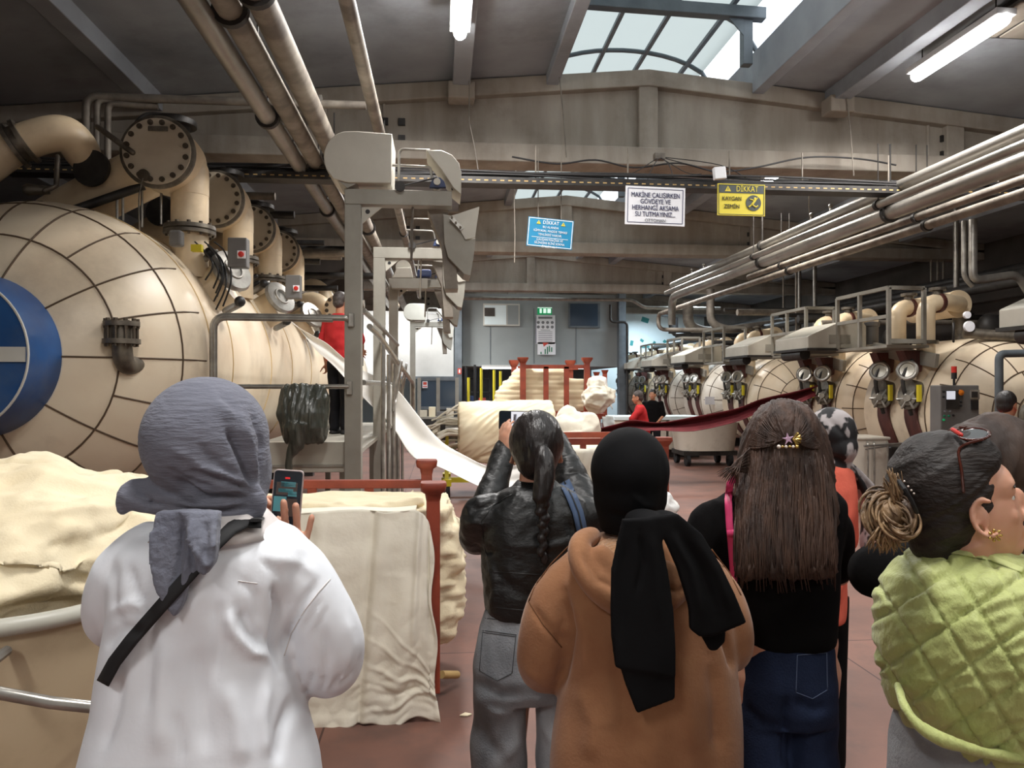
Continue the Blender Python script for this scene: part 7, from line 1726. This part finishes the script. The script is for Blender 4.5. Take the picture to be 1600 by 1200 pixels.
for k in range(34): e_ = (k * 7 % 34) / 34; px_tube(mb, [(1172, 700 + 1.2 * k, Y - .06, .8), (1160 - 8 * e_, 714 + k * .7, Y - .085, .8), (1154 - 18 * e_, 730 + 14 * (1 - e_), Y - .105 + .02 * sin(k), .7), (1152 - 33 * e_, 740 + 22 * (1 - e_) + 3 * sin(k * 1.7), Y - .09, .35)], seg=5)
mb.build('side_lock', 'hair_brown', hr, angle=180)
# clips
q = bvh4.ray_cast(CAM, ray(1228, 685).normalized())[0] + V(0, -.03, 0)
cl = thing('hair_clip', 'lilac starfish hair clip with gold shell and a row of pearls', 'hair clip', q)
st = []
for k in range(10): a = pi / 2 + k * pi / 5 + .15; r_ = .019 if k % 2 == 0 else .0065; st.append(q + V(-.006 + r_ * cos(a), 0, r_ * sin(a)))
MB().prism(st, (0, .006, 0)).build('starfish', 'lilac', cl, smooth=False, bevel=.0012)
mb = MB(); 
for k in range(5): a = -.9 + k * .45; mb.tube([q + V(.008, 0, 0), q + V(.008 + .022 * cos(a), 0, .02 * sin(a))], [.002, .005], 8, True)
mb.build('shell', 'gold', cl)
for k in range(6): MB().ell(P(1217 + k * 5.6, 698, q.y) + V(0, 0, 0), .0048 if k % 5 else .0062, seg=14, rings=8).build('pearl', 'pearl' if k % 2 == 0 else 'gold', cl)
MB().box(P(1231, 698, q.y + .004), (.06, .004, .004)).build('clip_bar', 'gold', cl, smooth=False)

# ---------------------------------------------------------------- 5 woman in coral with patterned scarf
Y = 3.2; base = P(1258, 1000, Y)
r5 = thing('person', 'woman in a coral top with a black and grey patterned headscarf, partly hidden', 'person', (base.x, Y, 0))
J = dict(C=P(1300, 690, Y), neck=P(1293, 728, Y), shL=P(1240, 755, Y), shR=P(1322, 765, Y), elL=P(1235, 850, Y + .1), elR=P(1322, 855, Y + .05), wrL=P(1270, 800, Y + .35), wrR=P(1290, 800, Y + .35))
legs_for(J, base.x, Y, .9)
mb = MB(); body(mb, J); head_parts(mb, J['C'], Matrix.Rotation(-.3, 3, 'Z')); hand(mb, J['wrL'], V(.3, .5, .6), V(.5, 0, 0), 1, .7); hand(mb, J['wrR'], V(-.3, .5, .6), V(-.5, 0, 0), -1, .7)
skin_of(mb, r5, .009); face_extras(J['C'], Matrix.Rotation(-.3, 3, 'Z'), r5)
mb = MB(); mb.loft(px_rows([(722, 1265, 1318, .08), (734, 1245, 1328, .11), (760, 1238, 1333, .14), (800, 1236, 1330, .15), (860, 1238, 1322, .15), (920, 1240, 1312, .155), (965, 1240, 1308, .15)], Y), 36, 2.3)
px_tube(mb, [(1312, 762, Y, 22), (1320, 800, Y, 20), (1322, 845, Y + .04, 18), (1312, 840, Y + .15, 16), (1292, 805, Y + .32, 12)])
px_tube(mb, [(1250, 762, Y, 22), (1242, 800, Y, 20), (1240, 845, Y + .05, 18), (1255, 830, Y + .18, 16), (1270, 805, Y + .33, 12)])
finish(melt(mb, .011, 6, .6, folds([([(1325, 780), (1318, 830), (1305, 880)], 5, -.02), ([(1330, 860), (1318, 900), (1305, 950)], 5, .015)], amp=.014, scale=7)), 'coral_top', 'coral', r5, angle=180)
mb = MB(); mb.loft([(V(base.x, Y, .85), .17, .13), (V(base.x, Y, .72), .17, .13)], 30)
for sg in (-1, 1): mb.tube([(base.x + .095 * sg, Y, .85), (base.x + .1 * sg, Y, .5), (base.x + .1 * sg, Y, .1)], [.095, .08, .075], 20)
finish(melt(mb, .014, 3), 'trousers', 'knit_black', r5); shoes(J, r5)
mb = MB(); mb.ell(P(1298, 675, Y), (.104, .125, .11), seg=30, rings=20).ell(P(1306, 698, Y - .02), (.085, .11, .085)); mb.loft(px_rows([(705, 1270, 1332, .1), (725, 1272, 1326, .09), (738, 1262, 1330, .10)], Y), 28)
px_tube(mb, [(1322, 725, Y - .06, 10), (1338, 748, Y - .04, 11), (1352, 780, Y, 13), (1356, 815, Y + .02, 15), (1352, 850, Y + .03, 12)], flat=.5)
px_tube(mb, [(1330, 730, Y + .0, 12), (1352, 755, Y + .02, 16), (1372, 785, Y + .05, 18), (1380, 830, Y + .05, 16)], flat=.5)
finish(melt(mb, .008, 4, .6, folds([([(1290, 650), (1320, 680), (1328, 715)], 5, -.01), ([(1325, 735), (1345, 780), (1352, 840)], 4, -.014), ([(1275, 690), (1300, 715), (1325, 722)], 4, -.01)], amp=.006, scale=12)), 'headscarf', 'scarf_print', r5, angle=180)

# ---------------------------------------------------------------- 7 brown-haired person in black, behind the lime jacket
Y = 1.95; base = P(1560, 1100, Y)
r7 = thing('person', 'brown haired person in a black sweater with a raised elbow, behind the lime jacket', 'person', (base.x, Y, 0))
J = dict(C=P(1562, 728, Y), neck=P(1560, 812, Y), shL=P(1470, 865, Y), shR=P(1650, 865, Y), elL=P(1362, 893, 1.86), elR=P(1680, 950, Y + .05), wrL=P(1412, 856, 2.08), wrR=P(1600, 860, Y + .35))
legs_for(J, base.x, Y, .9)
mb = MB(); body(mb, J); head_parts(mb, J['C'], Matrix.Rotation(.1, 3, 'Z')); hand(mb, P(1411, 862, 2.07), V(.05, .1, 1), V(.7, .5, 0), -1, .5); hand(mb, J['wrR'], V(-.3, .5, .6), V(-.5, 0, 0), -1, .7)
skin_of(mb, r7, .008); face_extras(J['C'], Matrix.Rotation(.1, 3, 'Z'), r7)
mb = MB(); mb.loft(px_rows([(815, 1520, 1600, .07), (832, 1480, 1640, .10), (860, 1455, 1665, .12), (920, 1450, 1670, .13), (1000, 1465, 1655, .13), (1100, 1462, 1658, .13)], Y), 36, 2.4)
px_tube(mb, [(1490, 875, Y, 40), (1440, 888, 1.9, 46), (1395, 894, 1.87, 46), (1368, 894, 1.86, 44), (1372, 882, 1.93, 36), (1395, 868, 2.0, 26), (1409, 862, 2.06, 18)])
px_tube(mb, [(1640, 875, Y, 40), (1675, 940, Y, 38), (1655, 930, Y + .15, 32), (1605, 875, Y + .33, 22)])
finish(melt(mb, .01, 6, .6, fine(.009, 9)), 'black_sweater', 'knit_black', r7, angle=180)
mb = MB(); mb.loft([(V(base.x, Y, .98), .17, .13), (V(base.x, Y, .8), .18, .14), (V(base.x, Y, .74), .17, .13)], 30)
for sg in (-1, 1): mb.tube([(base.x + .095 * sg, Y, .85), (base.x + .1 * sg, Y, .5), (base.x + .1 * sg, Y, .1)], [.095, .08, .075], 20)
finish(melt(mb, .014, 3), 'trousers', 'denim_blue', r7); shoes(J, r7)
mb = MB(); mb.ell(P(1558, 722, Y), (.116, .125, .130), seg=32, rings=20).ell(P(1520, 715, Y - .01), (.07, .1, .09)); mb.loft(px_rows([(740, 1492, 1630, .11), (800, 1495, 1632, .1, -.02), (870, 1500, 1628, .07, -.06), (920, 1505, 1620, .05, -.09)], Y), 32)
finish(melt(mb, .007, 5, .6, both(fine(.006, 16, (1, 1, .5), True), fine(.003, 50, (1, 1, .2), True))), 'hair', 'hair_brown_top', r7, angle=180)

# ---------------------------------------------------------------- 6 woman in lime quilted jacket, profile
Y = 1.36; base = P(1565, 1150, Y)
r6 = thing('person', 'woman in a lime green quilted jacket seen in profile, dark hair with a blond bun', 'person', (base.x, Y, 0))
RH = Matrix.Rotation(radians(-108), 3, 'Z') @ Matrix.Rotation(radians(12), 3, 'X')
Cc = P(1504, 789, Y)
J = dict(C=Cc, neck=P(1528, 885, Y), shL=P(1545, 975, Y + .14), shR=P(1550, 985, Y - .07), elL=P(1590, 1120, Y + .2), elR=P(1580, 1120, Y - .12), wrL=P(1700, 1050, Y + .12), wrR=P(1700, 1060, Y - .05))
legs_for(J, base.x, Y, .9, V(1, .1, 0).normalized())
mb = MB()
body(mb, J); head_parts(mb, Cc, RH)
px_tube(mb, [(1520, 835, Y, 44), (1530, 880, Y, 48), (1540, 915, Y, 60)], seg=24)
hand(mb, J['wrL'], V(.8, .2, .4), V(0, 0, 1), 1, .6); hand(mb, J['wrR'], V(.8, .2, .4), V(0, 0, 1), -1, .6)
skin_of(mb, r6, .0040, smooth=5); face_extras(Cc, RH, r6)
W6 = WM[r6.name]
# hair cap
mb = MB()
def he(c, r): mb.ell(Cc + RH @ V(*c), r, rot=RH, seg=32, rings=20)
he((0, -.028, .042), (.086, .094, .104)); he((0, -.045, .0), (.078, .072, .09)); he((0, .012, .078), (.072, .066, .062)); he((0, -.06, -.05), (.06, .045, .06))
def hg(co, no):
    out = np.zeros(len(co)); Ri = np.array(RH.transposed()); C0 = np.array(Cc)
    l = (co - C0) @ Ri.T
    for i, p in enumerate(l):
        a = atan2(p[2] - .0, abs(p[1] + .02) + .02); out[i] = .003 * (1 - 2 * abs(noise.noise(Vector((p[0] * 8, (p[2] * 1.0 - p[1] * .45) * 42, 0))))) + .0015 * noise.noise(Vector((p[0] * 10, (p[2] - p[1] * .45) * 120, 3)))
    return out
hr = finish(melt(mb, .0042, 5, .6, hg), 'hair', 'hair_dark', r6, angle=180); bv6 = bvh_of(hr, W6)
# blond bun: coiled locks
bc = P(1387, 806, Y - .02); mb = MB()
for k in range(110):
    a0 = random.uniform(0, 2 * pi); rr_ = random.uniform(.008, .036); yy = random.uniform(-.03, .03); tw = random.uniform(1.6, 3.2); ph = random.uniform(-.5, .5)
    b0 = bc + V(random.uniform(-.009, .009), 0, random.uniform(-.01, .01)); pts = [b0 + V(rr_ * cos(a0 + tw * q) * (1 + .1 * q), yy + .02 * sin(a0 + 2 * q) - .012 * (1 - rr_ / .036), rr_ * 1.15 * sin(a0 + tw * q) + ph * .02) for q in np.linspace(0, 1, 9)]
    mb.tube(curve_pts(pts, 2), [.0012 + .002 * sin(pi * (i / 16) * .9 + .15) for i in range(17)], 5)
mb.ell(bc, (.028, .03, .03)).ell(P(1412, 800, Y), (.028, .03, .03))
bun = mb.build('bun', 'hair_blond', hr, angle=180)
mb = MB()
for k in range(110):
    s0 = (random.uniform(1372, 1402), random.uniform(815, 838)); e0 = (s0[0] + random.uniform(-28, 18), random.uniform(838, 868)); y_ = Y - .02 + random.uniform(-.03, .03)
    mb.tube(curve_pts([P(s0[0], s0[1], y_), P((s0[0] + e0[0]) / 2 + random.uniform(-8, 8), (s0[1] + e0[1]) / 2, y_ - .006), P(e0[0], e0[1], y_)], 4), [.0016, .002, .002, .002, .0018, .0016, .0012, .0009, .0005], 5)
for k in range(34):
    s0 = (random.uniform(1392, 1410), random.uniform(770, 790)); e0 = (s0[0] + random.uniform(-20, 2), random.uniform(730, 757)); y_ = Y - .02 + random.uniform(-.02, .02)
    mb.tube(curve_pts([P(s0[0], s0[1], y_), P((s0[0] + e0[0]) / 2 + random.uniform(-6, 6), (s0[1] + e0[1]) / 2, y_), P(e0[0], e0[1], y_)], 3), [.0018, .002, .002, .0018, .0014, .001, .0005], 5)
mb.build('bun_strands', 'hair_blond', bun, angle=180)
hc = thing('hair_claw', 'thin dark claw clip with tiny bright studs holding the blond bun', 'hair clip', P(1416, 790, Y - .07))
mb = MB(); mb.tube([P(1405, 752, Y - .05), P(1414, 765, Y - .08), P(1424, 782, Y - .085), P(1432, 800, Y - .075)], .004, 8, True); mb.build('claw_bar', 'rubber', hc)
for q in ((1413, 752), (1419, 760), (1424, 766), (1428, 771)): MB().ell(P(q[0], q[1], Y - .088), .0018, seg=8, rings=6).build('stud', 'pearl', hc)
# sunglasses on the head
sg_ = thing('sunglasses', 'tortoiseshell sunglasses pushed up on the dark hair', 'sunglasses', P(1505, 680, Y))
def onhead(u, v, off=.006):
    h = bv6.ray_cast(CAM, ray(u, v).normalized())[0]; return (h if h is not None else P(u, v, Y - .02)) + V(0, -off, 0)
topz = max((W6 @ v.co).z for v in hr.data.vertices)
g1 = P(1500, 0, Y).x; zc = topz - .004
for k, yo in enumerate((-.034, .034)):
    c = V(g1, Y + yo - .0, zc - abs(yo) * .12); n_ = V(-.35, (-.22 if k == 0 else .22), 1).normalized(); x_ = V(0, 1, 0); x_ = (x_ - n_ * x_.dot(n_)).normalized(); y2 = n_.cross(x_)
    ring_ = [c + x_ * .029 * cos(a) + y2 * .024 * sin(a) for a in np.linspace(0, 2 * pi, 26, endpoint=False)]
    lr = MB().tube(ring_, .0028, 8, closed=True).build('rim', 'tortoise', sg_)
    MB().lathe(c, n_, [(-.001, 0), (-.001, .024), (.001, .024), (.0012, 0)], 26).build('lens', 'lens', lr)
MB().tube([V(g1 + .005, Y - .008, zc + .006), V(g1 + .005, Y + .008, zc + .006)], .003, 8).build('bridge', 'tortoise', sg_)
MB().tube(curve_pts([V(g1 - .005, Y - .064, zc - .012), onhead(1497, 700, .004), onhead(1500, 735, .004), onhead(1503, 768, .004)], 4), .0026, 8, True).build('temple_arm', 'tortoise', sg_)
MB().tube([V(g1 - .035, Y - .05, zc - .004), V(g1 - .03, Y - .02, zc + .004)], .004, 8, True).build('frame_tip', 'red_btn', sg_)
# earring
ec = Cc + RH @ V(.088, .014, -.043)
er = thing('earring', 'gold flower cluster earring on the ear of the woman in lime', 'earring', ec)
mb = MB()
for k in range(7): a = 2 * pi * k / 7; mb.tube([ec, ec + V(.011 * cos(a), -.002, .009 * sin(a))], [.0012, .0028], 8, True)
mb.ell(ec + V(0, -.003, 0), .0035); mb.build('gold_petals', 'gold', er)
# jacket
mb = MB()
mb.loft(px_rows([(853, 1455, 1552, .06, .01), (866, 1440, 1585, .085, .01), (885, 1425, 1625, .12), (910, 1410, 1665, .16), (950, 1397, 1705, .19), (1000, 1394, 1725, .20), (1050, 1398, 1735, .20), (1095, 1408, 1738, .19), (1130, 1422, 1735, .185), (1155, 1440, 1728, .175), (1168, 1460, 1715, .16)], Y), 56, 2.3)
px_tube(mb, [(1560, 945, Y - .10, 60), (1580, 1030, Y - .13, 62), (1600, 1110, Y - .12, 58), (1690, 1075, Y - .08, 42)])
px_tube(mb, [(1560, 945, Y + .12, 60), (1590, 1040, Y + .16, 60), (1690, 1060, Y + .12, 42)])
def quilt(co, no):
    u, v = to_px(co); R = np.zeros(len(co))
    # two families of stitched lines, puffed between them
    a = (v + .65 * u) / 82.0 + .35; b = (v - 1.6 * u) / 106.0 + .1
    ga = np.abs((a - np.floor(a)) - .5) * 2; gb = np.abs((b - np.floor(b)) - .5) * 2
    da = np.minimum(1, (1 - ga) * 4.2); db = np.minimum(1, (1 - gb) * 5.0)
    puff = np.minimum(da, db) ** .6
    wr = np.array([.0042 * (1 - 2 * abs(noise.noise(Vector(((u[i] - v[i] * .5) * .012, (v[i] + u[i] * .45) * .042, 0))))) + .0025 * noise.noise(Vector((u[i] * .03, v[i] * .06, 4))) for i in range(len(co))])
    return (puff - 1) * .0085 + wr * puff * 1.2
lj = finish(melt(mb, .0055, 6, .6, quilt), 'quilted_jacket', 'lime_quilt', r6, angle=180); bvq = bvh_of(lj, W6)
mb = strip_on(bvq, [(1455, 856), (1500, 862), (1550, 872), (1600, 892)], 9, .004, 5); mb.build('collar_edge', 'lime_binding', lj, angle=180)
mb = MB(); px_tube(mb, [(1402, 1070, Y - .02, 5), (1412, 1100, Y - .09, 8), (1432, 1130, Y - .125, 10), (1466, 1152, Y - .145, 11), (1510, 1168, Y - .155, 11), (1560, 1180, Y - .16, 11), (1620, 1186, Y - .155, 11), (1700, 1180, Y - .12, 10)])
finish(melt(mb, .005, 4, .6, fine(.004, 26)), 'hem_binding', 'lime_quilt', lj, angle=180)
mb = MB(); px_tube(mb, [(1402, 1040, Y + .05, 12), (1404, 1056, Y + .05, 10)]); mb.build('dark_cuff', 'knit_black', r6)
jb = MB(); jb.loft(px_rows([(1120, 1425, 1700, .15), (1180, 1415, 1700, .16), (1260, 1412, 1690, .16), (1330, 1420, 1680, .15)], Y), 36, 2.4)
for yo in (-.09, .1): jb.tube([(P(1540, 1300, Y).x, Y + yo, .85), (P(1540, 1300, Y).x, Y + yo, .5), (base.x, Y + yo, .1)], [.13, .1, .09], 20)
finish(melt(jb, .011, 5, .6, fine(.008, 9)), 'jeans', 'denim_grey', r6, angle=180); shoes(J, r6, 'ink_white', V(1, .1, 0).normalized())

# ---------------------------------------------------------------- workers further away
def worker(label, loc, rz, H, arms, shirt, trousers, hair, skin='skin_tan', beard=False, lean=0.0):
    t = thing('person', label, 'person', loc, rz); k = H / 1.75; sw = .19
    def L(x, y, z): return V(x, y + lean * max(0, z - .95), z) * k
    J = dict(C=L(0, .02, 1.615), neck=L(0, 0, 1.47), shL=L(-sw, 0, 1.40), shR=L(sw, 0, 1.40), elL=L(*arms[0][0]), wrL=L(*arms[0][1]), elR=L(*arms[1][0]), wrR=L(*arms[1][1]))
    legs_for(J, 0, 0, .93 * k)
    mb = MB(); body(mb, J, k); head_parts(mb, J['C'], Matrix.Rotation(-lean, 3, 'X'), k)
    for S_, sd in (('L', 1), ('R', -1)): d_ = (J['wr' + S_] - J['el' + S_]).normalized(); hand(mb, J['wr' + S_], d_, V(-sd, 0, 0) if abs(d_.x) < .8 else V(0, 0, -1), -sd, .6, k)
    finish(melt(mb, .0095, 2, .5), 'body', skin, t, local=True, angle=180)
    WM[t.name + '_'] = 0
    M = WM[t.name]; R3 = M.to_3x3()
    face_extras(M @ J['C'], R3, t, k)
    mb = MB(); mb.loft([(L(0, 0, 1.485), .07 * k, .065 * k), (L(0, 0, 1.45), .15 * k, .09 * k), (L(0, 0, 1.38), .205 * k, .115 * k), (L(0, .0, 1.2), .195 * k, .13 * k), (L(0, .0, 1.02), .185 * k, .135 * k), (L(0, 0, .9), .19 * k, .135 * k)], 32, 2.4)
    for a_, b_ in (('shL', 'elL'), ('shR', 'elR')): mb.tube([J[a_], J[a_].lerp(J[b_], .5), J[a_].lerp(J[b_], .85)], [.075 * k, .068 * k, .07 * k], 18, True)
    finish(melt(mb, .012, 5, .6, fine(.012, 9, (1, 1, 1.3))), 'shirt', shirt, t, local=True, angle=180)
    mb = MB(); mb.loft([(L(0, 0, .96), .16 * k, .115 * k), (L(0, 0, .85), .18 * k, .13 * k), (L(0, 0, .8), .175 * k, .12 * k)], 30)
    for q in 'LR': mb.tube([J['hi' + q], J['kn' + q], J['an' + q]], [.098 * k, .078 * k, .07 * k], 20, True)
    finish(melt(mb, .013, 4, .6, fine(.01, 10)), 'trousers', trousers, t, local=True, angle=180)
    mb = MB(); mb.ell(J['C'] + V(0, -.018, .05) * k, V(.083, .1, .097) * k, seg=24).ell(J['C'] + V(0, -.045, .0) * k, V(.073, .07, .07) * k)
    finish(melt(mb, .008, 3), 'hair', hair, t, local=True, angle=180)
    for q in 'LR':
        a = J['an' + q]; mb = MB(); mb.ell(a + V(0, .06, -.05), (.05, .13, .04)).ell(a + V(0, 0, -.02), (.045, .06, .06)).box(a + V(0, .055, -.078), (.08, .25, .022)); finish(melt(mb, .012, 3), 'shoe', 'rubber', t, local=True)
    return t
q = P(531, 600, 10.05)
worker('bald worker in a red polo shirt standing on the platform behind the nearest gantry post', (q.x, 10.05, PZT), radians(-35), 1.83, (((-.25, -.02, 1.12), (-.27, .05, .87)), ((.26, .1, 1.12), (.1, .3, 1.05))), 'red_shirt', 'trousers_black', 'hair_grey')
q = P(1010, 640, 13.55)
worker('worker in a red t-shirt handling the burgundy cloth in the aisle', (q.x, 13.75, 0), radians(78), 1.66, (((-.2, .22, 1.17), (-.08, .46, 1.05)), ((.24, .12, 1.14), (.12, .36, 1.0))), 'red_shirt', 'trousers_black', 'hair_grey', lean=.14)
q = P(1020, 640, 17.0)
worker('worker in dark clothes standing in shade behind the red t-shirt', (q.x, 17.0, 0), radians(150), 1.68, (((-.26, .06, 1.12), (-.2, .28, 1.0)), ((.26, .06, 1.12), (.2, .28, 1.0))), 'knit_black', 'trousers_black', 'hair_black')
q = P(1572, 640, 6.6)
worker('dark haired man in a red shirt before the nearest right kettle', (q.x, 6.6, 0), radians(-70), 1.70, (((-.26, .06, 1.12), (-.2, .28, 1.0)), ((.26, .06, 1.12), (.2, .28, 1.0))), 'red_shirt', 'trousers_black', 'hair_black')
